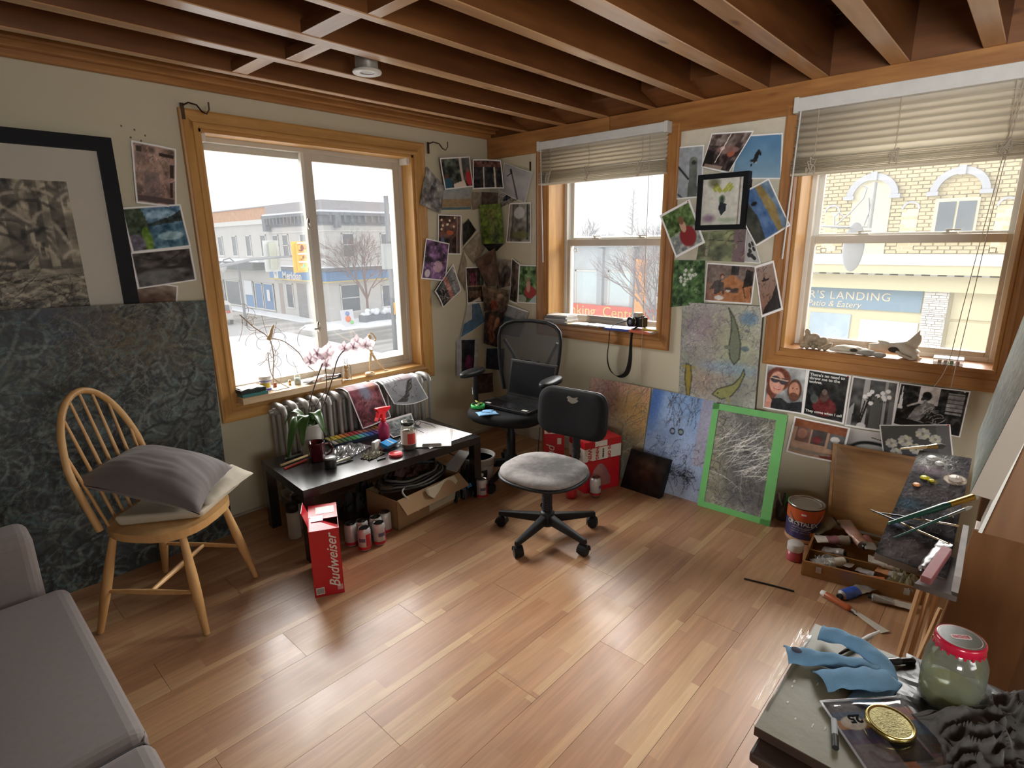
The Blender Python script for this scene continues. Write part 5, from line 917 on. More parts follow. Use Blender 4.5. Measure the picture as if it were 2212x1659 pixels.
# ---------- wooden chair ----------
BEECH = wood('beech', (.55,.29,.10), (.74,.46,.20), 'z', .35, 5, knots=False)
ch = T('windsor_chair', 'light wooden hoop back chair with spindles holding cushions', 'chair', (-2.59,-.645,0), rz=math.atan2(.632,.775))
pts = []
for k in range(28):
    a_ = 2*PI*k/28; c, s = math.cos(a_), math.sin(a_); pts.append((.208*math.copysign(abs(c)**.75,c)*(1-.08*s), .203*math.copysign(abs(s)**.8,s)))
MB().prism(pts, .40, .432, True).build('seat', BEECH, ch, bevel=.012, seg=3)
feet = [(-.2146,.216),(-.204,-.22),(.196,-.215),(.216,.237)]; tops = [(-.14,.14),(-.14,-.14),(.14,-.14),(.14,.14)]
for f_, tp in zip(feet, tops):
    P = [Vector((f_[0],f_[1],0)).lerp(Vector((tp[0],tp[1],.405)), k/5) for k in range(6)]; MB().tube(P, [.012,.0155,.019,.019,.016,.013], 12).build('leg', BEECH, ch)
def lerp2(a, b, t): return (a[0]+(b[0]-a[0])*t, a[1]+(b[1]-a[1])*t)
for i, j in ((0,1),(3,2)):
    p = lerp2(feet[i],tops[i],.42); q_ = lerp2(feet[j],tops[j],.42); P = [Vector((*p,.17)).lerp(Vector((*q_,.17)), k/4) for k in range(5)]; MB().tube(P, [.007,.0095,.011,.0095,.007], 10).build('stretcher', BEECH, ch)
MB().tube([(-.19,0,.17),(-.1,0,.17),(0,0,.17),(.1,0,.17),(.19,0,.17)], [.008,.01,.012,.01,.008], 10).build('stretcher', BEECH, ch)
hoop = []
for k in range(33):
    t_ = k/32; a_ = PI*t_; x = -.205*math.cos(a_)*(1.0 if abs(math.cos(a_))<.98 else .98); s = math.sin(a_)**.72; hoop.append((x*(.86+.14*min(1,s*2)), .165+.14*s*.9, .43+.515*s))
mb = MB(); mb.tube(hoop, .0135, 10); mb.build('hoop_back', BEECH, ch)
for k in range(7):
    xb = -.135+.045*k; xt = xb*1.28; a_ = math.acos(max(-1,min(1,-xt/.205))); s = math.sin(a_)**.72
    P = [Vector((xb,.16,.43)).lerp(Vector((xt,.165+.126*s,.43+.51*s)), q/4) for q in range(5)]; MB().tube(P, [.0055,.0065,.007,.006,.005], 8).build('spindle', BEECH, ch)
def patch4(q, n_, th, mbulge=.5, nu=26, nv=26, seed=0, wr=.004, pinch=.12, bottom=.5):
    """soft cushion on four corners"""
    q = [Vector(p) for p in q]; N = Vector(n_).normalized(); mb = MB()
    def P(u, v, s):
        u2 = u; v2 = v; pu = pinch*math.sin(PI*v)*(.5-u)*2*abs(.5-u)*2*.5; pv = pinch*math.sin(PI*u)*(.5-v)*2*abs(.5-v)*2*.5
        p = q[3].lerp(q[2], u+pu*.6).lerp(q[0].lerp(q[1], u+pu*.6), v+pv*.6)
        h = (max(0,4*u*(1-u))**.42)*(max(0,4*v*(1-v))**.42)
        w = wr*mnoise.noise(Vector((u*5+seed, v*5, s)))*h + wr*.6*mnoise.noise(Vector((u*14+seed, v*3, s)))
        return p + N*(s*th*(1 if s > 0 else bottom)*h + w)
    mb.grid(lambda u, v: P(u, v, 1), nu, nv); mb.grid(lambda u, v: P(1-u, v, -1), nu, nv); return mb
CREAM = mat('cream_cushion', (.60,.54,.43), .9, var=.05, scale=8, bump=.1, bscale=300)
t = T('seat_cushion', 'cream folded seat cushion on the wooden chair under grey pillow', 'cushion', (-2.53,-.65,.434))
MB().hexa([(-2.775,-.655,.433),(-2.525,-.825,.433),(-2.285,-.61,.433),(-2.49,-.41,.433)],[(-2.79,-.65,.478),(-2.53,-.845,.472),(-2.27,-.61,.472),(-2.48,-.40,.48)]).build('cushion_body', CREAM, t, world=True, bevel=.016, seg=4); patch4([(-2.62,-.42,.50),(-2.27,-.50,.50),(-2.24,-.66,.490),(-2.50,-.84,.484)],(0,0,1),.022,pinch=.03,bottom=.6,seed=4).build('folded_flap', CREAM, t, world=True)
GP = mat('grey_pillow', (.175,.15,.146), .85, var=.08, scale=30, bump=.1, bscale=500, sheen=.25)
t = T('grey_pillow', 'dark grey square pillow lying on the wooden chair', 'pillow', (-2.57,-.62,.50))
pq = [(-2.868,-.56,.622),(-2.60,-.36,.632),(-2.318,-.64,.54),(-2.575,-.975,.526)]
patch4(pq,(0.1,-.1,1),.10,nu=40,nv=40,wr=.007,pinch=.14,bottom=.5).build('pillow_body', GP, t, world=True)
sm_ = [Vector(pq[0]).lerp(Vector(pq[3]), k/16)+Vector((0.0,0.0,-.004*math.sin(PI*k/16))) for k in range(17)]
MB().tube([p+Vector((.03*math.sin(PI*k/16),.02*math.sin(PI*k/16),-.006)) for k,p in enumerate(sm_)], .002, 5).build('zip_seam', BLACK, t, world=True)
# ---------- radiator ----------
SILV = mat('silver_radiator_paint', (.42,.41,.385), .42, .35, var=.15, scale=20)
rad = T('radiator', 'silver painted cast iron column radiator under the big window', 'radiator', (-1.36,-.15,0))
RX = [-1.865+.068*k for k in range(16)]
for x in RX:
    mb = MB()
    for y in (-.075,-.145,-.215):
        mb.tube([(x,y,.10),(x,y,.60)], [.012,.012], 8)
    o = []
    for k in range(9): a_ = PI*k/8; o.append((x, -.145-.078*math.cos(a_)*1.0, .585+.045*math.sin(a_)))
    mb.tube(o, [.013,.016,.019,.018,.016,.018,.019,.016,.013], 10); o = [(x, p[1], .70-p[2]) for p in o]; mb.tube(o, .015, 8)
    mb.cyl((x-.034,-.145,.60),(x+.034,-.145,.60),.022,12); mb.cyl((x-.034,-.145,.11),(x+.034,-.145,.11),.02,12)
    mb.build('section', SILV, rad, world=True)
for x in (RX[0],RX[-1]):
    for y in (-.085,-.205): MB().cyl((x,y,0),(x,y,.10),.018,10).build('foot', SILV, rad, world=True)
for s in (-1,1): MB().tube([(RX[0 if s<0 else -1]+s*.03,-.145,.60),(RX[0 if s<0 else -1]+s*.055,-.145,.60)],[.018,.012],10).build('end_plug', SILV, rad, world=True)
MB().cyl((RX[-1]+.05,-.145,0),(RX[-1]+.05,-.145,.13),.012,10).build('pipe', SILV, rad, world=True)
def draped(name, label, q0, A_, up=.648, back=-.10, seed=1):
    """sheet hooked over the radiator top: q0 = TL,TR,BR,BL on the front plane"""
    q = [Vector(p) for p in q0]; t = T(name, label, 'print', tuple(q[3])); 
    def f(u, v):
        if v > .8: k = (v-.8)/.2; p = q[0].lerp(q[1], u); return (p.x+.01*k, p.y+ (back-p.y)*k, p.z+.012*math.sin(PI*min(1,k*1.2))-.004*k)
        k = v/.8; p = q[3].lerp(q[2], u).lerp(q[0].lerp(q[1], u), k); return (p.x, p.y-.012*math.sin(PI*u)*(1-k)-.004*math.sin(5*u+seed), p.z+(-.02 if seed==2 else .0)*math.sin(PI*u)*(1-k))
    artmesh('sheet', A_, f, PAPER, t); return t
a = Art(50,60,(.42,.2,.24),.8); a.noise(7,.35,3,(1,.7,.8)).ell(.5,.7,.17,.17,(.42,.5,.58),a=.8,soft=.8).ell(.8,.85,.1,.1,(.6,.35,.2),a=.7,soft=1); a.strokes(120,[(.25,.1,.14),(.55,.28,.3),(.6,.4,.42),(.2,.18,.25)],.16,.008,4,lambda x,y:.6,(0,0,1,.6)).border(.025)
draped('photo_print', 'crimson forest print hanging over the radiator front', [(-1.495,-.262,.65),(-1.275,-.262,.65),(-1.205,-.268,.43),(-1.42,-.268,.405)], a)
a = Art(54,56,(.52,.53,.55),1.0); a.noise(4,.12,3).poly([(.1,.1),(.45,.35),(.7,.75),(.85,.8),(.75,.55),(.4,.1)],(.25,.24,.24)).strokes(40,[(.15,.15,.15),(.6,.6,.6)],.15,.01,4,lambda x,y:.8,(.1,.1,.8,.7)); [a.line((.1+.1*i,.95),(.08+.1*i,.82),.012,(.1,.1,.12)) for i in range(6)]; a.rect(.45,.78,.9,.95,(.45,.35,.36),.6).border(.035)
draped('photo_print', 'grey snowy riverbank print hanging over right end of the radiator', [(-1.25,-.262,.65),(-.985,-.262,.65),(-.90,-.268,.49),(-1.18,-.268,.51)], a, seed=2)
# ---------- coffee table ----------
TBL = mat('black_laminate', (.016,.014,.014), .25, var=.3, scale=14, spec=.6)
TA = math.radians(-4.2); TC = Vector((-1.515,-.555,0)); TW, TD = 1.085, .53
tab = T('coffee_table', 'black rectangular coffee table cluttered with art supplies before the radiator', 'table', TC, rz=TA)
MB().box(-TW/2,TW/2,-TD/2,TD/2,.335,.38).build('tabletop', TBL, tab, bevel=.002)
for sx in (-1,1):
    for sy in (-1,1): MB().cbox((sx*(TW/2-.025),sy*(TD/2-.025),.1675),(.05,.05,.335)).build('leg', TBL, tab)
# items on the table (z=.38)
Z0 = .3805
def lathe_thing(name, label, cat, loc, parts, rz=0, group=None, tilt=None):
    M = Tr(loc) @ Rz(rz) @ (tilt or Matrix.Identity(4)); t = T(name, label, cat, M=M, group=group)
    for nm, prof, m, seg in parts: MB().lathe(prof, seg).build(nm, m, t)
    return t
# orchid
POTW = mat('white_ceramic_pot', (.62,.6,.56), .35, var=.05); LEAF = mat('orchid_leaf', (.055,.13,.03), .35, var=.35, scale=6, coat=.3); STEM = mat('orchid_stem', (.06,.025,.02), .5)
PETAL = thin('orchid_petal', (.82,.72,.75), .5); LIP = mat('orchid_lip', (.32,.05,.12), .5, var=.3, scale=30); MOSS = mat('moss', (.3,.32,.24), .9, var=.5, scale=60)
orc = T('potted_orchid', 'orchid with pinkish white flowers in white pot on the coffee table', 'plant', (-1.795,-.345,Z0))
MB().lathe([(0,.0),(.045,0),(.047,.004),(.074,.165),(.078,.172),(.076,.178),(.071,.176),(.066,.14),(0,.14)],28).build('pot', POTW, orc); 
mb = MB(); r_ = random.Random(3)
for _ in range(16): mb.ell((r_.uniform(-.045,.045),r_.uniform(-.045,.045),.15+r_.uniform(0,.02)),(.018,.014,.01),7,5)
mb.build('moss', MOSS, orc)
def leaf(p0, d, L_, w, droop, lift, name='leaf'):
    d = Vector(d).normalized(); s = d.cross(Vector((0,0,1))).normalized(); mb = MB()
    def f(u, v):
        t_ = u; c = Vector(p0)+d*(L_*t_)+Vector((0,0,lift*math.sin(PI*min(1,t_*.9))-droop*t_*t_)); ww = w*math.sin(PI*min(.98,(t_*.86+.12)))**.7; return tuple(c+s*((v-.5)*2*ww)+Vector((0,0,abs(v-.5)*ww*.5)))
    mb.grid(f,14,6); return mb.build(name, LEAF, orc, solid=.002)
for d, L_, w, dr, li in (((-1,-.35,0),.17,.032,.16,.10),((-.9,-.9,0),.13,.035,.10,.10),((.2,-1,0),.12,.035,.05,.10),((1,-.4,0),.12,.03,.17,.06),((-.6,.6,0),.13,.03,.02,.09),((.7,.5,0),.10,.028,.03,.05),((-.3,-1,0),.10,.03,-.02,.04)): leaf((0,0,.155),d,L_,w,dr,li)
def flower(p, face, s):
    M = basis(p, Vector(face).cross(Vector((0,0,1))), Vector((0,0,1))) ; mb = MB(M)
    for k, (a_, l, w) in enumerate([(90,1,.42),(90+72*1.05,.95,.62),(90-72*1.05,.95,.62),(90+145,.9,.36),(90-145,.9,.36)]):
        a_ = math.radians(a_); c, s_ = math.cos(a_), math.sin(a_)
        def f(u, v, c=c, s_=s_, l=l, w=w): r = l*s*u; ww = w*s*math.sin(PI*min(.97,u*.9+.08))*(v-.5)*1.6; return (c*r-s_*ww, s_*r+c*ww, .25*s*u*u-.15*s*(v-.5)**2)
        mb.grid(f,6,4)
    o = mb.build('flower', PETAL, orc, world=True); m2 = MB(M); m2.ell((0,-.12*s,.12*s),(.16*s,.26*s,.14*s),8,6); m2.ell((0,.05*s,.08*s),(.12*s,.12*s,.1*s),8,6)
    for a_ in (-.5,.5,1.57): m2.tube([(0,0,.06*s),(.42*s*math.cos(a_+1.57),.42*s*math.sin(a_+1.57),.12*s)],[.04*s,.015*s],5)
    l_ = m2.build('lip', LIP, None); l_.parent = o; l_.matrix_local = MW[o.name].inverted() @ MW[l_.name]
def spline(P, n=24):
    P = [Vector(p) for p in P]; out = []
    for i in range(len(P)-1):
        a0 = P[max(i-1,0)]; a1 = P[i]; a2 = P[i+1]; a3 = P[min(i+2,len(P)-1)]
        m = max(2, n//(len(P)-1))
        for k in range(m): t_ = k/m; out.append(.5*((2*a1)+(a2-a0)*t_+(2*a0-5*a1+4*a2-a3)*t_*t_+(3*a1-a0-3*a2+a3)*t_**3))
    return out+[P[-1]]
st1 = spline([(-1.795,-.345,.53),(-1.775,-.34,.66),(-1.70,-.32,.80),(-1.645,-.30,.875)]); st2 = spline([(-1.78,-.345,.53),(-1.72,-.345,.60),(-1.63,-.33,.75),(-1.56,-.31,.88),(-1.46,-.30,.935),(-1.38,-.30,.93)]); st3 = spline([(-1.79,-.34,.53),(-1.745,-.33,.62),(-1.66,-.32,.72),(-1.648,-.31,.86)])
for s_, r0 in ((st1,.0035),(st2,.0035),(st3,.0025)): MB().tube(s_, r0, 6).build('stem', STEM, orc, world=True)
for p in ((-1.735,-.31,.885),(-1.70,-.33,.925),(-1.645,-.33,.915),(-1.61,-.30,.925),(-1.645,-.32,.855),(-1.675,-.33,.90),(-1.52,-.31,.925),(-1.475,-.33,.93),(-1.435,-.31,.945),(-1.395,-.33,.93),(-1.365,-.31,.925)): flower(p,(-.75+r_.uniform(-.3,.3),-.75+r_.uniform(-.3,.3),.0),.044+r_.uniform(-.004,.005))
# mug
MUG = mat('maroon_glaze', (.075,.008,.012), .12, var=.1, coat=.5)
mug = lathe_thing('mug', 'dark maroon mug beside the orchid pot on coffee table', 'mug', (-1.83,-.475,Z0), [('cup',[(0,0),(.036,0),(.039,.005),(.042,.10),(.043,.105),(.040,.104),(.036,.02),(0,.015)],MUG,28)])
MB().tube([(.038,-.02,.085),(.062,-.028,.085),(.074,-.033,.062),(.066,-.03,.035),(.038,-.02,.022)],.0055,8).build('handle', MUG, mug)
# small black jar with lid
lathe_thing('small_jar', 'short black jar with pale worn lid at front of coffee table', 'jar', (-1.835,-.615,Z0), [('jar_body',[(0,0),(.029,0),(.030,.004),(.030,.042),(.028,.046),(0,.046)],BLACK,24),('lid',[(.027,.046),(.029,.047),(.029,.055),(.027,.057),(0,.056)],mat('grey_lid',(.35,.35,.34),.35,.4),24)])
# sticks and brushes at left end
for k, (a, b_, r0, c, lab, nm) in enumerate([((-2.005,-.41,.386),(-1.84,-.385,.388),.007,(.58,.42,.2),'flat pale wooden stick at left end of coffee table','wooden_stick'),((-2.01,-.462,.385),(-1.875,-.44,.388),.006,(.5,.05,.04),'red pencil lying at left end of coffee table','pencil'),((-1.945,-.335,.386),(-1.83,-.33,.387),.005,(.2,.18,.16),'dark paint brush behind the sticks on coffee table','brush')]):
    MB().cyl(a,b_,r0,8).build(nm, mat('stick%d'%k,c,.5), None, label=lab, cat='stick' if k==0 else nm) if k<2 else None
    if k==2:
        t = T('paint_brush', lab, 'brush', a); MB().cyl(a,b_,r0,8).build('handle', mat('stick2',c,.5), t, world=True); MB().cyl(b_,(b_[0]+.03,b_[1],b_[2]),.005,8,.002).build('bristles', BLACK, t, world=True)
# pastel set
pas = T('pastel_set', 'open flat box of pastels in rainbow rows at back of coffee table', 'pastels', (-1.49,-.31,Z0), rz=math.radians(-5))
MB().box(-.17,.17,-.075,.075,0,.006).build('tray', mat('navy_tray',(.02,.03,.07),.5), pas); 
for b_ in ((-.172,.172,-.078,-.073),(-.172,.172,.073,.078),(-.174,-.17,-.078,.078),(.17,.174,-.078,.078),(-.17,.17,-.002,.002)): MB().box(*b_,0,.016).build('rim', mat('navy_tray',(.02,.03,.07),.5), pas)
c1 = [(.35,.28,.08),(.5,.42,.06),(.55,.35,.04),(.55,.22,.04),(.5,.12,.05),(.45,.06,.05),(.4,.05,.07),(.42,.16,.14),(.35,.14,.1),(.2,.1,.1),(.25,.12,.05),(.5,.25,.04)]; c2 = [(.42,.38,.34),(.12,.14,.06),(.1,.18,.08),(.06,.2,.08),(.08,.3,.1),(.12,.42,.2),(.12,.42,.5),(.08,.25,.5),(.04,.1,.35),(.1,.06,.25),(.35,.15,.35),(.5,.35,.4)]
for row_, cs in ((.038,c1),(-.038,c2)):
    for k, c in enumerate(cs): MB().cbox((-.156+.0285*k,row_,.0125),(.023,.066,.012)).build('pastel', mat('pastel_%d_%d'%(k,row_>0),c,.9), pas, bevel=.003)
# spray bottle
PINKP = mat('pink_translucent', (.55,.04,.14), .25, var=.1, trans=.35); REDP = mat('red_plastic', (.75,.012,.02), .3)
spr = lathe_thing('spray_bottle', 'pink plastic spray bottle with red trigger head on coffee table', 'bottle', (-1.405,-.475,Z0), [('bottle_body',[(0,0),(.030,0),(.033,.004),(.033,.075),(.029,.095),(.014,.108),(.013,.115),(0,.115)],PINKP,24),('collar',[(.0145,.112),(.016,.113),(.016,.135),(0,.135)],REDP,20)], rz=math.radians(12))
MB(Rx(PI/2)).prism([(-.014,.135),(.014,.135),(.013,.165),(.05,.178),(.058,.182),(.052,.192),(.0,.20),(-.05,.205),(-.054,.196),(-.04,.180),(-.05,.150),(-.063,.130),(-.057,.128),(-.035,.155),(-.028,.165),(-.014,.165)],-.011,.011).build('trigger_head', REDP, spr, bevel=.003)
MB().cyl((.05,0,.187),(.064,0,.187),.006,10).build('nozzle', REDP, spr)
# glass jar of murky water
JG = glass('jar_glass', (.93,.95,.93), .04, .15); WAT = mat('murky_brown_water', (.12,.10,.07), .2, var=.3, scale=30)
jar = lathe_thing('glass_jar', 'open pickle jar of murky brush water with red label on coffee table', 'jar', (-1.40,-.705,Z0), [('water',[(0,.004),(.036,.004),(.038,.01),(.038,.115),(0,.115)],WAT,28),('jar_wall',[(.037,0),(.041,.004),(.042,.01),(.042,.12),(.036,.135),(.034,.14),(.036,.144),(.036,.163)],JG,28)])
MB().lathe([(.0345,.143),(.038,.145),(.038,.158),(.035,.162),(.033,.16)],28,cap=False).build('rim_band', mat('dark_green_rim',(.02,.03,.02),.2), jar)
def band(mb, r, z0, z1, a0, a1, n=14):
    return mb.add([(r*math.cos(a0+(a1-a0)*k/n), r*math.sin(a0+(a1-a0)*k/n), z) for z in (z0,z1) for k in range(n+1)], [(k,k+1,n+2+k,n+1+k) for k in range(n)], True)
band(MB(),.0428,.035,.115,math.radians(150),math.radians(330)).build('label', mat('jar_label_white',(.6,.56,.48),.6), jar); band(MB(),.0434,.038,.10,math.radians(225),math.radians(290),8).build('label_panel', mat('jar_label_red',(.6,.05,.04),.5), jar)
# cigarette packs, lids, crumpled film
PACKW = mat('pack_grey', (.55,.52,.46), .6); PACKB = mat('pack_blue', (.02,.27,.62), .35)
t = T('cigarette_pack', 'beige small pack with red strip standing beside blue pack', 'box', (-1.535,-.585,Z0), rz=math.radians(20)); MB().box(-.0275,.0275,-.011,.011,.0,.05).build('carton', PACKW, t, bevel=.001); MB().box(.014,.020,-.0115,-.0108,.004,.046).build('printed_strip', mat('jar_label_red',(.6,.05,.04),.5), t); MB().box(-.026,.026,-.010,.010,.05,.054).build('foil', ALU, t)
t = T('cigarette_pack', 'bright blue small pack tilted on the coffee table', 'box', (-1.465,-.60,Z0+.012), rz=math.radians(15)); MB(Rx(.25)).box(-.043,.043,-.028,.028,.0,.022).build('carton', PACKB, t, bevel=.001); MB(Rx(.25)).box(.005,.012,-.028,.028,.0222,.0226).build('printed_strip', WHITEP, t); MB(Rx(.25)).box(-.042,.042,-.0283,-.028,.001,.018).build('base_edge', BLACK, t)
t = lathe_thing('jar_lid', 'red round jar lid at front edge of coffee table', 'lid', (-1.515,-.735,Z0), [('lid_shell',[(0,.0),(.036,0),(.038,.003),(.038,.012),(.036,.015),(.033,.0155),(.031,.0135),(0,.0135)],mat('red_lid',(.55,.03,.04),.3),28)])
FILM = glass('crumpled_film', (.92,.94,.95), .30, .35, .15, (.8,.84,.86)); FOIL = mat('olive_foil', (.26,.25,.19), .35, .4, var=.3, scale=60)
def crumple(name, label, cat, c, sx, sy, h, m, seed, n=26, rz=0, group=None):
    mb = MB(Rz(rz))
    def f(u, v):
        e = min(1, min(u,1-u,v,1-v)*5); x = (u-.5)*sx*(1+.2*mnoise.noise(Vector((v*4,seed,0)))); y = (v-.5)*sy*(1+.2*mnoise.noise(Vector((u*4,seed,3))))
        z = h*(abs(mnoise.noise(Vector((u*4,v*4,seed))))*1.3+.6*abs(mnoise.noise(Vector((u*9,v*9,seed+5)))))*(.25+.75*e)+.001; return (x,y,z)
    mb.grid(f,n,n,smooth=False); return mb.build(name, m, None, loc=c, label=label, cat=cat, group=group)
crumple('plastic_wrap','crumpled clear plastic wrap on coffee table before the pastels','wrap',(-1.66,-.475,Z0),.23,.17,.035,FILM,1,rz=.3)
crumple('plastic_wrap','small clear crumpled wrap between blue pack and glass jar','wrap',(-1.40,-.60,Z0),.08,.07,.03,FILM,2,18)
crumple('foil_pouch','crumpled olive grey foil pouch before the beige pack','pouch',(-1.60,-.645,Z0),.12,.07,.035,FOIL,3,20,.2)
t = T('paint_tube', 'small grey squeezed paint tube beside short black jar', 'tube', (-1.755,-.60,Z0), rz=math.radians(-5)); MB().grid(lambda u,v: (-.045+.085*u, .014*(1-.2*u)*math.cos(2*PI*v), .011+.010*(1-.75*(1-u))*math.sin(2*PI*v)),8,12).build('tube_body', FOIL, t); MB().cyl((.04,0,.010),(.055,0,.010),.007,8).build('cap', BLACK, t)
MB().cbox((0,0,.003),(.05,.006,.006)).build('charcoal_stick', BLACK, None, loc=Tr((-1.60,-.725,Z0))@Rz(-.05), label='short black charcoal stick near front edge of coffee table', cat='charcoal')
# papers at right end
WP = mat('white_paper', (.78,.77,.74), .6, var=.03)
a = Art(70,60,(.93,.92,.88),1.1); [a.line((.2+.1*i,.6+.1*math.sin(i*2)),(.3+.1*i,.6+.1*math.sin((i+1)*2)),.012,(.8,.7,.4),.7) for i in range(5)]; [a.line((.55+.08*i,.3+.06*math.sin(i*2.5)),(.63+.08*i,.3+.06*math.sin((i+1)*2.5)),.01,(.85,.6,.45),.7) for i in range(5)]; a.ell(.25,.72,.07,.04,(.85,.75,.35),a=.7,soft=1)
def sheet(name, label, cat, pts, A_, z=Z0+.001, lift=0):
    q = [Vector((*p,z)) for p in pts]; t = T(name, label, cat, tuple(q[0])); f = lambda u,v: tuple(q[3].lerp(q[2],u).lerp(q[0].lerp(q[1],u),v)+Vector((0,0,.0012*math.sin(6*u)*math.sin(5*v)+.0015+lift*max(0,v-.7)**2*10))); artmesh('sheet', A_, f, PAPER, t); return t
sheet('drawing_sheet','large white drawing sheet with ochre scribbles at right end of table','paper',[(-1.15,-.325),(-1.035,-.34),(-1.0,-.80),(-1.33,-.80)],a)
a2 = Art(40,40,(.42,.46,.47)).noise(8,.4,3).strokes(60,[(.2,.22,.24),(.7,.72,.72)],.15,.01,3).border(.03)
sheet('photo_print','curled grey ice print at back right of coffee table','print',[(-1.30,-.30),(-1.07,-.30),(-1.13,-.50),(-1.36,-.50)],a2,Z0+.004,.05)
t = T('clipboard', 'clipboard with sketched papers lying on right end of coffee table', 'clipboard', (-1.20,-.67,Z0+.003), rz=math.radians(48)); MB().box(-.16,.14,-.11,.11,0,.003).build('board', WP, t); 
A3 = Art(40,50,(.86,.86,.9)).strokes(60,[(.6,.6,.68),(.7,.7,.76)],.1,.008,5); artmesh('paper', A3, lambda u,v: (-.13+.27*u,-.10+.2*v,.0045), PAPER, t, world=False); MB().box(-.155,-.13,-.055,.055,.003,.012).build('clip', STEEL, t, bevel=.003); MB().cyl((-.15,-.05,.014),(-.15,.05,.014),.004,8).build('clip_roll', STEEL, t)
sheet('drawing_sheet','blank white sheet under the clipboard near eyeglasses','paper',[(-1.21,-.44),(-1.10,-.50),(-1.20,-.64),(-1.31,-.58)],Art(10,10,(.88,.88,.92)),Z0+.004)
gl = T('eyeglasses','pair of dark framed eyeglasses lying on the papers','glasses',(-1.16,-.445,Z0+.006),rz=.2); mb = MB()
for s in (-1,1): mb.tube([(s*.032+.026*math.cos(2*PI*k/14),.0,.018+.016*math.sin(2*PI*k/14)) for k in range(14)],.0018,5,closed=True)
mb.tube([(-.008,0,.022),(.008,0,.022)],.0015,5); mb.build('rims', mat('dark_red_plastic',(.08,.02,.02),.3), gl)
for s in (-1,1): MB().tube([(s*.058,0,.022),(s*.06,-.09,.012),(s*.056,-.12,0.003)],.0018,5).build('temple', mat('dark_red_plastic',(.08,.02,.02),.3), gl)
# ---------- under the table ----------
CARD = mat('cardboard', (.36,.22,.11), .85, var=.1, scale=12)
bx = T('cardboard_box', 'open cardboard box full of coiled cables under coffee table', 'box', (-1.37,-.69,0), rz=math.radians(4)); mb = MB()
for b_ in ((-.24,.24,-.13,-.126),(-.24,.24,.126,.13),(-.24,-.236,-.13,.13),(.236,.24,-.13,.13)): mb.box(*b_,0,.17)
mb.box(-.24,.24,-.13,.13,0,.004); mb.build('box_walls', CARD, bx); MB().hexa([(-.23,-.13,.17),(.24,-.13,.17),(.26,-.19,.10),(-.22,-.19,.10)],[(-.23,-.127,.172),(.24,-.127,.172),(.263,-.187,.102),(-.217,-.187,.102)]).build('flap', CARD, bx); MB().box(-.01,.22,-.1315,-.1305,.02,.15).build('paper_label', mat('cream_sheet',(.55,.48,.33),.8), bx)
MB().grid(lambda u,v: (-.05+.24*u,-.14-.03*v-.01*math.sin(6*u),.175-.075*v*(.4+.9*math.sin(PI*u))),10,6).build('yellow_paper', mat('cream_sheet',(.55,.48,.33),.8), bx, solid=.001)
HOSE = mat('grey_hose', (.16,.16,.15), .4, var=.3, scale=80)
co = T('coiled_hoses','coiled grey cables and hoses heaped on the cardboard box','cable',(-1.36,-.66,.175),rz=.1)
for k in range(7):
    rx = .235-.02*k; MB().tube([(rx*math.cos(2*PI*q/32)+.006*math.sin(q*3+k), (rx*.62)*math.sin(2*PI*q/32), .012+.011*(k%4)+.004*math.sin(q+k)) for q in range(32)], .0075-.0006*(k%3), 8, closed=True).build('hose_loop', HOSE if k%2 else mat('black_hose',(.03,.03,.03),.4), co)
MB().tube(spline([(-.15,-.1,.02),(-.2,-.14,.02),(-.16,-.17,-.05),(-.13,-.18,-.1)]),.005,6).build('cable_end', mat('white_cable',(.5,.5,.48),.5), co)
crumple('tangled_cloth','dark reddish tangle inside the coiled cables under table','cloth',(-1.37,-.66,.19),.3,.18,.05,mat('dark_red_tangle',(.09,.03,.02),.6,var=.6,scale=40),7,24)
CANW = mat('can_white', (.55,.53,.52), .35, .4, var=.15, scale=40); CANR = mat('can_red', (.50,.03,.04), .3, .3)
def make_can(loc, label, group, rz=0, first=[None]):
    M = Tr(loc) @ Rz(rz)
    if first[0] is None:
        t = T('drink_can', label, 'can', M=M, group=group); MB().lathe([(0,.006),(.022,.004),(.025,0),(.032,.010),(.033,.013),(.033,.105),(.031,.112),(.027,.118)],24).build('can_body', CANW, t); MB().lathe([(.027,.118),(.0275,.121),(.026,.1215),(.024,.117),(0,.117)],24).build('can_top', STEEL, t)
        band(MB(),.0334,.012,.028,0,2*PI,24).build('red_band', CANR, t); band(MB(),.0335,.03,.095,math.radians(-110),math.radians(-60),8).build('red_panel', CANR, t); band(MB(),.0336,.055,.075,math.radians(-175),math.radians(-115),8).build('print_band', mat('can_print',(.12,.1,.16),.4), t); MB().cbox((0,-.006,.1185),(.014,.022,.0012)).build('pull_tab', STEEL, t); first[0] = t; return t
    return dup(first[0], M, label, group)
G1 = 'cans beside the red beer box'
for k, (x, y, lab) in enumerate([(-1.825,-.865,'beer can touching red box front corner, nearest left of its group'),(-1.745,-.875,'beer can with red panel, frontmost of the group by red box'),(-1.79,-.79,'beer can behind the two front cans by the red box'),(-1.72,-.81,'beer can in middle of the group behind red panelled can'),(-1.845,-.775,'beer can deepest in shade beside the table leg'),(-1.655,-.80,'beer can standing rightmost of the group by the red box')]): make_can((x,y,0), lab, G1, k*.8)
make_can((-1.015,-.885,0),'lone beer can by the right front leg of coffee table',None,.4)
# spray cans
for x, y, lab in ((-2.0,-.475,'white spray paint can with black cap under left end of table'),(-1.93,-.395,'second white spray can behind the black capped one under table')):
    lathe_thing('spray_can', lab, 'can', (x,y,0), [('can_body',[(0,0),(.032,0),(.033,.004),(.033,.14),(.028,.15),(0,.15)],mat('spray_can_white',(.5,.5,.47),.4,var=.2),22),('cap',[(.026,.148),(.031,.15),(.031,.188),(.028,.192),(0,.192)],BLACK,22)])
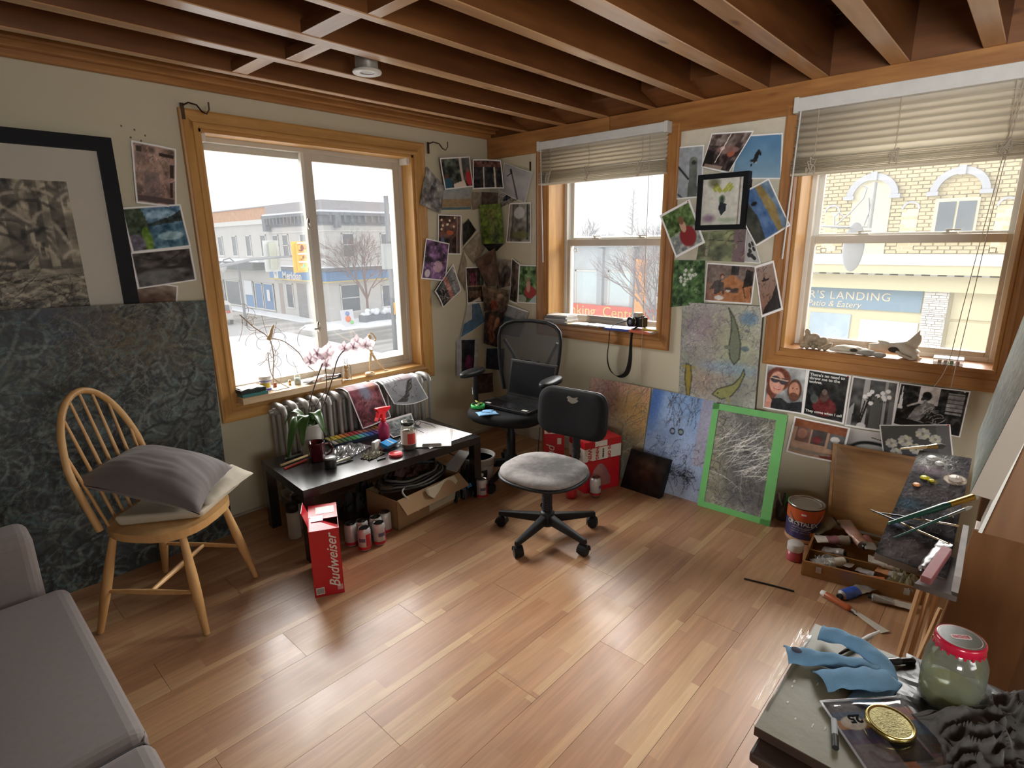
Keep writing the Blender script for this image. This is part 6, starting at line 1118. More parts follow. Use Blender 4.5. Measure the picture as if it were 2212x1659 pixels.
# white bucket
bk = T('white_bucket','white plastic bucket with black label behind right table leg','bucket',(-.885,-.72,0)); BW_ = mat('bucket_plastic',(.62,.58,.54),.4,var=.05)
MB().lathe([(0,0),(.088,0),(.090,.004),(.104,.185),(.112,.187),(.112,.196),(.107,.198),(.100,.195),(.086,.012),(0,.010)],32).build('bucket_body', BW_, bk); MB().lathe([(0,.17),(.10,.17)],28).build('contents', mat('bucket_inside',(.5,.48,.45),.7), bk)
band(MB(),.1015,.075,.125,math.radians(190),math.radians(260),10).build('label', BLACK, bk); MB().tube([(.112*math.cos(a_),.112*math.sin(a_),.18-.03*math.sin(a_+PI)) for a_ in [PI+PI*k/14 for k in range(15)]],.002,5).build('handle', STEEL, bk)
for k in (215,238): MB(Tr((.103*math.cos(math.radians(k)),.103*math.sin(math.radians(k)),.10))@Rz(math.radians(k))@Ry(PI/2)).lathe([(.009,0),(.012,0),(.012,.001),(.009,.001)],16).build('label_ring', WHITEP, bk)
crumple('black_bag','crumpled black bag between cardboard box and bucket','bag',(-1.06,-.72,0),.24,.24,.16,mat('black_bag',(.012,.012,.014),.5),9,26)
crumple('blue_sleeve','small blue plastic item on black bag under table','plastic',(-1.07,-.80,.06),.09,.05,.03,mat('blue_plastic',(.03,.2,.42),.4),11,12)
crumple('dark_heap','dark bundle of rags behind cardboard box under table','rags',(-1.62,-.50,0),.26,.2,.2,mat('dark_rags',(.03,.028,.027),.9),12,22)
MB().hexa([(-1.12,-.78,.17),(-.93,-.70,.22),(-.95,-.62,.22),(-1.14,-.68,.17)],[(-1.12,-.78,.172),(-.93,-.70,.222),(-.95,-.62,.222),(-1.14,-.68,.172)]).build('loose_papers', WP, None, label='white loose papers sticking out from under right end of table', cat='paper')
# ---------- red beer boxes ----------
REDC = mat('beer_red_card', (.52,.010,.02), .35, var=.06, coat=.2); INNER = mat('card_inner', (.35,.28,.25), .8); SILP = mat('silver_print', (.4,.4,.42), .4, .3)
bb = T('beer_carton','tall red beer carton with white script lettering by table leg','carton',(-2.085,-.965,0), rz=math.atan2(-.046,.101)+PI)
# local frame: front long face towards camera right
bb.matrix_world = Matrix.Translation((-2.085,-.965,0)) @ Rz(math.radians(-28)); MW[bb.name] = bb.matrix_world.copy()
w_, d_, h_ = .125, .26, .315; mb = MB()
for b_ in ((-w_/2,w_/2,-d_/2,-d_/2+.002),(-w_/2,w_/2,d_/2-.002,d_/2),(-w_/2,-w_/2+.002,-d_/2,d_/2),(w_/2-.002,w_/2,-d_/2,d_/2)): mb.box(*b_,0,h_)
mb.box(-w_/2,w_/2,-d_/2,d_/2,0,.002); mb.build('carton_walls', REDC, bb); MB().box(-w_/2+.002,w_/2-.002,-d_/2+.002,d_/2-.002,h_-.05,h_-.048).build('inner_floor', INNER, bb)
MB().box(-w_/2,w_/2,-.02,d_/2,h_,h_+.002).build('top_panel', REDC, bb); MB().hexa([(-w_/2,-d_/2,h_),(w_/2,-d_/2,h_),(w_/2-.01,-.02,h_-.03),(-w_/2,-.02,h_+.015)],[(-w_/2,-d_/2,h_+.002),(w_/2,-d_/2,h_+.002),(w_/2-.01,-.02,h_-.028),(-w_/2,-.02,h_+.017)]).build('torn_flap', REDC, bb)
MB().hexa([(-w_/2,-.09,h_),(-w_/2,.05,h_),(-w_/2-.02,.06,h_+.055),(-w_/2-.025,-.06,h_+.06)],[(-w_/2+.002,-.09,h_),(-w_/2+.002,.05,h_),(-w_/2-.018,.06,h_+.055),(-w_/2-.023,-.06,h_+.06)]).build('open_flap', REDC, bb)
MB().box(-.03,.05,.03,.10,h_+.0022,h_+.003).build('white_print', WHITEP, bb); MB().box(-.05,.0,-.06,-.01,h_+.012,h_+.013).build('silver_print', SILP, bb)
MB().box(-w_/2-.0006,-w_/2,-.06,.06,.03,.25).build('silver_print', SILP, bb)
ltext('script_lettering','Budweiser',.062,basis((.028,-d_/2-.0005,.16),(0,0,1),(-1,0,0)),WHITEP,bb,shear=.5,bold=.0006,sx=.98)
MB().box(-.055,-.02,-d_/2-.0008,-d_/2,.012,.045).build('barcode', WHITEP, bb)
for k in range(7): MB().box(-.052+.0045*k,-.050+.0045*k,-d_/2-.0012,-d_/2-.0008,.016,.041).build('barcode_line', BLACK, bb)
MB().box(.035,.058,-d_/2-.0006,-d_/2,.02,.045).build('small_print', mat('pink_print',(.6,.3,.3),.5), bb)
def carton(name, label, M, w, d, h, white_top=0):
    t = T(name, label, 'carton', M=M); MB().box(-w/2,w/2,-d/2,d/2,0,h).build('carton_walls', REDC, t, bevel=.002)
    return t
t = carton('beer_carton','red beer carton standing left behind the task chair backrest',Tr((-.50,-1.02,0))@Rz(math.radians(-48)),.13,.22,.40)
ltext('script_lettering','Bud',.075,basis((-.02,-.1106,.2),(0,0,1),(-1,0,0)),WHITEP,t,shear=.35); MB().box(-.06,.06,-.1106,-.11,.34,.385).build('white_print', WHITEP, t); MB().box(.02,.045,-.111,-.11,.27,.31).build('barcode', WHITEP, t)
for x in (-.03,.03): MB(Tr((x,-.1112,.362))@Rx(PI/2)).lathe([(0,0),(.018,0),(.018,.0006),(0,.0006)],16).build('round_print', REDC, t)
t = carton('beer_carton','red and white beer carton with chicken wings offer lettering',Tr((-.42,-1.29,.20))@Rz(math.radians(-20)),.27,.17,.13)
MB().box(-.1355,.1355,-.0858,-.085,.005,.085).build('white_panel', WHITEP, t); MB().box(-.1358,-.135,-.085,.085,.005,.085).build('white_panel', WHITEP, t); MB().box(.135,.1358,-.085,.085,.005,.085).build('white_panel', WHITEP, t); MB().box(-.06,.03,-.0858,-.085,.09,.125).build('white_print', WHITEP, t)
for s_, x, sz, m in (('WIN',-.10,.04,REDC),('WINGS',-.045,.03,REDC),('$5 OFF',.045,.03,REDC),('CHICKEN',.0,.014,BLACK)): ltext('lettering',s_,sz,basis((x,-.0865,.045),(0,0,-1),(1,0,0)),m,t,bold=.001)
ltext('lettering','WIN',.035,basis((.1362,-.0,.045),(0,0,-1),(0,1,0)),REDC,t); MB().cbox((.1362,.045,.045),(.0008,.03,.05)).build('wing_picture', mat('dark_print',(.08,.04,.03),.5), t)
t = carton('beer_carton','lower red beer carton under the wings offer carton beside the orange painting',Tr((-.42,-1.29,0))@Rz(math.radians(-20)),.26,.17,.198)
MB().grid(lambda u,v: (-.10+.16*u,-.086-.012*math.sin(PI*v)*math.sin(PI*u),.03+.15*v*math.sin(PI*(u*.8+.1))),10,6).build('clear_wrap', FILM, t)
make_can((-.545,-1.385,0),'beer can standing in front of the lower red carton',None,1.2)
lathe_thing('drink_can','red drink can lying in shade left of the beer can by cartons','can',(-.66,-1.29,0),[('can_body',[(0,0),(.03,0),(.033,.012),(.033,.105),(.027,.118),(0,.118)],CANR,22)])
# ---------- task chair ----------
BPL = mat('chair_black_plastic', (.012,.012,.013), .5, var=.2, spec=.3); BFAB = mat('black_chair_fabric', (.012,.012,.013), .85, spec=.2, var=.2, scale=60, bump=.1, bscale=600)
def dusty():
    m, nt, b, L = nodes('dusty_grey_upholstery'); tc = nt.nodes.new('ShaderNodeTexCoord'); n = nt.nodes.new('ShaderNodeTexNoise'); n.inputs['Scale'].default_value = 9; n.inputs['Detail'].default_value = 9; n.inputs['Roughness'].default_value = .7
    g = nt.nodes.new('ShaderNodeTexGradient'); g.gradient_type = 'SPHERICAL'; mp = nt.nodes.new('ShaderNodeMapping'); mp.inputs['Scale'].default_value = (4.6,4.6,1); mp.inputs['Location'].default_value = (0,.3,-.38); L.new(tc.outputs['Object'], mp.inputs[0]); L.new(mp.outputs[0], g.inputs[0]); L.new(tc.outputs['Object'], n.inputs[0])
    s_ = nt.nodes.new('ShaderNodeMath'); s_.operation = 'SUBTRACT'; L.new(n.outputs[0], s_.inputs[0]); ms = nt.nodes.new('ShaderNodeMath'); ms.operation = 'MULTIPLY'; ms.inputs[1].default_value = .38; L.new(g.outputs[1], ms.inputs[0]); L.new(ms.outputs[0], s_.inputs[1])
    r = nt.nodes.new('ShaderNodeValToRGB'); r.color_ramp.elements[0].position = .25; r.color_ramp.elements[0].color = (.12,.115,.11,1); r.color_ramp.elements[1].position = .6; r.color_ramp.elements[1].color = (.36,.325,.31,1); L.new(s_.outputs[0], r.inputs[0]); L.new(r.outputs[0], b.inputs['Base Color']); b.inputs['Roughness'].default_value = .95
    bn = nt.nodes.new('ShaderNodeTexNoise'); bn.inputs['Scale'].default_value = 400; L.new(tc.outputs['Object'], bn.inputs[0]); bp = nt.nodes.new('ShaderNodeBump'); bp.inputs['Strength'].default_value = .3; bp.inputs['Distance'].default_value = .004; L.new(bn.outputs[0], bp.inputs['Height']); L.new(bp.outputs[0], b.inputs['Normal']); return m
DUST = dusty()
tc_ = T('task_chair', 'small black swivel chair with worn dusty grey seat in room centre', 'chair', (-1.105,-1.464,0))
def caster(parent, c, a_, r=.026, w=.02):
    h = MB(Tr((c[0],c[1],0))@Rz(a_)); h.cyl((0,-w,r),(0,-w*.25,r),r,16); h.cyl((0,w*.25,r),(0,w,r),r,16); o = h.build('caster', BPL, parent, bevel=.002)
    m = MB(Tr((c[0],c[1],0))@Rz(a_)); m.cyl((.0,0,r),(0,0,.075),.008,8); n = 8
    for q in range(n): a0 = -.2+PI*1.1*q/n; a1 = -.2+PI*1.1*(q+1)/n; R2 = r+.006; m.hexa([(R2*math.cos(a0),-w*1.15,r+R2*math.sin(a0)),(R2*math.cos(a1),-w*1.15,r+R2*math.sin(a1)),(R2*math.cos(a1),w*1.15,r+R2*math.sin(a1)),(R2*math.cos(a0),w*1.15,r+R2*math.sin(a0))],[((R2-.004)*math.cos(a0),-w*1.15,r+(R2-.004)*math.sin(a0)),((R2-.004)*math.cos(a1),-w*1.15,r+(R2-.004)*math.sin(a1)),((R2-.004)*math.cos(a1),w*1.15,r+(R2-.004)*math.sin(a1)),((R2-.004)*math.cos(a0),w*1.15,r+(R2-.004)*math.sin(a0))])
    k = m.build('caster_hood', BPL, None, loc=Matrix.Identity(4)); k.parent = o; k.matrix_local = Matrix.Identity(4)
for k, d in enumerate((109,186,262,331,40)):
    a_ = math.radians(d); L_ = .262; c, s = math.cos(a_), math.sin(a_); M = Rz(a_); mb = MB(M)
    mb.hexa([(.02,-.021,.075),(.02,.021,.075),(L_+.015,.014,.062),(L_+.015,-.014,.062)],[(.02,-.019,.125),(.02,.019,.125),(L_+.015,.011,.088),(L_+.015,-.011,.088)]); mb.build('base_leg', BPL, tc_, bevel=.007, seg=3); caster(tc_, (L_*c,L_*s), a_+.9*k)
MB().lathe([(0,.06),(.036,.062),(.04,.07),(.038,.13),(.030,.14),(0,.14)],20).build('hub', BPL, tc_)
mb = MB(); z = .13
while z < .30: mb.lathe([(.024,z),(.028,z+.006),(.024,z+.012)],18,cap=False); z += .012
mb.build('gas_column_bellows', BPL, tc_)
TM = Rz(math.radians(-84)); 
def shell(mb, rx, ry, prof, n=40, p=.8, off=(0,0)):
    v = []; f = []
    for s_, z in prof:
        for k in range(n): a_ = 2*PI*k/n; c, s = math.cos(a_), math.sin(a_); v.append((off[0]+rx*s_*math.copysign(abs(c)**p,c), off[1]+ry*s_*math.copysign(abs(s)**p,s)*(1-.06*c*0), z))
    m = len(prof)
    for i in range(m-1):
        for k in range(n): f.append((i*n+k, i*n+(k+1)%n, (i+1)*n+(k+1)%n, (i+1)*n+k))
    f.append(tuple(range(n-1,-1,-1))); f.append(tuple((m-1)*n+k for k in range(n))); return mb.add(v, f, True)
SO = (0,-.03)
shell(MB(TM),.222,.212,[(.3,.345),(.9,.345),(1,.352),(1,.362),(.97,.366)],off=SO).build('seat_pan', BPL, tc_)
shell(MB(TM),.216,.206,[(.98,.364),(1.0,.374),(.985,.386),(.93,.395),(.8,.401),(.6,.4),(.3,.396),(.02,.395)],off=SO).build('seat', DUST, tc_)
MB(TM).box(-.07,.07,-.1,.1,.30,.346).build('seat_mechanism', BPL, tc_, bevel=.01)
BX, BYl = -.10, .215   # backrest centre in chair frame
mb = MB(TM@Tr((.03,0,0))); P = [(0,.10,.325),(0,.20,.325),(0,.235,.36),(0,.24,.45),(0,.225,.56)]; sp = spline(P,24); 
mb.tube(sp,[.02+.004*(i%2) for i in range(len(sp))],12); mb.build('back_bar_bellows', BPL, tc_)
def roundrect(w, h, r, n=8):
    out = []
    for cx, cy, a0 in ((w-r,h-r,0),(-w+r,h-r,90),(-w+r,-h+r,180),(w-r,-h+r,270)):
        for k in range(n+1): a_ = math.radians(a0+90*k/n); out.append((cx+r*math.cos(a_), cy+r*math.sin(a_)))
    return out
def padshell(M, w, h, r, layers, curve=.5):
    mb = MB(M); rr = roundrect(w,h,r); n = len(rr); v = []; f = []
    for s_, d in layers:
        for x, y in rr: v.append((x*s_, d+curve*(x*s_)**2, y*s_))
    m = len(layers)
    for i in range(m-1):
        for k in range(n): f.append((i*n+k,i*n+(k+1)%n,(i+1)*n+(k+1)%n,(i+1)*n+k))
    f += [tuple(range(n-1,-1,-1)), tuple((m-1)*n+k for k in range(n))]; return mb.add(v,f,True)
BM = TM@Tr((.03,.20,.625))@Rx(math.radians(-6))
padshell(BM,.205,.128,.075,[(.5,.03),(.96,.028),(1,.018),(1,.008),(.97,.002)],-.5).build('back_shell', BPL, tc_)
padshell(BM,.203,.126,.075,[(.99,.006),(1,-.006),(.95,-.022),(.8,-.03),(.5,-.032),(.1,-.032)],-.5).build('backrest', BFAB, tc_)
MB(BM@Tr((.01,-.035,.085))).grid(lambda u,v:(-.03+.06*u+.006*math.sin(9*v),.0,-.016+.03*v-.012*math.sin(PI*u)),6,4).build('worn_patch', mat('bare_foam',(.22,.2,.17),.9), tc_)
# ---------- mesh office chair with laptop ----------
mc = T('mesh_office_chair', 'black mesh back office chair with armrests in the room corner', 'chair', (-.66,-.80,0)); QM = Rz(math.radians(-77))
for k in range(5):
    a_ = math.radians(52+72*k); c, s = math.cos(a_), math.sin(a_); mb = MB(Rz(a_)); mb.hexa([(.02,-.024,.07),(.02,.024,.07),(.30,.014,.055),(.30,-.014,.055)],[(.02,-.02,.125),(.02,.02,.125),(.30,.011,.08),(.30,-.011,.08)]); mb.build('base_leg', BPL, mc, bevel=.006); caster(mc, (.285*c,.285*s), a_+k)
MB().lathe([(.045,.06),(.045,.14),(.028,.16),(.028,.30),(.022,.31),(.022,.39)],18).build('gas_column', BPL, mc)
MB(QM).box(-.1,.1,-.12,.14,.38,.42).build('seat_mechanism', BPL, mc, bevel=.01)
shell(MB(QM),.255,.245,[(.5,.405),(.92,.41),(1,.43),(1.01,.45),(.98,.468),(.9,.478),(.6,.474),(.05,.470)],p=.72).build('seat', BFAB, mc)
bw = lambda z: .175+.055*math.sin(min(1,(z-.5)/.38)*PI*.5)
out = []; 
for k in range(41):
    t_ = k/40
    if t_<.4: z = .52+.36*(t_/.4); x = -bw(z)
    elif t_>.6: z = .88-.36*((t_-.6)/.4); x = bw(z)
    else: q = (t_-.4)/.2; a_ = PI*(1-q); x = .23*math.copysign(abs(math.cos(a_))**.7,math.cos(a_)); z = .88+.115*math.sin(a_)**.75
    out.append((x, .235+.10*(z-.5)-.35*x*x, z))
MB(QM).tube(out,.0125,8).build('back_frame', BPL, mc)
def meshmat():
    m = bpy.data.materials.new('chair_mesh'); m.use_nodes = True; nt = m.node_tree; L = nt.links; b = nt.nodes['Principled BSDF']; b.inputs['Base Color'].default_value = (.03,.03,.03,1); b.inputs['Roughness'].default_value = .6
    tr = nt.nodes.new('ShaderNodeBsdfTransparent'); mx = nt.nodes.new('ShaderNodeMixShader'); w1_ = nt.nodes.new('ShaderNodeTexWave'); w1_.inputs['Scale'].default_value = 420; w2_ = nt.nodes.new('ShaderNodeTexWave'); w2_.bands_direction = 'Z'; w2_.inputs['Scale'].default_value = 420
    tc = nt.nodes.new('ShaderNodeTexCoord'); L.new(tc.outputs['Object'], w1_.inputs[0]); L.new(tc.outputs['Object'], w2_.inputs[0]); a = nt.nodes.new('ShaderNodeMath'); a.operation = 'MAXIMUM'; L.new(w1_.outputs[1], a.inputs[0]); L.new(w2_.outputs[1], a.inputs[1])
    r = nt.nodes.new('ShaderNodeMapRange'); r.inputs[1].default_value = .3; r.inputs[2].default_value = .7; r.inputs[3].default_value = .45; r.inputs[4].default_value = .85; L.new(a.outputs[0], r.inputs[0]); L.new(r.outputs[0], mx.inputs[0]); L.new(tr.outputs[0], mx.inputs[1]); L.new(b.outputs[0], mx.inputs[2]); L.new(mx.outputs[0], nt.nodes['Material Output'].inputs[0]); return m
def mb_back(u, v):
    z = .52+.465*v; w = bw(min(z,.88)); 
    if z > .88: w = .23*max(0,1-((z-.88)/.115)**2.2)**.6
    x = (u*2-1)*w; return (x, .235+.10*(z-.5)-.35*x*x, z)
MB(QM).grid(mb_back,16,24).build('back_mesh', meshmat(), mc)
for s in (-1,1): MB(QM).tube(spline([(s*.20,.27,.86),(s*.12,.295,.72),(s*.07,.30,.60),(s*.04,.28,.50)],12),[.011]*13,8).build('back_brace', BPL, mc) if len(spline([(0,0,0)]*4,12))==13 else None
MB(QM).tube(spline([(0,.12,.395),(0,.26,.40),(0,.285,.48),(0,.285,.60)],12),.03,10).build('back_stem', BPL, mc)
MB(QM).box(-.17,.17,.262,.285,.52,.62).build('lumbar_panel', BPL, mc, bevel=.01)
for s in (-1,1):
    MB(QM).tube(spline([(s*.12,.0,.40),(s*.26,.02,.42),(s*.285,.03,.50),(s*.285,.03,.66)],12),.016,8).build('arm_post', BPL, mc)
    shell(MB(QM@Tr((s*.285,0,0))),.045,.125,[(.7,.655),(1,.66),(1,.68),(.9,.688),(.3,.69)],p=.8).build('armrest', BPL, mc)
    MB(QM).tube([(s*.275,-.02,.53),(s*.275,-.022,.58)],.006,8).build('arm_button', STEEL, mc)
lp = T('laptop', 'open black laptop on the mesh office chair seat', 'laptop', M=Tr((-.66,-.80,.478))@QM@Tr((0.03,.02,0))@Rz(math.radians(-10)))
LB = mat('laptop_black', (.012,.012,.013), .3); MB().box(-.19,.19,-.13,.13,0,.022).build('laptop_base', LB, lp, bevel=.004)
sc_ = MB(Tr((0,.13,.02))@Rx(math.radians(-12))).box(-.19,.19,0,.012,0,.245).build('screen_lid', LB, lp, bevel=.003); o = MB(Tr((0,.13,.02))@Rx(math.radians(-12))).box(-.172,.172,-.0015,0,.02,.23).build('screen', mat('dark_screen',(.006,.006,.008),.5,spec=.1), None, loc=Matrix.Identity(4)); o.parent = sc_; o.matrix_local = Matrix.Identity(4)
KM = mat('laptop_keys', (.03,.03,.032), .4); km = None
for r in range(5):
    for c in range(14):
        if km is None: o = MB().box(-.0105,.0105,-.0085,.0085,0,.003).build('key', KM, lp); km = o.data
        else: o = bpy.data.objects.new('key', km); COL.objects.link(o); o.parent = lp
        o.location = (-.163+.025*c, .10-.021*r, .022)
MB().box(-.05,.05,-.115,-.03,.022,.0225).build('touchpad', mat('touchpad',(.02,.02,.022),.25), lp); MB().box(-.17,-.13,-.11,-.09,.022,.0226).build('palm_sticker', WHITEP, lp) ; MB().box(.13,.17,-.11,-.09,.022,.0226).build('palm_sticker', WHITEP, lp)
tp = T('tape_roll', 'bright green tape roll holding small clips on mesh chair seat', 'tape', (-.815,-.66,.479)); GRT = mat('bright_green', (.05,.55,.12), .35)
MB().lathe([(.036,0),(.045,.001),(.046,.012),(.045,.022),(.036,.023),(.036,0)],28,cap=False).build('tape', GRT, tp); MB().lathe([(0,.0),(.036,.0),(.036,.002),(0,.003)],20).build('core_floor', mat('tape_core',(.4,.38,.3),.8), tp)
r_ = random.Random(8)
for k in range(7): a_ = r_.uniform(0,6.28); MB(Tr((.018*math.cos(a_),.018*math.sin(a_),.012+.004*k))@Rz(a_)@Rx(r_.uniform(-.6,.6))).box(-.018,.018,-.005,.005,-.003,.003).build('clip', [mat('clip_yellow',(.6,.65,.1),.4),mat('clip_grey',(.35,.36,.34),.4),BLACK][k%3], tp)
CLB = mat('blue_cloth', (.22,.45,.72), .9, var=.1, scale=40)
t = T('blue_cloth','small folded light blue cloth on front of mesh chair seat','cloth',(-.88,-.80,.479),rz=math.radians(-40)); patch4([(-.065,.035,.004),(.06,.04,.006),(.075,-.03,.006),(-.05,-.045,.004)],(0,0,1),.008,wr=.003,pinch=.1,bottom=.3,seed=3).build('folded_cloth', CLB, t); patch4([(-.02,.045,.012),(.05,.04,.014),(.03,-.02,.014),(-.03,.0,.012)],(0,0,1),.006,wr=.003,bottom=.3,seed=5).build('cloth_fold', CLB, t)
dc = T('black_jacket','dark cloth draped over laptop screen on the mesh chair','cloth',(-.52,-.76,.72)); MB(Tr((-.52,-.76,.72))@QM).grid(lambda u,v:(-.06+.16*u*(.4+.6*v)+.01*math.sin(7*v),.085-.03*(1-v)-.012*math.sin(9*u),-.13+.15*v),14,14).build('draped_cloth', mat('dark_cloth',(.03,.03,.032),.9), dc, world=True, solid=.003)
gj = lathe_thing('glass_tumbler','small clear glass on mesh chair beside laptop screen','glass',(-.60,-.62,.70),[('tumbler',[(0,0),(.025,0),(.03,.05),(.028,.05),(.023,.004)],JG,18)]) if 0 else None
MB().tube(spline([(-.95,-.35,.19),(-.75,-.42,.05),(-.6,-.5,.008),(-.4,-.7,.006),(-.35,-.95,.006),(-.60,-.97,.006),(-.70,-1.06,.2),(-.68,-1.06,.40)],48),.0035,6).build('power_cable', BLACK, None, label='black power cable trailing on floor under the mesh chair', cat='cable')
# ---------- things on the big window sill ----------
SHW = wood('raw_shelf_wood', (.55,.37,.2), (.75,.58,.38), 'x', .6, 6)
t = T('sill_shelf','raw wooden plank shelf laid on the left half of the big sill','shelf',(-1.74,0,.655)); MB().box(-2.025,-1.42,-.085,.10,.655,.69).build('shelf_board', SHW, t, world=True, bevel=.002); MB().box(-1.425,-1.418,-.085,.10,.657,.688).build('end_grain', PINE['y'], t, world=True)
ZS = .6905
t = T('plastic_case','black flat case with white sheet on it at left end of sill shelf','case',(-1.955,-.01,ZS+.018),rz=.05); MB().box(-.07,.07,-.055,.055,0,.022).build('case', mat('dark_green_black',(.02,.03,.03),.4), t, bevel=.002); crumple('x','x','x',(0,0,0),.1,.08,.006,WP,5,10) if 0 else MB().grid(lambda u,v:(-.06+.12*u,-.05+.1*v,.0225+.004*abs(math.sin(7*u+3*v))),12,10).build('paper_slip', WP, t)
t = T('plastic_case','teal flat case under the black case on sill shelf','case',(-1.945,-.015,ZS),rz=-.05); MB().box(-.07,.07,-.055,.055,0,.0175).build('case', mat('teal_case',(.06,.22,.23),.4), t, bevel=.002)
t = lathe_thing('paint_pot','white paint pot with yellow and violet label on sill shelf','jar',(-1.845,.03,ZS),[('pot_body',[(0,0),(.030,0),(.031,.003),(.031,.062),(0,.062)],mat('pot_white',(.75,.74,.72),.4),24),('lid',[(.032,.062),(.034,.064),(.034,.078),(.032,.08),(0,.08)],WHITEP,24)])
band(MB(),.0314,.016,.042,math.radians(180),math.radians(300),10).build('yellow_label', mat('label_yellow',(.75,.55,.05),.5), t); band(MB(),.0314,.0,.008,0,2*PI,24).build('violet_base', mat('label_violet',(.08,.04,.5),.5), t); band(MB(),.0314,.048,.056,0,2*PI,24).build('violet_stripe', mat('label_violet2',(.25,.2,.45),.5), t)
MB().box(-1.795,-1.775,.04,.05,ZS,ZS+.025).build('red_block', mat('brick_red',(.35,.08,.05),.6), None, label='tiny dark red block right of the paint pot', cat='block')
t = sheet('paper_slip','small white paper slip on sill shelf behind the dried vine stem','paper',[(-1.83,.0),(-1.75,.02),(-1.74,-.03),(-1.83,-.05)],Art(6,6,(.93,.93,.92)),ZS+.001)
lathe_thing('glass_bottle','small clear square shouldered bottle at middle of the sill shelf','bottle',(-1.665,.0,ZS),[('bottle',[(0,0),(.019,0),(.020,.003),(.020,.05),(.016,.058),(.009,.062),(.009,.075),(.011,.076),(.011,.080)],JG,16),('water',[(0,.003),(.018,.003),(.018,.04),(0,.04)],mat('pale_water',(.55,.6,.52),.1),16)])
lathe_thing('brass_weight','tiny brass cylinder beside the clear bottle on sill shelf','weight',(-1.705,.02,ZS),[('body',[(0,0),(.008,0),(.008,.03),(0,.03)],mat('brass',(.6,.45,.18),.3,.9),12)])
t = T('open_booklet','small open dark booklet with pages spread on sill shelf','booklet',(-1.57,-.02,ZS),rz=.3)
for s, nm in ((-1,'page_left'),(1,'page_right')): MB().grid(lambda u,v,s=s:(s*(.065*u),-.03+.06*v,.004+.018*math.sin(PI*min(1,u*.9))*(1 if s>0 else .6)),10,4).build('page', mat('page_pinkish',(.62,.42,.36),.7) if s>0 else mat('page_dark',(.1,.09,.09),.7), t, solid=.002)
t = T('eyeglass_case','small white tin box near the right end of sill shelf','box',(-1.50,-.01,ZS),rz=.1); MB().box(-.035,.035,-.025,.025,0,.018).build('tin', WHITEP, t, bevel=.004); MB().box(-.036,.036,-.026,.026,.018,.026).build('tin_lid', mat('pinkish_white',(.7,.6,.56),.4), t, bevel=.003)
t = T('stapler','silver stapler lying at right end of the sill shelf','stapler',(-1.455,-.03,ZS),rz=math.radians(-8)); MB().box(-.055,.055,-.012,.012,0,.006).build('stapler_base', BLACK, t, bevel=.002); MB(Ry(math.radians(4))).box(-.055,.052,-.010,.010,.012,.024).build('stapler_arm', STEEL, t, bevel=.003); MB().box(.04,.056,-.012,.012,0,.024).build('pivot', BLACK, t, bevel=.002)
bt = lathe_thing('glass_bottle','clear corked style bottle with carved brown figure inside beside mannequin','bottle',(-1.335,-.0,.6565),[('bottle',[(0,0),(.028,0),(.030,.004),(.030,.085),(.022,.10),(.010,.108),(.010,.128),(.0125,.13),(.0125,.136)],JG,20)])
mb = MB(); mb.ell((0,0,.03),(.017,.013,.028),10,8); mb.ell((0,0,.062),(.015,.012,.014),10,6); mb.ell((0,0,.082),(.017,.013,.012),10,6); mb.ell((-.011,0,.094),(.005,.004,.005),6,5); mb.ell((.011,0,.094),(.005,.004,.005),6,5); mb.build('carved_figure', wood('carved_amber',(.35,.18,.05),(.55,.32,.1),'z',.5,20), bt)
# artist mannequin
MAN = wood('mannequin_wood', (.62,.42,.22), (.78,.58,.34), 'z', .4, 12, knots=False)
mq = T('wooden_mannequin','jointed wooden artist mannequin dancing on the big window sill','mannequin',(-1.165,.0,.6565)); 
MB().lathe([(0,0),(.030,0),(.032,.004),(.032,.014),(.029,.018),(0,.018)],22).build('stand', MAN, mq); g = lambda *p: (p[0]+1.165, p[1], p[2]-.6565)
def limb(nm, a, b_, r0, r1):
    P = [Vector(g(*a)).lerp(Vector(g(*b_)), k/4) for k in range(5)]; MB().tube(P,[r0*.6,r0,(r0+r1)/2*1.05,r1,r1*.6],10).build(nm, MAN, mq)
limb('torso',(-1.128,.02,.80),(-1.135,.02,.865),.012,.019); MB().ell(g(-1.128,.02,.79),(.015,.012,.014),10,8).build('pelvis', MAN, mq); MB(Tr(g(-1.135,.018,.905))@Ry(-.15)).ell((0,0,0),(.0125,.013,.019),12,9).build('head', MAN, mq); limb('neck',(-1.135,.02,.868),(-1.135,.02,.89),.005,.005)
for nm, a, b_, r0, r1 in (('upper_leg',(-1.135,.02,.785),(-1.15,.01,.725),.009,.008),('lower_leg',(-1.15,.01,.725),(-1.16,.005,.675),.007,.006),('upper_leg',(-1.12,.02,.785),(-1.10,.0,.73),.009,.008),('lower_leg',(-1.10,.0,.73),(-1.055,-.01,.675),.007,.006),('upper_arm',(-1.145,.02,.858),(-1.19,.01,.885),.007,.006),('lower_arm',(-1.19,.01,.885),(-1.235,.0,.92),.006,.005),('upper_arm',(-1.12,.02,.86),(-1.088,.015,.885),.007,.006),('lower_arm',(-1.088,.015,.885),(-1.115,.01,.925),.006,.005)): limb(nm,a,b_,r0,r1)
MB(Tr(g(-1.16,-.005,.676))).ell((0,-.006,0),(.008,.018,.006),8,6).build('foot', MAN, mq); MB(Tr(g(-1.042,-.012,.669))).ell((0,0,0),(.02,.008,.006),8,6).build('foot', MAN, mq); MB(Tr(g(-1.243,0,.926))@Ry(-.8)).ell((0,0,0),(.006,.004,.012),8,6).build('hand', MAN, mq); MB(Tr(g(-1.122,.01,.929))@Ry(-1.2)).ell((0,0,0),(.006,.004,.012),8,6).build('hand', MAN, mq)
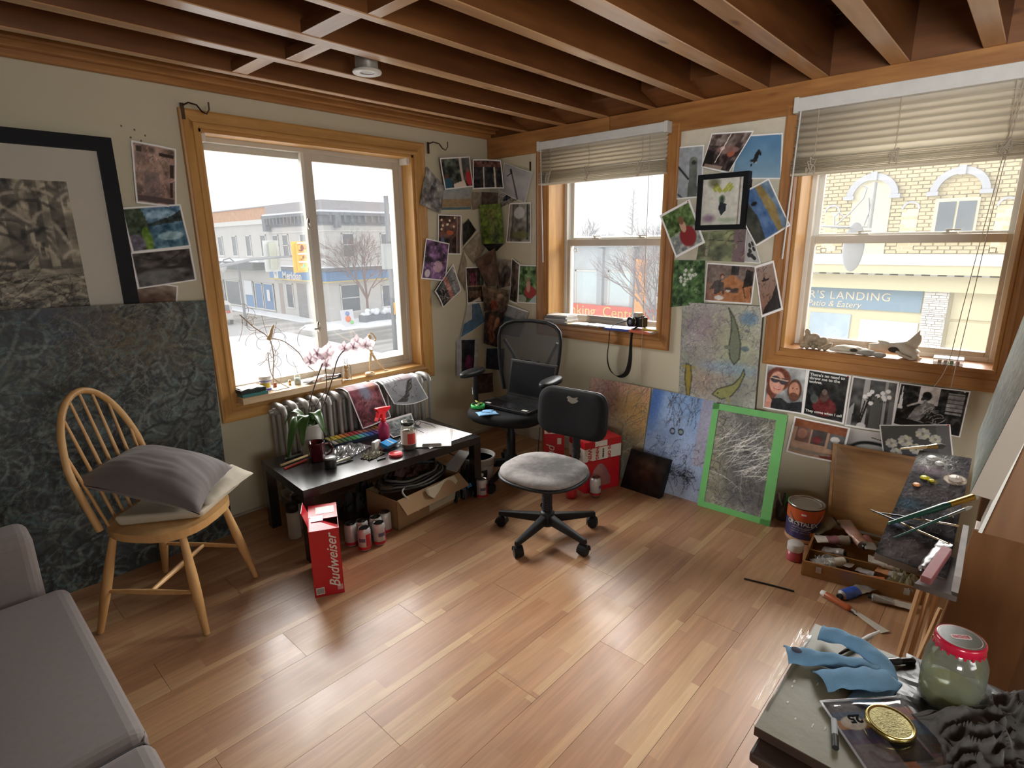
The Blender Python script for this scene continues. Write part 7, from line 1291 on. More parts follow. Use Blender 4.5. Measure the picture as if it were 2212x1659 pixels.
# dried vine
VIN = mat('dried_vine', (.34,.24,.15), .8, var=.3, scale=40); vt = T('dried_vine','curly dried vine twigs standing on the sill shelf in the window','plant',(-1.79,.03,ZS)); r_ = random.Random(6)
main = spline([(-1.80,.03,ZS),(-1.785,.05,.77),(-1.77,.05,.86),(-1.775,.05,.95),(-1.80,.05,1.0),(-1.86,.05,1.05),(-1.93,.05,1.13)],40); MB().tube(main,.003,6).build('stem', VIN, vt, world=True)
MB().tube(spline([(-1.79,.05,.98),(-1.70,.05,.95),(-1.62,.04,.87),(-1.585,.04,.80),(-1.53,.04,.74)],30),.0025,5).build('stem', VIN, vt, world=True); MB().tube(spline([(-1.74,-.04,ZS),(-1.79,.02,.74),(-1.80,.05,.80),(-1.80,.05,.9)],16),.0025,5).build('stem', VIN, vt, world=True)
MB().tube(spline([(-1.79,.045,.97),(-1.775,.04,1.0),(-1.765,.04,1.03),(-1.75,.04,1.055)],12),[.012,.014,.013,.012,.011,.01,.009,.009,.008,.007,.006,.004,.003][:13],7).build('dry_pod', mat('pod',(.55,.42,.25),.7), vt, world=True) if len(spline([(-1.79,.045,.97),(-1.775,.04,1.0),(-1.765,.04,1.03),(-1.75,.04,1.055)],12))==13 else None
for k in range(26):
    p = Vector(main[r_.randrange(6,len(main))]) if k<20 else Vector((-1.70+r_.uniform(-.08,.1),.05,.80+r_.uniform(-.06,.12))); P = [p]; d = Vector((r_.uniform(-1,1),r_.uniform(-.3,.2),r_.uniform(-.8,.8))).normalized(); ax = r_.uniform(-1,1)*.5
    for q in range(12): d = (Matrix.Rotation(ax,3,'Y')@d); P.append(P[-1]+d*.012)
    MB().tube(P,.0013,4).build('tendril', VIN, vt, world=True)
# ---------- small window: books, camera ----------
ZB = .931
def book(label, c, w, d, h, rz, col, pages=True, tilt=None, name='book', group=None):
    t = T(name, label, name if name!='book' else 'book', c, rz=rz, group=group); m = mat('cover_%02x%02x%02x'%tuple(int(x*255) for x in col), col, .4)
    MB().box(-w/2,w/2,-d/2,d/2,0,.0015).build('cover', m, t); MB().box(-w/2,w/2,-d/2,d/2,h-.0015,h).build('cover', m, t); MB().box(-w/2,-w/2+.0015,-d/2,d/2,0,h).build('spine', m, t); MB().box(-w/2+.002,w/2-.003,-d/2+.003,d/2-.003,.0015,h-.0015).build('pages', mat('page_block',(.62,.58,.5),.8), t); return t
z = ZB
for k, (w, d, h, a_, c, lab) in enumerate([(.15,.20,.012,.05,(.35,.35,.36),'grey book at the bottom of the stack on small window sill'),(.15,.20,.010,-.08,(.5,.5,.52),'pale grey book second from bottom of the sill stack'),(.15,.19,.012,.1,(.62,.61,.6),'whitish book in middle of the sill stack'),(.15,.19,.013,.0,(.30,.30,.33),'dark edged book near the top of the sill stack'),(.13,.17,.010,.12,(.66,.64,.6),'white book topmost of the stack on the small window sill')]):
    book(lab,(.035,-.665,z),w,d,h,a_,c,group='stacked books on the small sill'); z += h+.0005
for k, (y, a_, c, lab) in enumerate([(-.80,.5,(.62,.5,.3),'tan booklet sliding off the right of the stacked books'),(-.84,.35,(.6,.56,.48),'cream booklet leaning on the tan booklet on small sill'),(-.92,.15,(.45,.46,.48),'grey booklet right of cream booklet on small sill'),(-.99,-.1,(.62,.6,.56),'flat white booklet near middle of small sill'),(-1.07,.05,(.22,.24,.24),'dark notebook left of the blue book on the sill')]): book(lab,(.02,y,ZB+.001*k),.10,.10,.008+.002*(k%2),a_,c)
for k in range(3): book('%s magazine standing against the lower sash of small window'%('front grey','middle pale','rear beige')[k],(.165-.012*k,-.95-.02*k,ZB),.006,.30,.05-.008*k,0,[(.3,.3,.28),(.4,.4,.38),(.5,.44,.33)][2-k],name='book')
bl = book('blue book under the camera strap on the small sill',(.0,-1.20,ZB),.13,.20,.015,.1,(.05,.09,.35)); book('orange and yellow book under the camera on the small sill',(-.005,-1.37,ZB),.13,.17,.016,-.15,(.55,.12,.06)); book('yellow spined book rightmost on the small sill',(.02,-1.40,ZB+.0165),.10,.10,.010,.3,(.5,.42,.05))
cm = T('camera','black single lens reflex camera with grey top on the small sill','camera',M=Tr((.03,-1.30,ZB+.028))@Rz(math.radians(-115)))  # local -y towards lens
CB = mat('camera_black',(.012,.012,.013),.35); MB().box(-.06,.06,-.02,.03,0,.065).build('camera_body', CB, cm, bevel=.008, seg=3); MB().hexa([(-.028,-.03,.062),(.028,-.03,.062),(.028,.03,.062),(-.028,.03,.062)],[(-.018,-.025,.092),(.018,-.025,.092),(.02,.02,.09),(-.02,.02,.09)]).build('viewfinder_hump', mat('camera_grey',(.42,.42,.41),.3,.3), cm, bevel=.004); MB().box(.03,.058,-.03,-.015,.005,.06).build('grip', CB, cm, bevel=.006)
lm = MB(Tr((-.005,-.02,.033))@Rx(PI/2)); lm.lathe([(.030,0),(.031,.01),(.029,.012),(.029,.03),(.031,.032),(.031,.048),(.028,.050),(.026,.046),(.016,.035),(0,.038)],28); ln = lm.build('lens_barrel', CB, cm); mb = MB(Tr((-.005,-.02,.033))@Rx(PI/2)); mb.lathe([(.0295,.018),(.0315,.019),(.0315,.023),(.0295,.024)],28,cap=False); o = mb.build('zoom_ring', STEEL, None, loc=Matrix.Identity(4)); o.parent = ln; o.matrix_local = Matrix.Identity(4)
MB(Tr((-.005,-.066,.033))@Rx(PI/2)).lathe([(0,.003),(.015,.001),(.018,-.003)],20).build('front_element', mat('lens_glass',(.15,.15,.18),.03,spec=1), cm); MB().cyl((.045,0,.065),(.045,0,.075),.010,14).build('mode_dial', CB, cm)
STR = mat('strap_black',(.012,.012,.013),.8); sp = spline([(.04,-1.245,.995),(.02,-1.20,.985),(-.03,-1.155,.965),(-.055,-1.140,.93),(-.058,-1.135,.85),(-.055,-1.125,.74),(-.052,-1.15,.66),(-.05,-1.21,.625),(-.05,-1.27,.655),(-.052,-1.295,.74),(-.056,-1.30,.86),(-.056,-1.305,.93),(-.03,-1.31,.955),(.0,-1.33,.97)],78)
mb = MB(); v = []; f = []
for i, p in enumerate(sp):
    q = i/len(sp); w = .008+.018*max(0,math.sin(PI*min(1,max(0,(q-.15)/.65))))**1.5; tn = (sp[min(i+1,len(sp)-1)]-sp[max(i-1,0)]).normalized(); sd = tn.cross(Vector((1,0,0))).normalized()*.45*w+Vector((-1,0,0))*.9*w; v += [p-sd, p+sd]
mb.add(v,[(2*i,2*i+1,2*i+3,2*i+2) for i in range(len(sp)-1)],True); mb.build('neck_strap', STR, cm, world=True, solid=.0018)
# ---------- large window sill: driftwood, skulls, case ----------
BONE = mat('bone', (.58,.52,.42), .55, var=.25, scale=25, bump=.15, bscale=90); TWIST = mat('weathered_carving', (.30,.24,.16), .45, var=.5, scale=30, bump=.3, bscale=60)
def blob(name, m, parent, ells, vox=.004, disp=.0): 
    mb = MB(); 
    for c, r, *rot in ells:
        mb.M = Tr(c) @ (rot[0] if rot else Matrix.Identity(4)); mb.ell((0,0,0), r, 14, 9)
    o = mb.build(name, m, parent); md = o.modifiers.new('join','REMESH'); md.mode = 'VOXEL'; md.voxel_size = vox; md.use_smooth_shade = True; s = o.modifiers.new('smooth','SMOOTH'); s.iterations = 6; s.factor = .6; return o
t = T('carved_figure','brown knobbly carved animal figure at left end of large sill','carving',(.04,-2.36,ZB))
blob('figure_body',TWIST,t,[((0,.05,.055),(.02,.018,.04)),((0,.055,.09),(.012,.014,.016)),((0,.02,.06),(.022,.03,.025),Rx(-.5)),((0,-.02,.045),(.02,.03,.022),Rx(-.7)),((0,-.05,.02),(.014,.03,.012),Rx(-.8)),((-.01,.07,.018),(.016,.014,.018)),((-.015,.045,.015),(.014,.013,.016)),((-.012,.015,.016),(.015,.012,.017)),((-.014,-.015,.014),(.014,.013,.015)),((-.01,-.04,.012),(.012,.012,.013)),((.012,.02,.02),(.015,.05,.018))],.003)
t = T('small_skull','long flat pale animal skull lying between carving and big skull','skull',(.03,-2.52,ZB))
blob('cranium',BONE,t,[((0,.01,.022),(.026,.075,.020)),((0,.075,.014),(.012,.03,.010)),((0,-.06,.018),(.02,.025,.016)),((-.02,.0,.03),(.008,.03,.006)),((.02,.0,.03),(.008,.03,.006))],.003); MB().ell((-.024,-.015,.022),(.006,.018,.010),10,7).build('eye_socket', mat('socket_dark',(.05,.04,.03),.9), t); MB().tube([(-.028,-.05,.012),(-.034,.0,.008),(-.026,.05,.006),(-.01,.095,.01)],[.004,.006,.005,.003],7).build('lower_jaw', BONE, t)
t = T('large_skull','large horned animal skull with pointed crest on the large sill','skull',(.05,-2.70,ZB))
mb = MB(); mb.grid(lambda u,v:(.0+.03*(v-.5)*(1-abs(u-.5)), .11-.20*u, .055+.035*u+.04*u*u*math.sin(PI*v)*0+(.055*max(0,(u-.75)*4)**1.3)*(1-v*.6)-.035*(v)*(1+u)),18,8); mb.build('crest_blade', BONE, t, solid=.006)
blob('skull_base',BONE,t,[((0,-.04,.045),(.03,.05,.028),Rx(.5)),((0,-.075,.03),(.03,.03,.024)),((0,.02,.06),(.018,.06,.014),Rx(.25)),((-.02,-.09,.015),(.018,.016,.016)),((.02,-.05,.012),(.014,.03,.013)),((0,-.085,.09),(.010,.016,.035),Rx(.15))],.0035)
for s in (-1,1): MB().tube([(s*.02,.0,.045),(s*.03,-.03,.02),(s*.03,-.07,.006),(s*.02,-.11,.004)],[.006,.008,.007,.004],8).build('jaw_bone', BONE, t)
MB().ell((-.02,.0,.04),(.012,.025,.014),10,7).build('eye_socket', mat('socket_dark',(.05,.04,.03),.9), t)
t = T('bone_piece','dark ragged bone piece lying beneath the large skull','bone',(.0,-2.62,ZB)); blob('bone_mass',mat('dirty_bone',(.3,.28,.24),.7,var=.4,scale=40),t,[((0,.02,.018),(.02,.045,.016)),((-.01,-.03,.015),(.022,.03,.014)),((0,.05,.012),(.012,.03,.008))],.003)
CLR = glass('clear_case', (.95,.95,.95), .25, .3, .08, (.8,.8,.78)); t = T('clear_case','clear plastic case with small coloured things on right of large sill','case',(.03,-2.915,ZB),rz=math.radians(4)); MB().box(-.04,.04,-.055,.055,0,.028).build('case_shell', CLR, t, bevel=.003); MB().box(-.041,.041,-.056,.056,.026,.030).build('case_lid', mat('case_white',(.65,.65,.63),.3), t, bevel=.002)
for k, c in enumerate(((.6,.1,.1),(.15,.5,.2),(.6,.6,.6),(.5,.3,.1))): MB().cbox((-.01,-.035+.022*k,.009),(.03,.014,.012)).build('small_item', mat('item%d'%k,c,.5), t)
# ---------- blinds ----------
SLM = thin('blind_slat', (.86,.82,.72), .6); RAIL = mat('blind_rail', (.68,.68,.66), .35); CORD = mat('blind_cord', (.55,.48,.38), .8)
def blind(name, label, u0, u1, ztop, zrail, zbun, zbot, ns, ladders, cords, bunn):
    t = T(name, label, 'blind', (-.05, -(u0+u1)/2, zbot)); F = lambda u, d, z: (-d, -u, z)
    def bx(nm, a, m, **k): MB(MR_).box(a[0],a[1],a[2],a[3],a[4],a[5]).build(nm, m, t, world=True, **k)
    bx('headrail',(u0,u1,-.078,-.028,zrail,ztop),RAIL,bevel=.003); bx('valance_clip',(u0-.002,u0+.02,-.082,-.024,zrail-.006,ztop+.004),RAIL,bevel=.002); bx('valance_clip',(u1-.02,u1+.002,-.082,-.024,zrail-.006,ztop+.004),RAIL,bevel=.002); bx('brace_line',(u0+.02,u1-.02,-.079,-.078,zrail+.012,zrail+.016),RAIL)
    st = (zrail-zbun)/ns
    for k in range(ns):
        z = zrail-st*(k+.5); mb = MB(MR_); mb.grid(lambda u,v,z=z:(u0+.012+(u1-u0-.024)*u, -.052+.010*math.sin(PI*v)-(.012)*(v-.5)*2, z+(.5-v)*st*1.25),2,6); mb.build('slat', SLM, t, world=True, solid=.0016)
    for k in range(bunn):
        z = zbot+.012+(zbun-zbot-.012)*k/bunn; mb = MB(MR_); mb.grid(lambda u,v,z=z,k=k:(u0+.012+(u1-u0-.024)*u, -.078+.05*v-.003*math.sin(k*2.3), z+.004*math.sin(PI*v)+.003*math.sin(u*9+k)*.3),2,4); mb.build('slat', SLM, t, world=True, solid=.0022)
    bx('bottom_rail',(u0+.012,u1-.012,-.08,-.026,zbot,zbot+.010),SLM,bevel=.003)
    for u in ladders:
        lad = MB(); lad.tube([F(u,.066,zrail),F(u+.003,.068,zbun+.02),F(u,.082,zbun-.01)],.0018,5); 
        rr_ = random.Random(int(u*100)); P = [F(u+rr_.uniform(-.022,.022),.084+rr_.uniform(0,.012),zbot+(zbun-zbot)*rr_.uniform(-.05,1.05)) for _ in range(16)]; lad.tube(spline(P,64),.0022,5); lad.build('ladder_cord', CORD, t, world=True)
    for pts in cords: MB().tube(spline([F(*p) for p in pts],16),.0016,5).build('pull_cord', CORD, t, world=True)
    return t
b2 = blind('venetian_blind','half raised cream slatted blind over the small window',.533,1.49,2.148,2.098,1.955,1.873,6,[.64,.95,1.33],[[(1.38,.07,2.09),(1.39,.08,1.6),(1.395,.085,.9),(1.40,.08,.6),(1.405,.07,.40)]],9)
MB().cyl((-.09,-.575,2.10),(-.095,-.60,1.36),.004,6).build('tilt_wand', RAIL, b2, world=True)
b3 = blind('venetian_blind','wide half raised cream blind over the large right window',2.16,3.20,2.155,2.094,1.878,1.80,7,[2.27,2.60,2.98],[[(3.0,.075,2.09),(2.975,.08,1.75),(2.94,.085,1.2),(2.925,.09,.95),(2.89,.09,.84)],[(3.01,.075,2.09),(2.985,.08,1.75),(2.965,.085,1.2),(2.955,.09,.95),(2.95,.09,.85)]],10)
MB().cyl((-.10,-2.20,2.09),(-.105,-2.185,1.40),.004,6).build('tilt_wand', RAIL, b3, world=True)
# ---------- ceiling light ----------
cl = T('ceiling_spotlight','round white cylinder spotlight between the ceiling joists','lamp',(-1.645,-.90,2.215))
MB().lathe([(.046,.0),(.048,.002),(.048,.26),(0,.26)],24).build('housing', mat('lamp_housing',(.35,.33,.3),.4,.4), cl); MB().lathe([(.03,-.004),(.06,-.006),(.062,-.001),(.06,.005),(.046,.005)],28,cap=False).build('trim_ring', WHITEP, cl); MB().lathe([(0,.004),(.015,.003),(.03,-.002)],22,cap=False).build('bulb_face', mat('bulb_white',(.7,.68,.66),.3), cl)
# ---------- paint box with lid ----------
BXW = wood('varnished_box_wood', (.22,.10,.03), (.42,.22,.075), 'y', .35, 5, coat=.3)
pb = T('paint_box','open shallow wooden paint box on floor, lid leaning on wall','box',(-.44,-2.78,0))
FLc, FRc = Vector((-.612,-2.572,0)), Vector((-.515,-3.02,0)); BLc, BRc = Vector((-.20,-2.525,0)), Vector((-.12,-2.98,0))
def wallseg(nm, a, b_, h, th, m=BXW, z0=0):
    a = Vector(a); b_ = Vector(b_); d = (b_-a).normalized(); n_ = Vector((-d.y,d.x,0))*th; z = Vector((0,0,h)); z1 = Vector((0,0,z0))
    return MB().hexa([a-n_/2+z1,b_-n_/2+z1,b_+n_/2+z1,a+n_/2+z1],[a-n_/2+z,b_-n_/2+z,b_+n_/2+z,a+n_/2+z]).build(nm, m, pb, world=True, bevel=.001)
wallseg('front_side',FLc,FRc,.072,.010); wallseg('left_side',FLc,BLc,.072,.010); wallseg('back_side',BLc,BRc,.072,.010); wallseg('right_side',FRc,BRc,.072,.010)
dv = FLc.lerp(BLc,.33); dw = FRc.lerp(BRc,.33); wallseg('divider',dv,dw,.066,.007); MB().hexa([FLc,FRc,BRc,BLc],[p+Vector((0,0,.006)) for p in (FLc,FRc,BRc,BLc)]).build('box_floor', BXW, pb, world=True)
for k in (.14,.86): p = FLc.lerp(FRc,k); MB(basis(p+Vector((-.006,-.001,.045)),(FRc-FLc),(0,0,1))).cbox((0,0,.001),(.022,.03,.004)).build('latch', ALU, pb, world=True, bevel=.001)
L0,L1 = Vector((-.145,-2.555,.078)),Vector((-.10,-3.01,.078)); L2,L3 = Vector((-.035,-2.975,.485)),Vector((-.06,-2.517,.475))
nl = (L1-L0).cross(L3-L0).normalized(); nl = -nl if nl.x > 0 else nl
ld = MB().hexa([L0,L1,L2,L3],[p-nl*-.0+nl*-.006 for p in (L0,L1,L2,L3)]).build('lid_panel', wood('lid_wood',(.30,.15,.05),(.55,.32,.12),'y',.35,4,coat=.2), pb, world=True)
for a, b_ in ((L0,L1),(L1,L2),(L2,L3),(L3,L0)):
    cc = (L0+L1+L2+L3)/4; i1 = a+(cc-a).normalized()*.017; i2 = b_+(cc-b_).normalized()*.017; o = MB().hexa([a,b_,i2,i1],[a+nl*.035,b_+nl*.035,i2+nl*.035,i1+nl*.035]).build('lid_rim', BXW, None); o.parent = ld; o.matrix_local = MW[ld.name].inverted()@MW[o.name]
def lidp(u, v, o=0): return L0.lerp(L1,u).lerp(L3.lerp(L2,u),v)+nl*o
q = lidp(.76,.55,.001); MB().ell(q,(.003,.018,.011),12,8).build('yellow_paint_spot', mat('paint_yellow',(.65,.5,.04),.4), pb, world=True)
# tubes in and around the box
def tube_at(a, b_, r, cols, label, cat='paint tube', flat=.55, seed=0, cap=None):
    a = Vector(a); b_ = Vector(b_); L_ = (b_-a).length; M = align(a, b_); up = Vector((0,0,1)); t = T('paint_tube', label, cat, M=M)
    z_ax = (b_-a).normalized(); x_ax = up.cross(z_ax).normalized(); y_ax = z_ax.cross(x_ax); M = Matrix(((x_ax.x,y_ax.x,z_ax.x,a.x),(x_ax.y,y_ax.y,z_ax.y,a.y),(x_ax.z,y_ax.z,z_ax.z,a.z),(0,0,0,1))); t.matrix_world = M; MW[t.name] = M
    n_ = len(cols)
    def seg(v0, v1):
        def f(u, v):
            q = v0+(v1-v0)*v; k = 1-q; rx = r*(1+.35*(1-q)); ry = r*(.14+.86*min(1,q*1.35))*(.9 if flat<1 else 1)*(flat+.45*q); w = .0022*mnoise.noise(Vector((u*6,q*9,seed)))*3*(1-q*.5); return ((rx+w)*math.cos(2*PI*u), (ry+w)*math.sin(2*PI*u), L_*.9*q)
        return f
    for i, c in enumerate(cols): MB().grid(seg(i/n_,(i+1)/n_),14,6).build('tube_body' if i==0 else 'tube_label', mat('tube_%s'%'_'.join('%d'%int(x*100) for x in c), c, .35, .5 if max(c)-min(c)<.08 else 0, var=.3, scale=50), t)
    MB().lathe([(r*.95,L_*.9),(r*.5,L_*.925),(r*.4,L_*.93)],14,cap=False).build('shoulder', ALU, t); MB().cyl((0,0,L_*.93),(0,0,L_),r*.48,12).build('cap', mat('tube_cap_black',(.02,.02,.02),.4) if cap is None else cap, t); return t
SV=(.45,.44,.42); BL_=(.03,.1,.5); PK=(.5,.3,.26); CRM=(.6,.56,.48); OL=(.2,.18,.13); PU=(.25,.1,.12)
tube_at((-.535,-2.831,.020),(-.708,-2.745,.012),.024,[SV,SV,BL_,BL_],'blue and silver paint tube lying on floor before the paint box',seed=1)
tube_at((-.585,-3.0,.014),(-.632,-2.838,.018),.018,[CRM,SV],'crumpled whitish silver tube on floor before paint box right end',seed=2)
for k, (a, b_, r, c, lab) in enumerate([
 ((-.575,-2.60,.055),(-.470,-2.72,.060),.019,[SV,CRM],'silver and white tube in front tray of the paint box, leftmost'),
 ((-.50,-2.745,.06),(-.47,-2.63,.05),.014,[SV,OL],'thin dark ended tube crossing the front tray of paint box'),
 ((-.425,-2.79,.085),(-.40,-2.92,.075),.022,[(.65,.64,.6),CRM],'white labelled fat tube across the paint box divider'),
 ((-.45,-2.83,.06),(-.46,-2.94,.062),.016,[(.45,.2,.08),SV],'orange brown small tube in the front tray'),
 ((-.385,-2.95,.10),(-.42,-2.85,.085),.017,[PU,SV,PU],'purple and silver crumpled tube on top near palette'),
 ((-.375,-2.56,.075),(-.30,-2.70,.085),.022,[CRM,PU,(.3,.25,.2)],'long cream tube in the rear tray lying towards the lid'),
 ((-.30,-2.53,.07),(-.215,-2.60,.13),.024,[OL,(.25,.22,.15)],'dark olive tube leaning in the rear left corner of paint box'),
 ((-.195,-2.63,.13),(-.33,-2.76,.085),.022,[(.46,.38,.33),PK,(.42,.22,.15)],'salmon pink crinkled tube leaning against the paint box lid'),
 ((-.24,-2.70,.075),(-.26,-2.83,.08),.018,[CRM,OL],'brownish tube behind the pink one in rear tray'),
 ((-.30,-2.82,.07),(-.28,-2.93,.08),.018,[SV,CRM],'silver tube in rear tray near the palette edge'),
 ((-.40,-2.60,.05),(-.40,-2.70,.06),.018,[(.35,.32,.3),SV],'grey tube lying along the divider in rear tray'),
 ((-.26,-2.60,.06),(-.33,-2.66,.07),.020,[(.5,.47,.4),(.2,.3,.12)],'cream and green tube in the rear left of paint box'),
 ((-.34,-2.79,.09),(-.25,-2.74,.10),.018,[SV,(.3,.12,.1)],'silver and rust tube on top behind the pink tube'),
 ((-.54,-2.80,.05),(-.515,-2.88,.05),.014,[(.55,.5,.45),(.5,.12,.05)],'small white and red tube in middle of the front tray'),
 ((-.49,-2.76,.05),(-.50,-2.84,.055),.012,[(.42,.4,.4),(.42,.4,.4)],'stubby plain silver tube in middle of the front tray'),
 ((-.36,-2.90,.07),(-.33,-2.80,.06),.020,[(.58,.55,.48),(.35,.15,.2)],'cream and plum tube in rear tray under the palette'),
 ((-.22,-2.78,.06),(-.18,-2.88,.07),.020,[SV,(.1,.2,.3)],'silver and slate blue tube at the foot of the lid')]): tube_at(a,b_,r*1.2,c,lab,seed=k+5)
if 0: pass
t = T('paint_pot','small red and white paint pot outside the left end of paint box','jar',(-.50,-2.505,0)); MB().lathe([(0,0),(.033,0),(.035,.004),(.035,.05),(0,.05)],22).build('pot_body', mat('pot_red',(.42,.06,.08),.35), t); MB().lathe([(.034,.05),(.036,.052),(.036,.085),(.034,.088),(0,.088)],22).build('pot_lid', mat('crumpled_white',(.6,.58,.56),.4), t)
crumple('plastic_wrap','crumpled yellowish clear plastic in right end of paint box','wrap',(-.465,-2.93,.05),.14,.10,.06,glass('yellow_film',(.8,.78,.6),.45,.3,.2,(.6,.56,.38)),4,20)
crumple('plastic_wrap','clear wrinkled plastic in left corner of paint box front tray','wrap',(-.535,-2.64,.045),.10,.10,.04,FILM,6,18)
# paint can
pc = lathe_thing('paint_can','metal paint can with orange and navy label beside the green taped painting','can',(-.245,-2.47,0),[('can_body',[(0,.002),(.082,0),(.084,.003),(.084,.186),(.087,.188),(.087,.193),(.084,.195),(.078,.192),(.076,.186),(0,.184)],STEEL,36),('lid',[(.074,.186),(.072,.190),(.066,.190),(.062,.185),(0,.185)],mat('tin_lid',(.45,.42,.38),.35,.8),36)])
band(MB(),.0845,.008,.182,0,2*PI,36).build('navy_label', mat('label_navy',(.035,.03,.11),.4), pc); band(MB(),.0848,.118,.182,0,2*PI,36).build('orange_label', mat('label_orange',(.5,.09,.02),.4), pc); band(MB(),.0848,.004,.022,0,2*PI,36).build('tan_base', mat('label_tan',(.5,.3,.16),.5), pc)
def cylm(ang, z, r): a_ = math.radians(ang); return Tr((r*math.cos(a_),r*math.sin(a_),z))@Rz(a_+PI/2)@Rx(PI/2)
for i, c in enumerate('CRYSTALEX'): ltext('label_letter', c, .030, cylm(180+6+(i-4)*11.0,.105,.0855), WHITEP, pc, bold=.0004)
for j, (s_, sz, zz) in enumerate((('UREPLAST UREP',.011,.084),('PREMIUM VARNISH',.009,.07),('MARINE CRYSTAL',.009,.058))):
    for i, c in enumerate(s_): 
        if c != ' ': ltext('label_letter', c, sz, cylm(186+(i-len(s_)/2)*4.2,zz,.0853), mat('pale_print',(.45,.42,.5),.5), pc)
band(MB(),.0851,.142,.172,math.radians(178),math.radians(202),6).build('red_logo', mat('logo_red',(.65,.05,.05),.4), pc); band(MB(),.0853,.152,.162,math.radians(182),math.radians(198),6).build('logo_bar', WHITEP, pc)
MB(cylm(222,.055,.0848)).lathe([(0,0),(.012,0),(.012,.0006),(0,.0006)],16).build('orange_seal', mat('seal_orange',(.6,.15,.03),.4), pc)
MB().tube([(.089*math.cos(math.radians(140+q*8.2)),.089*math.sin(math.radians(140+q*8.2)),.155-.075*math.sin(PI*q/14)) for q in range(15)],.0018,6).build('bail_handle', STEEL, pc)
# glass with pens
gp_ = lathe_thing('drinking_glass','dark glass holding green and white pens behind the paint can','glass',(-.115,-2.325,0),[('tumbler',[(0,.004),(.032,.0),(.037,.095),(.035,.095),(.030,.006)],glass('dark_glass',(.55,.6,.55),.1,.15),20)])
for k, (dx, dy, c, lab) in enumerate(((-.01,.02,(.6,.58,.52),'white pen in the dark glass'),(.0,-.015,(.08,.5,.1),'bright green pen in the dark glass'),(.01,.0,(.03,.05,.03),'dark pen in the dark glass'),(-.015,-.005,(.05,.08,.05),'dark green pen in the dark glass'))):
    t = T('pen',lab,'pen',(-.115,-2.325,.008)); MB().tube([(-dx,-dy,0),(dx,dy,.115),(dx*1.15,dy*1.15,.135)],[.0045,.0045,.0035],8).build('barrel', mat('pen%d'%k,c,.4), t); MB().tube([(dx*1.0,dy*1.0,.11),(dx*1.18,dy*1.18,.142)],[.0055,.005],8).build('pen_cap', mat('pen%d'%k,c,.4), t)
# stick, knife on the floor
MB().tube([(-.827,-2.39,.004),(-.80,-2.49,.004),(-.778,-2.589,.004)],.004,6).build('charcoal_stick', BLACK, None, label='thin black stick lying alone on the floor', cat='stick')
kn = T('palette_knife','knife with orange wooden handle and white steel blade on floor','knife',M=basis((-.765,-2.795,.012),(-.095,-.235,0),(0.235,-.095,0)))
MB(Ry(PI/2)).lathe([(0,-.115),(.010,-.112),(.013,-.10),(.015,-.07),(.012,-.03),(.014,0),(.009,.012),(0,.014)],14).build('handle', mat('orange_wood',(.42,.10,.03),.35), kn); MB(Ry(PI/2)).lathe([(0,-.125),(.011,-.122),(.0135,-.108),(.0125,-.102)],14,cap=False).build('pommel', WHITEP, kn); MB().cyl((.01,0,0),(.035,0,0),.006,10).build('ferrule', STEEL, kn)
MB().hexa([(.03,-.009,-.001),(.15,-.024,-.009),(.16,.016,-.009),(.03,.011,-.001)],[(.03,-.009,.001),(.15,-.024,-.007),(.16,.016,-.007),(.03,.011,.001)]).build('blade', mat('pale_blade',(.7,.68,.6),.3,.2), kn)
t = T('metal_spatula','narrow steel spatula under the orange handled knife','spatula',(-.74,-2.72,.002)); MB().hexa([(-.0,.03,0),(.012,.035,0),(-.035,-.11,0),(-.045,-.10,0)],[(-.0,.03,.002),(.012,.035,.002),(-.035,-.11,.002),(-.045,-.10,.002)]).build('spatula_blade', STEEL, t)
# ---------- easel, palette, canvas ----------
EW = wood('easel_wood', (.12,.052,.018), (.21,.095,.033), 'z', .45, 4); LW = wood('light_strip_wood', (.52,.30,.14), (.72,.48,.26), 'z', .5, 6)
ea = T('easel','dark brown wooden easel at right edge holding canvas and palette','easel',(-.95,-3.2,0))
MB().hexa([(-.96,-3.075,0),(-.96,-3.30,0),(-.90,-3.30,0),(-.90,-3.075,0)],[(-1.02,-3.135,.60),(-1.02,-3.32,.60),(-.94,-3.32,.60),(-.94,-3.135,.60)]).build('lower_panel', EW, ea, world=True, bevel=.003)
MB().hexa([(-1.57,-3.157,.82),(-1.57,-3.40,.82),(-1.50,-3.40,.82),(-1.50,-3.157,.82)],[(-1.55,-3.31,1.75),(-1.55,-3.55,1.75),(-1.50,-3.55,1.75),(-1.50,-3.31,1.75)]).build('upper_panel', EW, ea, world=True, bevel=.003)
MB().hexa([(-1.59,-3.149,.83),(-1.59,-3.156,.83),(-1.50,-3.156,.83),(-1.50,-3.149,.83)],[(-1.57,-3.302,1.75),(-1.57,-3.309,1.75),(-1.50,-3.309,1.75),(-1.50,-3.302,1.75)]).build('white_edge', WHITEP, ea, world=True)
MB().hexa([(-1.5,-3.14,.82),(-1.5,-3.20,.82),(-.93,-3.20,.82),(-.93,-3.12,.82)],[(-1.5,-3.14,.90),(-1.5,-3.20,.90),(-.93,-3.20,.90),(-.93,-3.12,.90)]).build('shelf', EW, ea, world=True, bevel=.003)
MB().box(-.93,-.86,-3.34,-3.28,0,1.7).build('mast', EW, ea, world=True, bevel=.003)
MB().hexa([(-1.1,-3.42,0),(-1.1,-3.46,0),(-.85,-3.46,0),(-.85,-3.42,0)],[(-1.1,-3.42,.06),(-1.1,-3.46,.06),(-.85,-3.46,.06),(-.85,-3.42,.06)]).build('foot', EW, ea, world=True, bevel=.003)
for x in (-1.52,): MB().box(x-.02,x+.02,-3.54,-3.50,0,1.70).build('rear_post', EW, ea, world=True, bevel=.003)
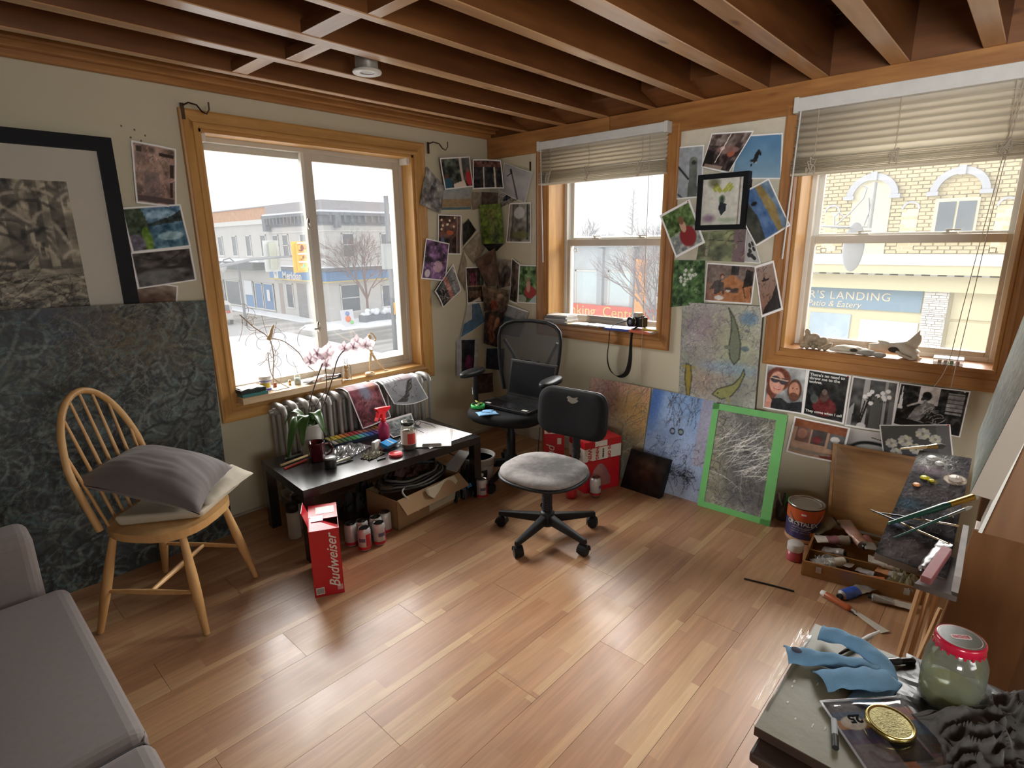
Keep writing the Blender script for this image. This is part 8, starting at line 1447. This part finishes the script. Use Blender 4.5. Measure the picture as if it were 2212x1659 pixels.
a = Art(60,110,(.55,.59,.55),.6); a.noise(4,.2,3).ell(.5,.3,.4,.2,(.5,.57,.63),a=.6,soft=1.5).ell(.4,.7,.4,.3,(.62,.65,.52),a=.6,soft=1.5).strokes(260,[(.4,.42,.42),(.72,.74,.7),(.48,.55,.52),(.6,.62,.5)],.14,.004,4,lambda x,y:1.2+.6*math.sin(5*x),a=.6)
ct = T('easel_canvas','large pale green abstract canvas standing on the easel shelf','painting',(-1.3,-3.12,.61))
A0,A1 = Vector((-1.605,-3.121,.925)),Vector((-1.0,-3.098,.905)); A2,A3 = Vector((-.99,-3.19,1.62)),Vector((-1.60,-3.26,1.62)); nb = Vector((0,-1,-.09)).normalized()*.043
MB().hexa([A0+nb*.02,A1+nb*.02,A2+nb*.02,A3+nb*.02],[A0+nb,A1+nb,A2+nb,A3+nb]).build('stretcher_sides', mat('taupe_canvas_side',(.36,.31,.26),.85,var=.06), ct, world=True)
artmesh('painted_face', a, lambda u, v: tuple(A0.lerp(A1,u).lerp(A3.lerp(A2,u),v)), IMP, ct)
t = T('binder_clip','small metal clamp on far edge of the easel canvas','clip',(-.985,-3.112,.90)); MB().box(-.008,.008,-.008,.012,-.018,.018).build('clamp_body', mat('clamp_grey',(.3,.27,.23),.5), t, bevel=.004); MB().box(-.012,-.008,-.006,.006,-.01,.028).build('clamp_arm', mat('clamp_grey',(.3,.27,.23),.5), t)
# palette
pa = T('palette','long paint caked palette board jutting from the easel','palette',(-1.13,-3.02,.66)); p0,p1,p2,p3 = Vector((-1.425,-2.937,.62)),Vector((-1.45,-3.105,.62)),Vector((-.815,-3.09,.765)),Vector((-.835,-2.945,.765)); D_ = Vector((0,0,-.022))
MB().hexa([p+D_ for p in (p0,p1,p2,p3)],[p+Vector((0,0,-.0015)) for p in (p0,p1,p2,p3)]).build('board', mat('palette_edge',(.10,.07,.05),.6), pa, world=True, bevel=.001)
a = Art(110,190,(.15,.135,.14),.5); a.noise(9,.25,3).ell(.35,.9,.35,.08,(.62,.63,.6),a=.9,soft=1).ell(.35,.8,.3,.04,(.45,.38,.42),a=.8,soft=1).ell(.2,.45,.2,.05,(.1,.2,.26),a=.9,soft=1).ell(.15,.28,.12,.04,(.4,.44,.58),a=.8,soft=1).ell(.3,.72,.1,.02,(.7,.66,.08)).ell(.45,.7,.08,.02,(.55,.5,.12),a=.7,soft=1).ell(.8,.76,.2,.05,(.7,.64,.56)).ell(.8,.76,.12,.03,(.58,.46,.4)).ell(.5,.6,.3,.05,(.2,.16,.16),a=.8,soft=1).ell(.5,.1,.5,.08,(.36,.3,.3),a=.7,soft=1)
a.strokes(520,[(.12,.11,.12),(.3,.27,.28),(.42,.4,.42),(.08,.07,.08),(.25,.2,.24)],.06,.004,4,lambda x,y:.2,a=.7); a.strokes(60,[(.82,.82,.8),(.6,.6,.6)],.05,.004,5,lambda x,y:.2,(.1,.84,.7,.98),a=.9); a.strokes(30,[(.05,.04,.06)],.06,.01,6,None,(.5,.85,.95,.97),a=.8)
artmesh('paint_crust', a, lambda u,v: tuple(p0.lerp(p1,u).lerp(p3.lerp(p2,u),v)+Vector((0,0,.002*abs(mnoise.noise(Vector((u*9,v*22,2))))+.0016*max(0,mnoise.noise(Vector((u*20,v*50,7))))))), printmat('wet_paint',.75,.12,60,.04), pa)
def pp(u,v,h=0): return p0.lerp(p1,u).lerp(p3.lerp(p2,u),v)+Vector((0,0,h))
for c, u, v, r in (((.75,.65,.05),.28,.715,.012),((.72,.6,.04),.42,.70,.009),((.75,.3,.1),.2,.63,.012),((.68,.6,.52),.8,.76,.022),((.6,.6,.58),.3,.92,.02),((.62,.62,.62),.45,.88,.015)): MB().ell(pp(u,v,.004),(r,r*.9,r*.5),10,7).build('paint_blob', mat('blob_%d_%d'%(int(u*100),int(v*100)),c,.25,bump=.4,scale=60), pa, world=True)
def brush(a, b_, label, col, r=.004, fer=(.55,.5,.4), br=(.05,.04,.035), fl=.22, bl=.10, wide=1.0):
    a = Vector(a); b_ = Vector(b_); t = T('paint_brush', label, 'brush', tuple(a)); q1 = a.lerp(b_,1-fl-bl); q2 = a.lerp(b_,1-bl)
    MB().tube([a,a.lerp(q1,.5),a.lerp(q1,.9),q1],[r*.55,r*.9,r*1.25,r],8).build('handle', mat('bh_%s'%'_'.join('%d'%int(x*100) for x in col),col,.25), t, world=True); MB().tube([q1,q2],[r*1.05,r*1.15*wide],8).build('ferrule', mat('fer_%d'%int(fer[0]*100+fer[2]*10),fer,.25,.9), t, world=True); MB().tube([q2,q2.lerp(b_,.5),b_],[r*1.1*wide,r*1.2*wide,r*.35],8).build('bristles', mat('br_%d'%int(br[0]*100),br,.8), t, world=True)
brush((-1.318,-2.945,.672),(-1.04,-3.146,.735),'big green handled brush with brass ferrule lying across the palette',(.012,.05,.035),.009,(.65,.42,.08),(.3,.3,.25),.25,.14)
brush((-1.372,-2.968,.655),(-1.165,-3.122,.728),'dark green brush lying just before the big green one',(.02,.06,.05),.0042,(.4,.45,.42),(.3,.3,.28))
brush((-1.245,-2.892,.665),(-1.245,-3.105,.69),'thin silver ferruled brush with dark handle crossing palette, farther one',(.03,.04,.045),.0032,(.7,.6,.45),(.45,.25,.1),.5,.04)
brush((-1.24,-2.885,.667),(-1.335,-3.097,.665),'thin dark brush crossing the palette, nearer one',(.03,.04,.045),.0032,(.75,.6,.4),(.45,.25,.1),.55,.04)
brush((-.884,-2.895,.772),(-.765,-3.012,.778),'flat brush with pale wooden handle on far end of palette',(.62,.45,.24),.0055,(.65,.55,.25),(.12,.13,.13),.22,.22,1.7)
brush((-1.19,-3.085,.69),(-1.135,-3.065,.70),'short brush with pale tip standing near palette right edge',(.6,.55,.4),.0025,(.7,.65,.4),(.6,.58,.5))
tube_at((-1.33,-3.085,.668),(-1.50,-3.052,.640),.012,[(.5,.5,.5),SV,(.1,.09,.09)],'black capped silver tube at near right corner of palette',seed=31)
t = T('pastel_stick','dusky pink square stick at near corner of the palette','pastel',M=align((-1.535,-3.068,.640),(-1.355,-3.095,.672))); MB().box(-.012,.012,-.010,.010,0,.16).build('stick_body', mat('dusky_pink',(.36,.12,.13),.6,var=.25), t, bevel=.002)
tr2 = T('easel_tray','grimy narrow tray at near end of the palette on easel','tray',(-1.47,-3.10,.60)); MB().hexa([(-1.52,-3.045,.60),(-1.52,-3.135,.60),(-1.30,-3.125,.60),(-1.30,-3.095,.60)],[(-1.52,-3.045,.615),(-1.52,-3.135,.615),(-1.30,-3.125,.615),(-1.30,-3.095,.615)]).build('tray_floor', mat('grimy_wood',(.12,.09,.08),.7,var=.4), tr2, world=True); MB().hexa([(-1.50,-3.12,.615),(-1.50,-3.135,.615),(-1.25,-3.125,.615),(-1.25,-3.112,.615)],[(-1.50,-3.12,.66),(-1.50,-3.135,.66),(-1.25,-3.125,.70),(-1.25,-3.112,.70)]).build('tray_lip', mat('grimy_pale',(.38,.34,.32),.7,var=.4), tr2, world=True)
# light wood strips leaning under the easel
for k, (a, b_, w, lab) in enumerate([((-.965,-3.00,0),(-.90,-3.03,.36),.022,'pale wooden strip standing below the palette, leftmost'),((-.95,-3.03,0),(-.91,-3.055,.35),.012,'narrow pale strip just right of the leftmost strip'),((-.925,-3.055,0),(-.90,-3.075,.35),.010,'thin pale strip behind the two front strips'),((-.985,-3.05,0),(-.955,-3.09,.255),.010,'short pale strip leaning on the brown easel panel')]):
    t = T('wooden_strip', lab, 'strip', M=align(a,b_), group='pale strips under the easel'); MB().box(-.006,.006,-w/2,w/2,0,(Vector(b_)-Vector(a)).length).build('strip_body', LW, t, bevel=.001)
# right margin: socket strip, cable, boards
t = T('power_strip','beige power strip standing behind the easel at right edge','power strip',(-.50,-3.245,0)); MB().hexa([(-.53,-3.225,0),(-.53,-3.255,0),(-.50,-3.255,0),(-.50,-3.225,0)],[(-.30,-3.245,.10),(-.30,-3.275,.10),(-.27,-3.275,.10),(-.27,-3.245,.10)]).build('strip_body', mat('beige_plastic',(.48,.43,.36),.5), t, world=True, bevel=.002)
MB().tube(spline([(-.45,-3.25,.05),(-.38,-3.28,.09),(-.28,-3.33,.13),(-.1,-3.42,.15)],16),.006,7).build('green_cable', mat('green_cable',(.1,.2,.1),.5), None, label='green cable curving behind the easel at right edge', cat='cable')
MB().tube(spline([(-.35,-3.25,.02),(-.28,-3.28,.06),(-.2,-3.34,.09),(-.1,-3.45,.08)],16),.003,6).build('black_cable', BLACK, None, label='thin dark cable beside the green one at right edge', cat='cable')
MB().box(-.075,-.016,-3.60,-3.22,0,.16).build('pale_panel', mat('pale_panel_white',(.5,.47,.42),.6), None, label='pale panel against the wall behind the easel', cat='standing_panel')  # unidentified whitish thing, built as a plain panel box
MB().hexa([(-.66,-3.20,0),(-.62,-3.20,0),(-.60,-3.55,0),(-.64,-3.55,0)],[(-.66,-3.20,.02),(-.62,-3.20,.02),(-.60,-3.55,.02),(-.64,-3.55,.02)]).build('wooden_batten', LW, None, label='flat pale batten on the floor right of the easel', cat='batten')
# ---------- foreground stool table ----------
FT = mat('olive_board', (.20,.185,.125), .5, var=.16, scale=7, bump=.1); DB = wood('dark_brown_wood', (.022,.012,.008), (.06,.03,.018), 'y', .5, 6)
ft = T('side_table','small dark table with slatted side in lower right corner','table',(-2.0,-3.12,0))
MB().box(-2.235,-1.78,-3.5,-2.888,.505,.528).build('tabletop', DB, ft, world=True, bevel=.006)
MB().box(-2.20,-1.80,-3.47,-2.905,.06,.505).build('cabinet_body', DB, ft, world=True, bevel=.003)
for k in range(10): MB().box(-2.212,-2.20,-3.46,-2.915,.07+.043*k,.105+.043*k).build('slat', DB, ft, world=True, bevel=.002); MB().box(-2.19,-1.81,-2.905,-2.895,.07+.043*k,.105+.043*k).build('slat', DB, ft, world=True, bevel=.002)
for x in (-2.18,-1.82):
    for y in (-3.45,-2.93): MB().box(x-.02,x+.02,y-.02,y+.02,0,.06).build('foot', DB, ft, world=True)
t = T('board','worn olive grey board with dark edge lying on the small table','board',(-1.98,-3.05,.5285)); MB().box(-2.19,-1.77,-3.32,-2.88,.5285,.5495).build('board_edge', DB, t, world=True, bevel=.001); MB().box(-2.1895,-1.7705,-3.3195,-2.8805,.5495,.5505).build('board_face', FT, t, world=True)
DSP = mat('dried_paint_fleck',(.5,.48,.42),.5); r_ = random.Random(3)
for k in range(10): x = r_.uniform(-2.17,-1.95); y = r_.uniform(-2.99,-2.89); MB().ell((x,y,.5507),(r_.uniform(.002,.008),r_.uniform(.001,.003),.0006),8,4).build('paint_fleck', DSP, t, world=True)
MB().ell((-1.80,-2.91,.551),(.006,.004,.001),8,4).build('paint_fleck', DSP, t, world=True)
ZT = .551
crumple('black_plastic_sheet','glossy black plastic sheet under the jar on the side table','plastic',(-1.87,-3.19,ZT),.25,.24,.010,mat('glossy_black',(.02,.018,.016),.4,var=.4),21,20)
# jar with printed lid
DJ = glass('dirty_jar_glass', (.72,.76,.70), .30, .16, .1, (.46,.49,.43))
pj = lathe_thing('pickle_jar','large cloudy pickle jar with red rimmed green lid on side table','jar',(-1.868,-3.158,ZT+.008),[('yellow_liquid',[(0,.004),(.052,.004),(.056,.015),(.0565,.040),(0,.040)],mat('yellow_liquid',(.26,.24,.03),.2),32),('jar_wall',[(.05,0),(.057,.004),(.060,.014),(.0615,.06),(.060,.105),(.052,.125),(.044,.133),(.043,.148)],DJ,36)])
MB().lathe([(.0475,.135),(.049,.137),(.0495,.150),(.048,.1545),(.044,.1555)],40,cap=False).build('lid_rim', mat('lid_crimson',(.48,.01,.04),.25,coat=.5), pj); MB().lathe([(.044,.1555),(.042,.1545),(.0,.1545)],40).build('lid_top', mat('lid_sage',(.09,.105,.08),.3,coat=.4), pj); MB().lathe([(.0385,.1553),(.0395,.1558),(.0405,.1553)],40,cap=False).build('lid_ring', mat('ring_pale',(.6,.45,.42),.3), pj)
LM = basis((0,0,.1556),(.55,-.835,0),(.835,.55,0)); pts = roundrect(.021,.008,.006); MB(LM).prism(pts,0,.0005).build('oval_badge', mat('badge_cream',(.6,.52,.5),.4), pj); ltext('lid_lettering',"BICK'S",.0125,LM@Tr((0,0,.0007)),mat('badge_red',(.45,.02,.05),.4),pj,bold=.0004)
for k in range(40): a_ = 2*PI*k/40; MB(Tr((.0485*math.cos(a_),.0485*math.sin(a_),.1345))@Rz(a_)).box(-.0015,.0015,-.002,.002,-.003,.004).build('crimp', mat('lid_crimson',(.48,.01,.04),.25), pj) if k%2==0 else None
pj.scale = (.88,.88,1.0)
# blue towel
tw = T('blue_towel','folded light blue shop towel with dark stain on the side table','towel',(-1.90,-2.96,ZT))
SH = mat('blue_shop_towel', (.15,.30,.46), .9, var=.14, scale=30, bump=.35, bscale=420)
def ribbon(P, w, hgt, nm, m=SH, th=.003, lean=0.0, seed=0):
    sp_ = spline(P,40); n_ = len(sp_); mb = MB()
    def f(u, v):
        x = u*(n_-1); i = min(int(x),n_-2); p = sp_[i].lerp(sp_[i+1],x-i); tn = (sp_[min(i+1,n_-1)]-sp_[max(i-1,0)]).normalized(); sd = tn.cross(Vector((0,0,1))).normalized()
        return tuple(p+sd*((v-.5)*w)*(1+.12*math.sin(u*7+seed))+Vector((0,0,hgt*math.sin(PI*v)**.8+.002*math.sin(u*23+v*5+seed)+lean*(v-.5))))
    mb.grid(f,46,12); return mb.build(nm, m, tw, world=True, solid=th)
ribbon([(-1.955,-2.865,ZT+.012),(-1.925,-2.92,ZT+.014),(-1.90,-2.98,ZT+.016),(-1.875,-3.035,ZT+.012)],.050,.016,'towel_fold',seed=1)
ribbon([(-1.83,-2.905,ZT+.018),(-1.83,-2.96,ZT+.028),(-1.85,-3.02,ZT+.026),(-1.89,-3.05,ZT+.010)],.048,.015,'towel_fold',seed=2,lean=-.006)
ribbon([(-1.985,-2.945,ZT+.006),(-1.955,-2.975,ZT+.012),(-1.925,-3.02,ZT+.018),(-1.885,-3.055,ZT+.012)],.062,.016,'towel_fold',seed=3)
MB().grid(lambda u,v:(-2.0+.13*u,-3.0-.06*v-.02*u,ZT+.004+.006*math.sin(PI*v)),14,10).build('towel_fold', SH, tw, world=True, solid=.002)
MB().ell((-1.947,-2.884,ZT+.0315),(.010,.012,.003),10,6).build('stain', mat('towel_stain',(.05,.05,.08),.9), tw, world=True)
# brush pack, golden lid
pk = T('brush_pack','blister packed brush set with printed 25 and coloured card','package',(-2.04,-3.07,ZT)); q = [Vector(p) for p in ((-2.043,-2.962,ZT+.004),(-1.925,-3.085,ZT+.010),(-2.045,-3.20,ZT+.012),(-2.165,-3.075,ZT+.004))]
a = Art(70,76,(.6,.54,.54),.95); a.rect(0,0,1,.5,(.46,.41,.42)).rect(0,.84,1,1,(.28,.27,.3),.9).rect(0,.72,.5,.84,(.2,.3,.42)).rect(0,.58,.5,.72,(.72,.45,.16)).rect(.5,.66,1,.86,(.6,.32,.22)).rect(0,.45,.5,.58,(.28,.28,.42)).rect(0,.38,.4,.46,(.32,.24,.38)).rect(.5,.45,1,.66,(.22,.3,.42)).rect(0,0,1,.38,(.42,.38,.4)).rect(.45,.1,.78,.42,(.12,.12,.13)).rect(.45,0,.58,.12,(.6,.3,.1)).rect(.86,.22,.98,.34,(.62,.3,.1)).rect(.8,.2,1,.45,(.13,.13,.14),.6).ell(.22,.67,.14,.1,(.78,.72,.64)).noise(30,.08,3)
artmesh('printed_card', a, lambda u,v: tuple(q[3].lerp(q[2],u).lerp(q[0].lerp(q[1],u),v)), printmat('card_print',.4), pk)
MB().grid(lambda u,v: tuple(q[3].lerp(q[2],u).lerp(q[0].lerp(q[1],u),v)+Vector((0,0,.006*min(1,min(u,1-u,v,1-v)*14)+.0012*math.sin(9*u+4*v)))),24,24).build('clear_cover', glass('clear_cover',(1,1,1),.02,.15,.06), pk, world=True)
for a0, b0 in ((q[0],q[3]),(q[0],q[1])): MB().tube([a0+Vector((0,0,.003)),b0+Vector((0,0,.003))],.0025,6).build('sealed_edge', glass('sealed_edge_film',(.95,.95,.95),.45,.5,.1), pk, world=True)
cN = q[3].lerp(q[2],.23).lerp(q[0].lerp(q[1],.23),.68); LMx = (q[1]-q[0]).normalized(); text('number_lettering','25',.026,basis(cN+Vector((0,0,.0095)),-LMx,Vector((-LMx.y,LMx.x,0))*-1),mat('black_ink',(.01,.01,.012),.9,spec=.05),pk,bold=.0012)
gl_ = T('golden_lid','round golden metal jar lid lying on the brush pack','lid',M=Tr((-2.033,-3.082,ZT+.0175))@Rx(.04)); GOLD = mat('gold_metal',(.55,.45,.16),.22,1.0,var=.15)
MB().lathe([(.0415,0),(.043,.001),(.0435,.006),(.0425,.0105),(.0405,.012),(.038,.0105),(.036,.0098),(0,.0098)],44).build('lid_shell', GOLD, gl_); MB().lathe([(.0,.0100),(.034,.0100),(.0355,.0102)],40).build('liner', mat('dull_gold',(.38,.34,.16),.35,.8,var=.4,scale=60,bump=.5), gl_)
# marker, cutter, cloth
t = T('marker','black and grey marker sticking out under the brush pack','marker',M=align((-2.145,-3.015,ZT+.006),(-2.075,-2.995,ZT+.008))); MB().cyl((0,0,0),(0,0,.03),.006,12).build('cap', BLACK, t); MB().cyl((0,0,.03),(0,0,.07),.0055,12).build('barrel', mat('marker_grey',(.4,.42,.45),.4), t)
brush((-1.86,-2.955,ZT+.006),(-1.712,-3.008,ZT+.010),'brush with dark handle and white painted tip beyond the blue towel',(.06,.035,.03),.005,(.55,.53,.5),(.62,.6,.56),.05,.55)
brush((-1.845,-3.012,ZT+.007),(-1.775,-3.09,ZT+.010),'thick dark handled brush right of the blue towel',(.02,.018,.018),.007,(.03,.03,.03),(.02,.02,.02))
GC = mat('grey_rag', (.085,.078,.074), .95, var=.15, scale=20, sheen=.3, bump=.1, bscale=500); rg = T('grey_rag','crumpled dark grey cloth at the lower right on side table','cloth',(-1.95,-3.24,ZT))
def rag(cx, cy, sx, sy, h, seed, rot):
    mb = MB(Tr((cx,cy,ZT+.004))@Rz(rot))
    def f(u, v):
        x = (u-.5)*sx; y = (v-.5)*sy; e = min(1,min(u,1-u,v,1-v)*4.5); n1 = mnoise.noise(Vector((u*3.2+seed,v*3.2,seed))); w = math.sin((u*1.3+v*.6+n1*.5)*10+seed)
        z = h*(.35+.3*n1+.33*(1-abs(w))**1.5+.12*(1-abs(math.sin((v*2-u+n1)*8))))*e**.6; return (x+.012*n1,y+.012*math.sin(u*6+seed),max(0,z))
    mb.grid(f,54,46); return mb.build('rag_fold', GC, rg, world=True, solid=.002)
rag(-1.97,-3.215,.16,.16,.075,1.3,.6); rag(-1.90,-3.29,.24,.20,.10,4.1,-.5); rag(-2.08,-3.27,.18,.15,.055,7.7,.9)
CF = glass('cling_film',(1,1,1),.05,.12,.2)
crumple('cling_film','thin clear film hanging off left edge of the olive board','film',(-1.98,-2.872,ZT+.001),.30,.03,.003,CF,14,18)
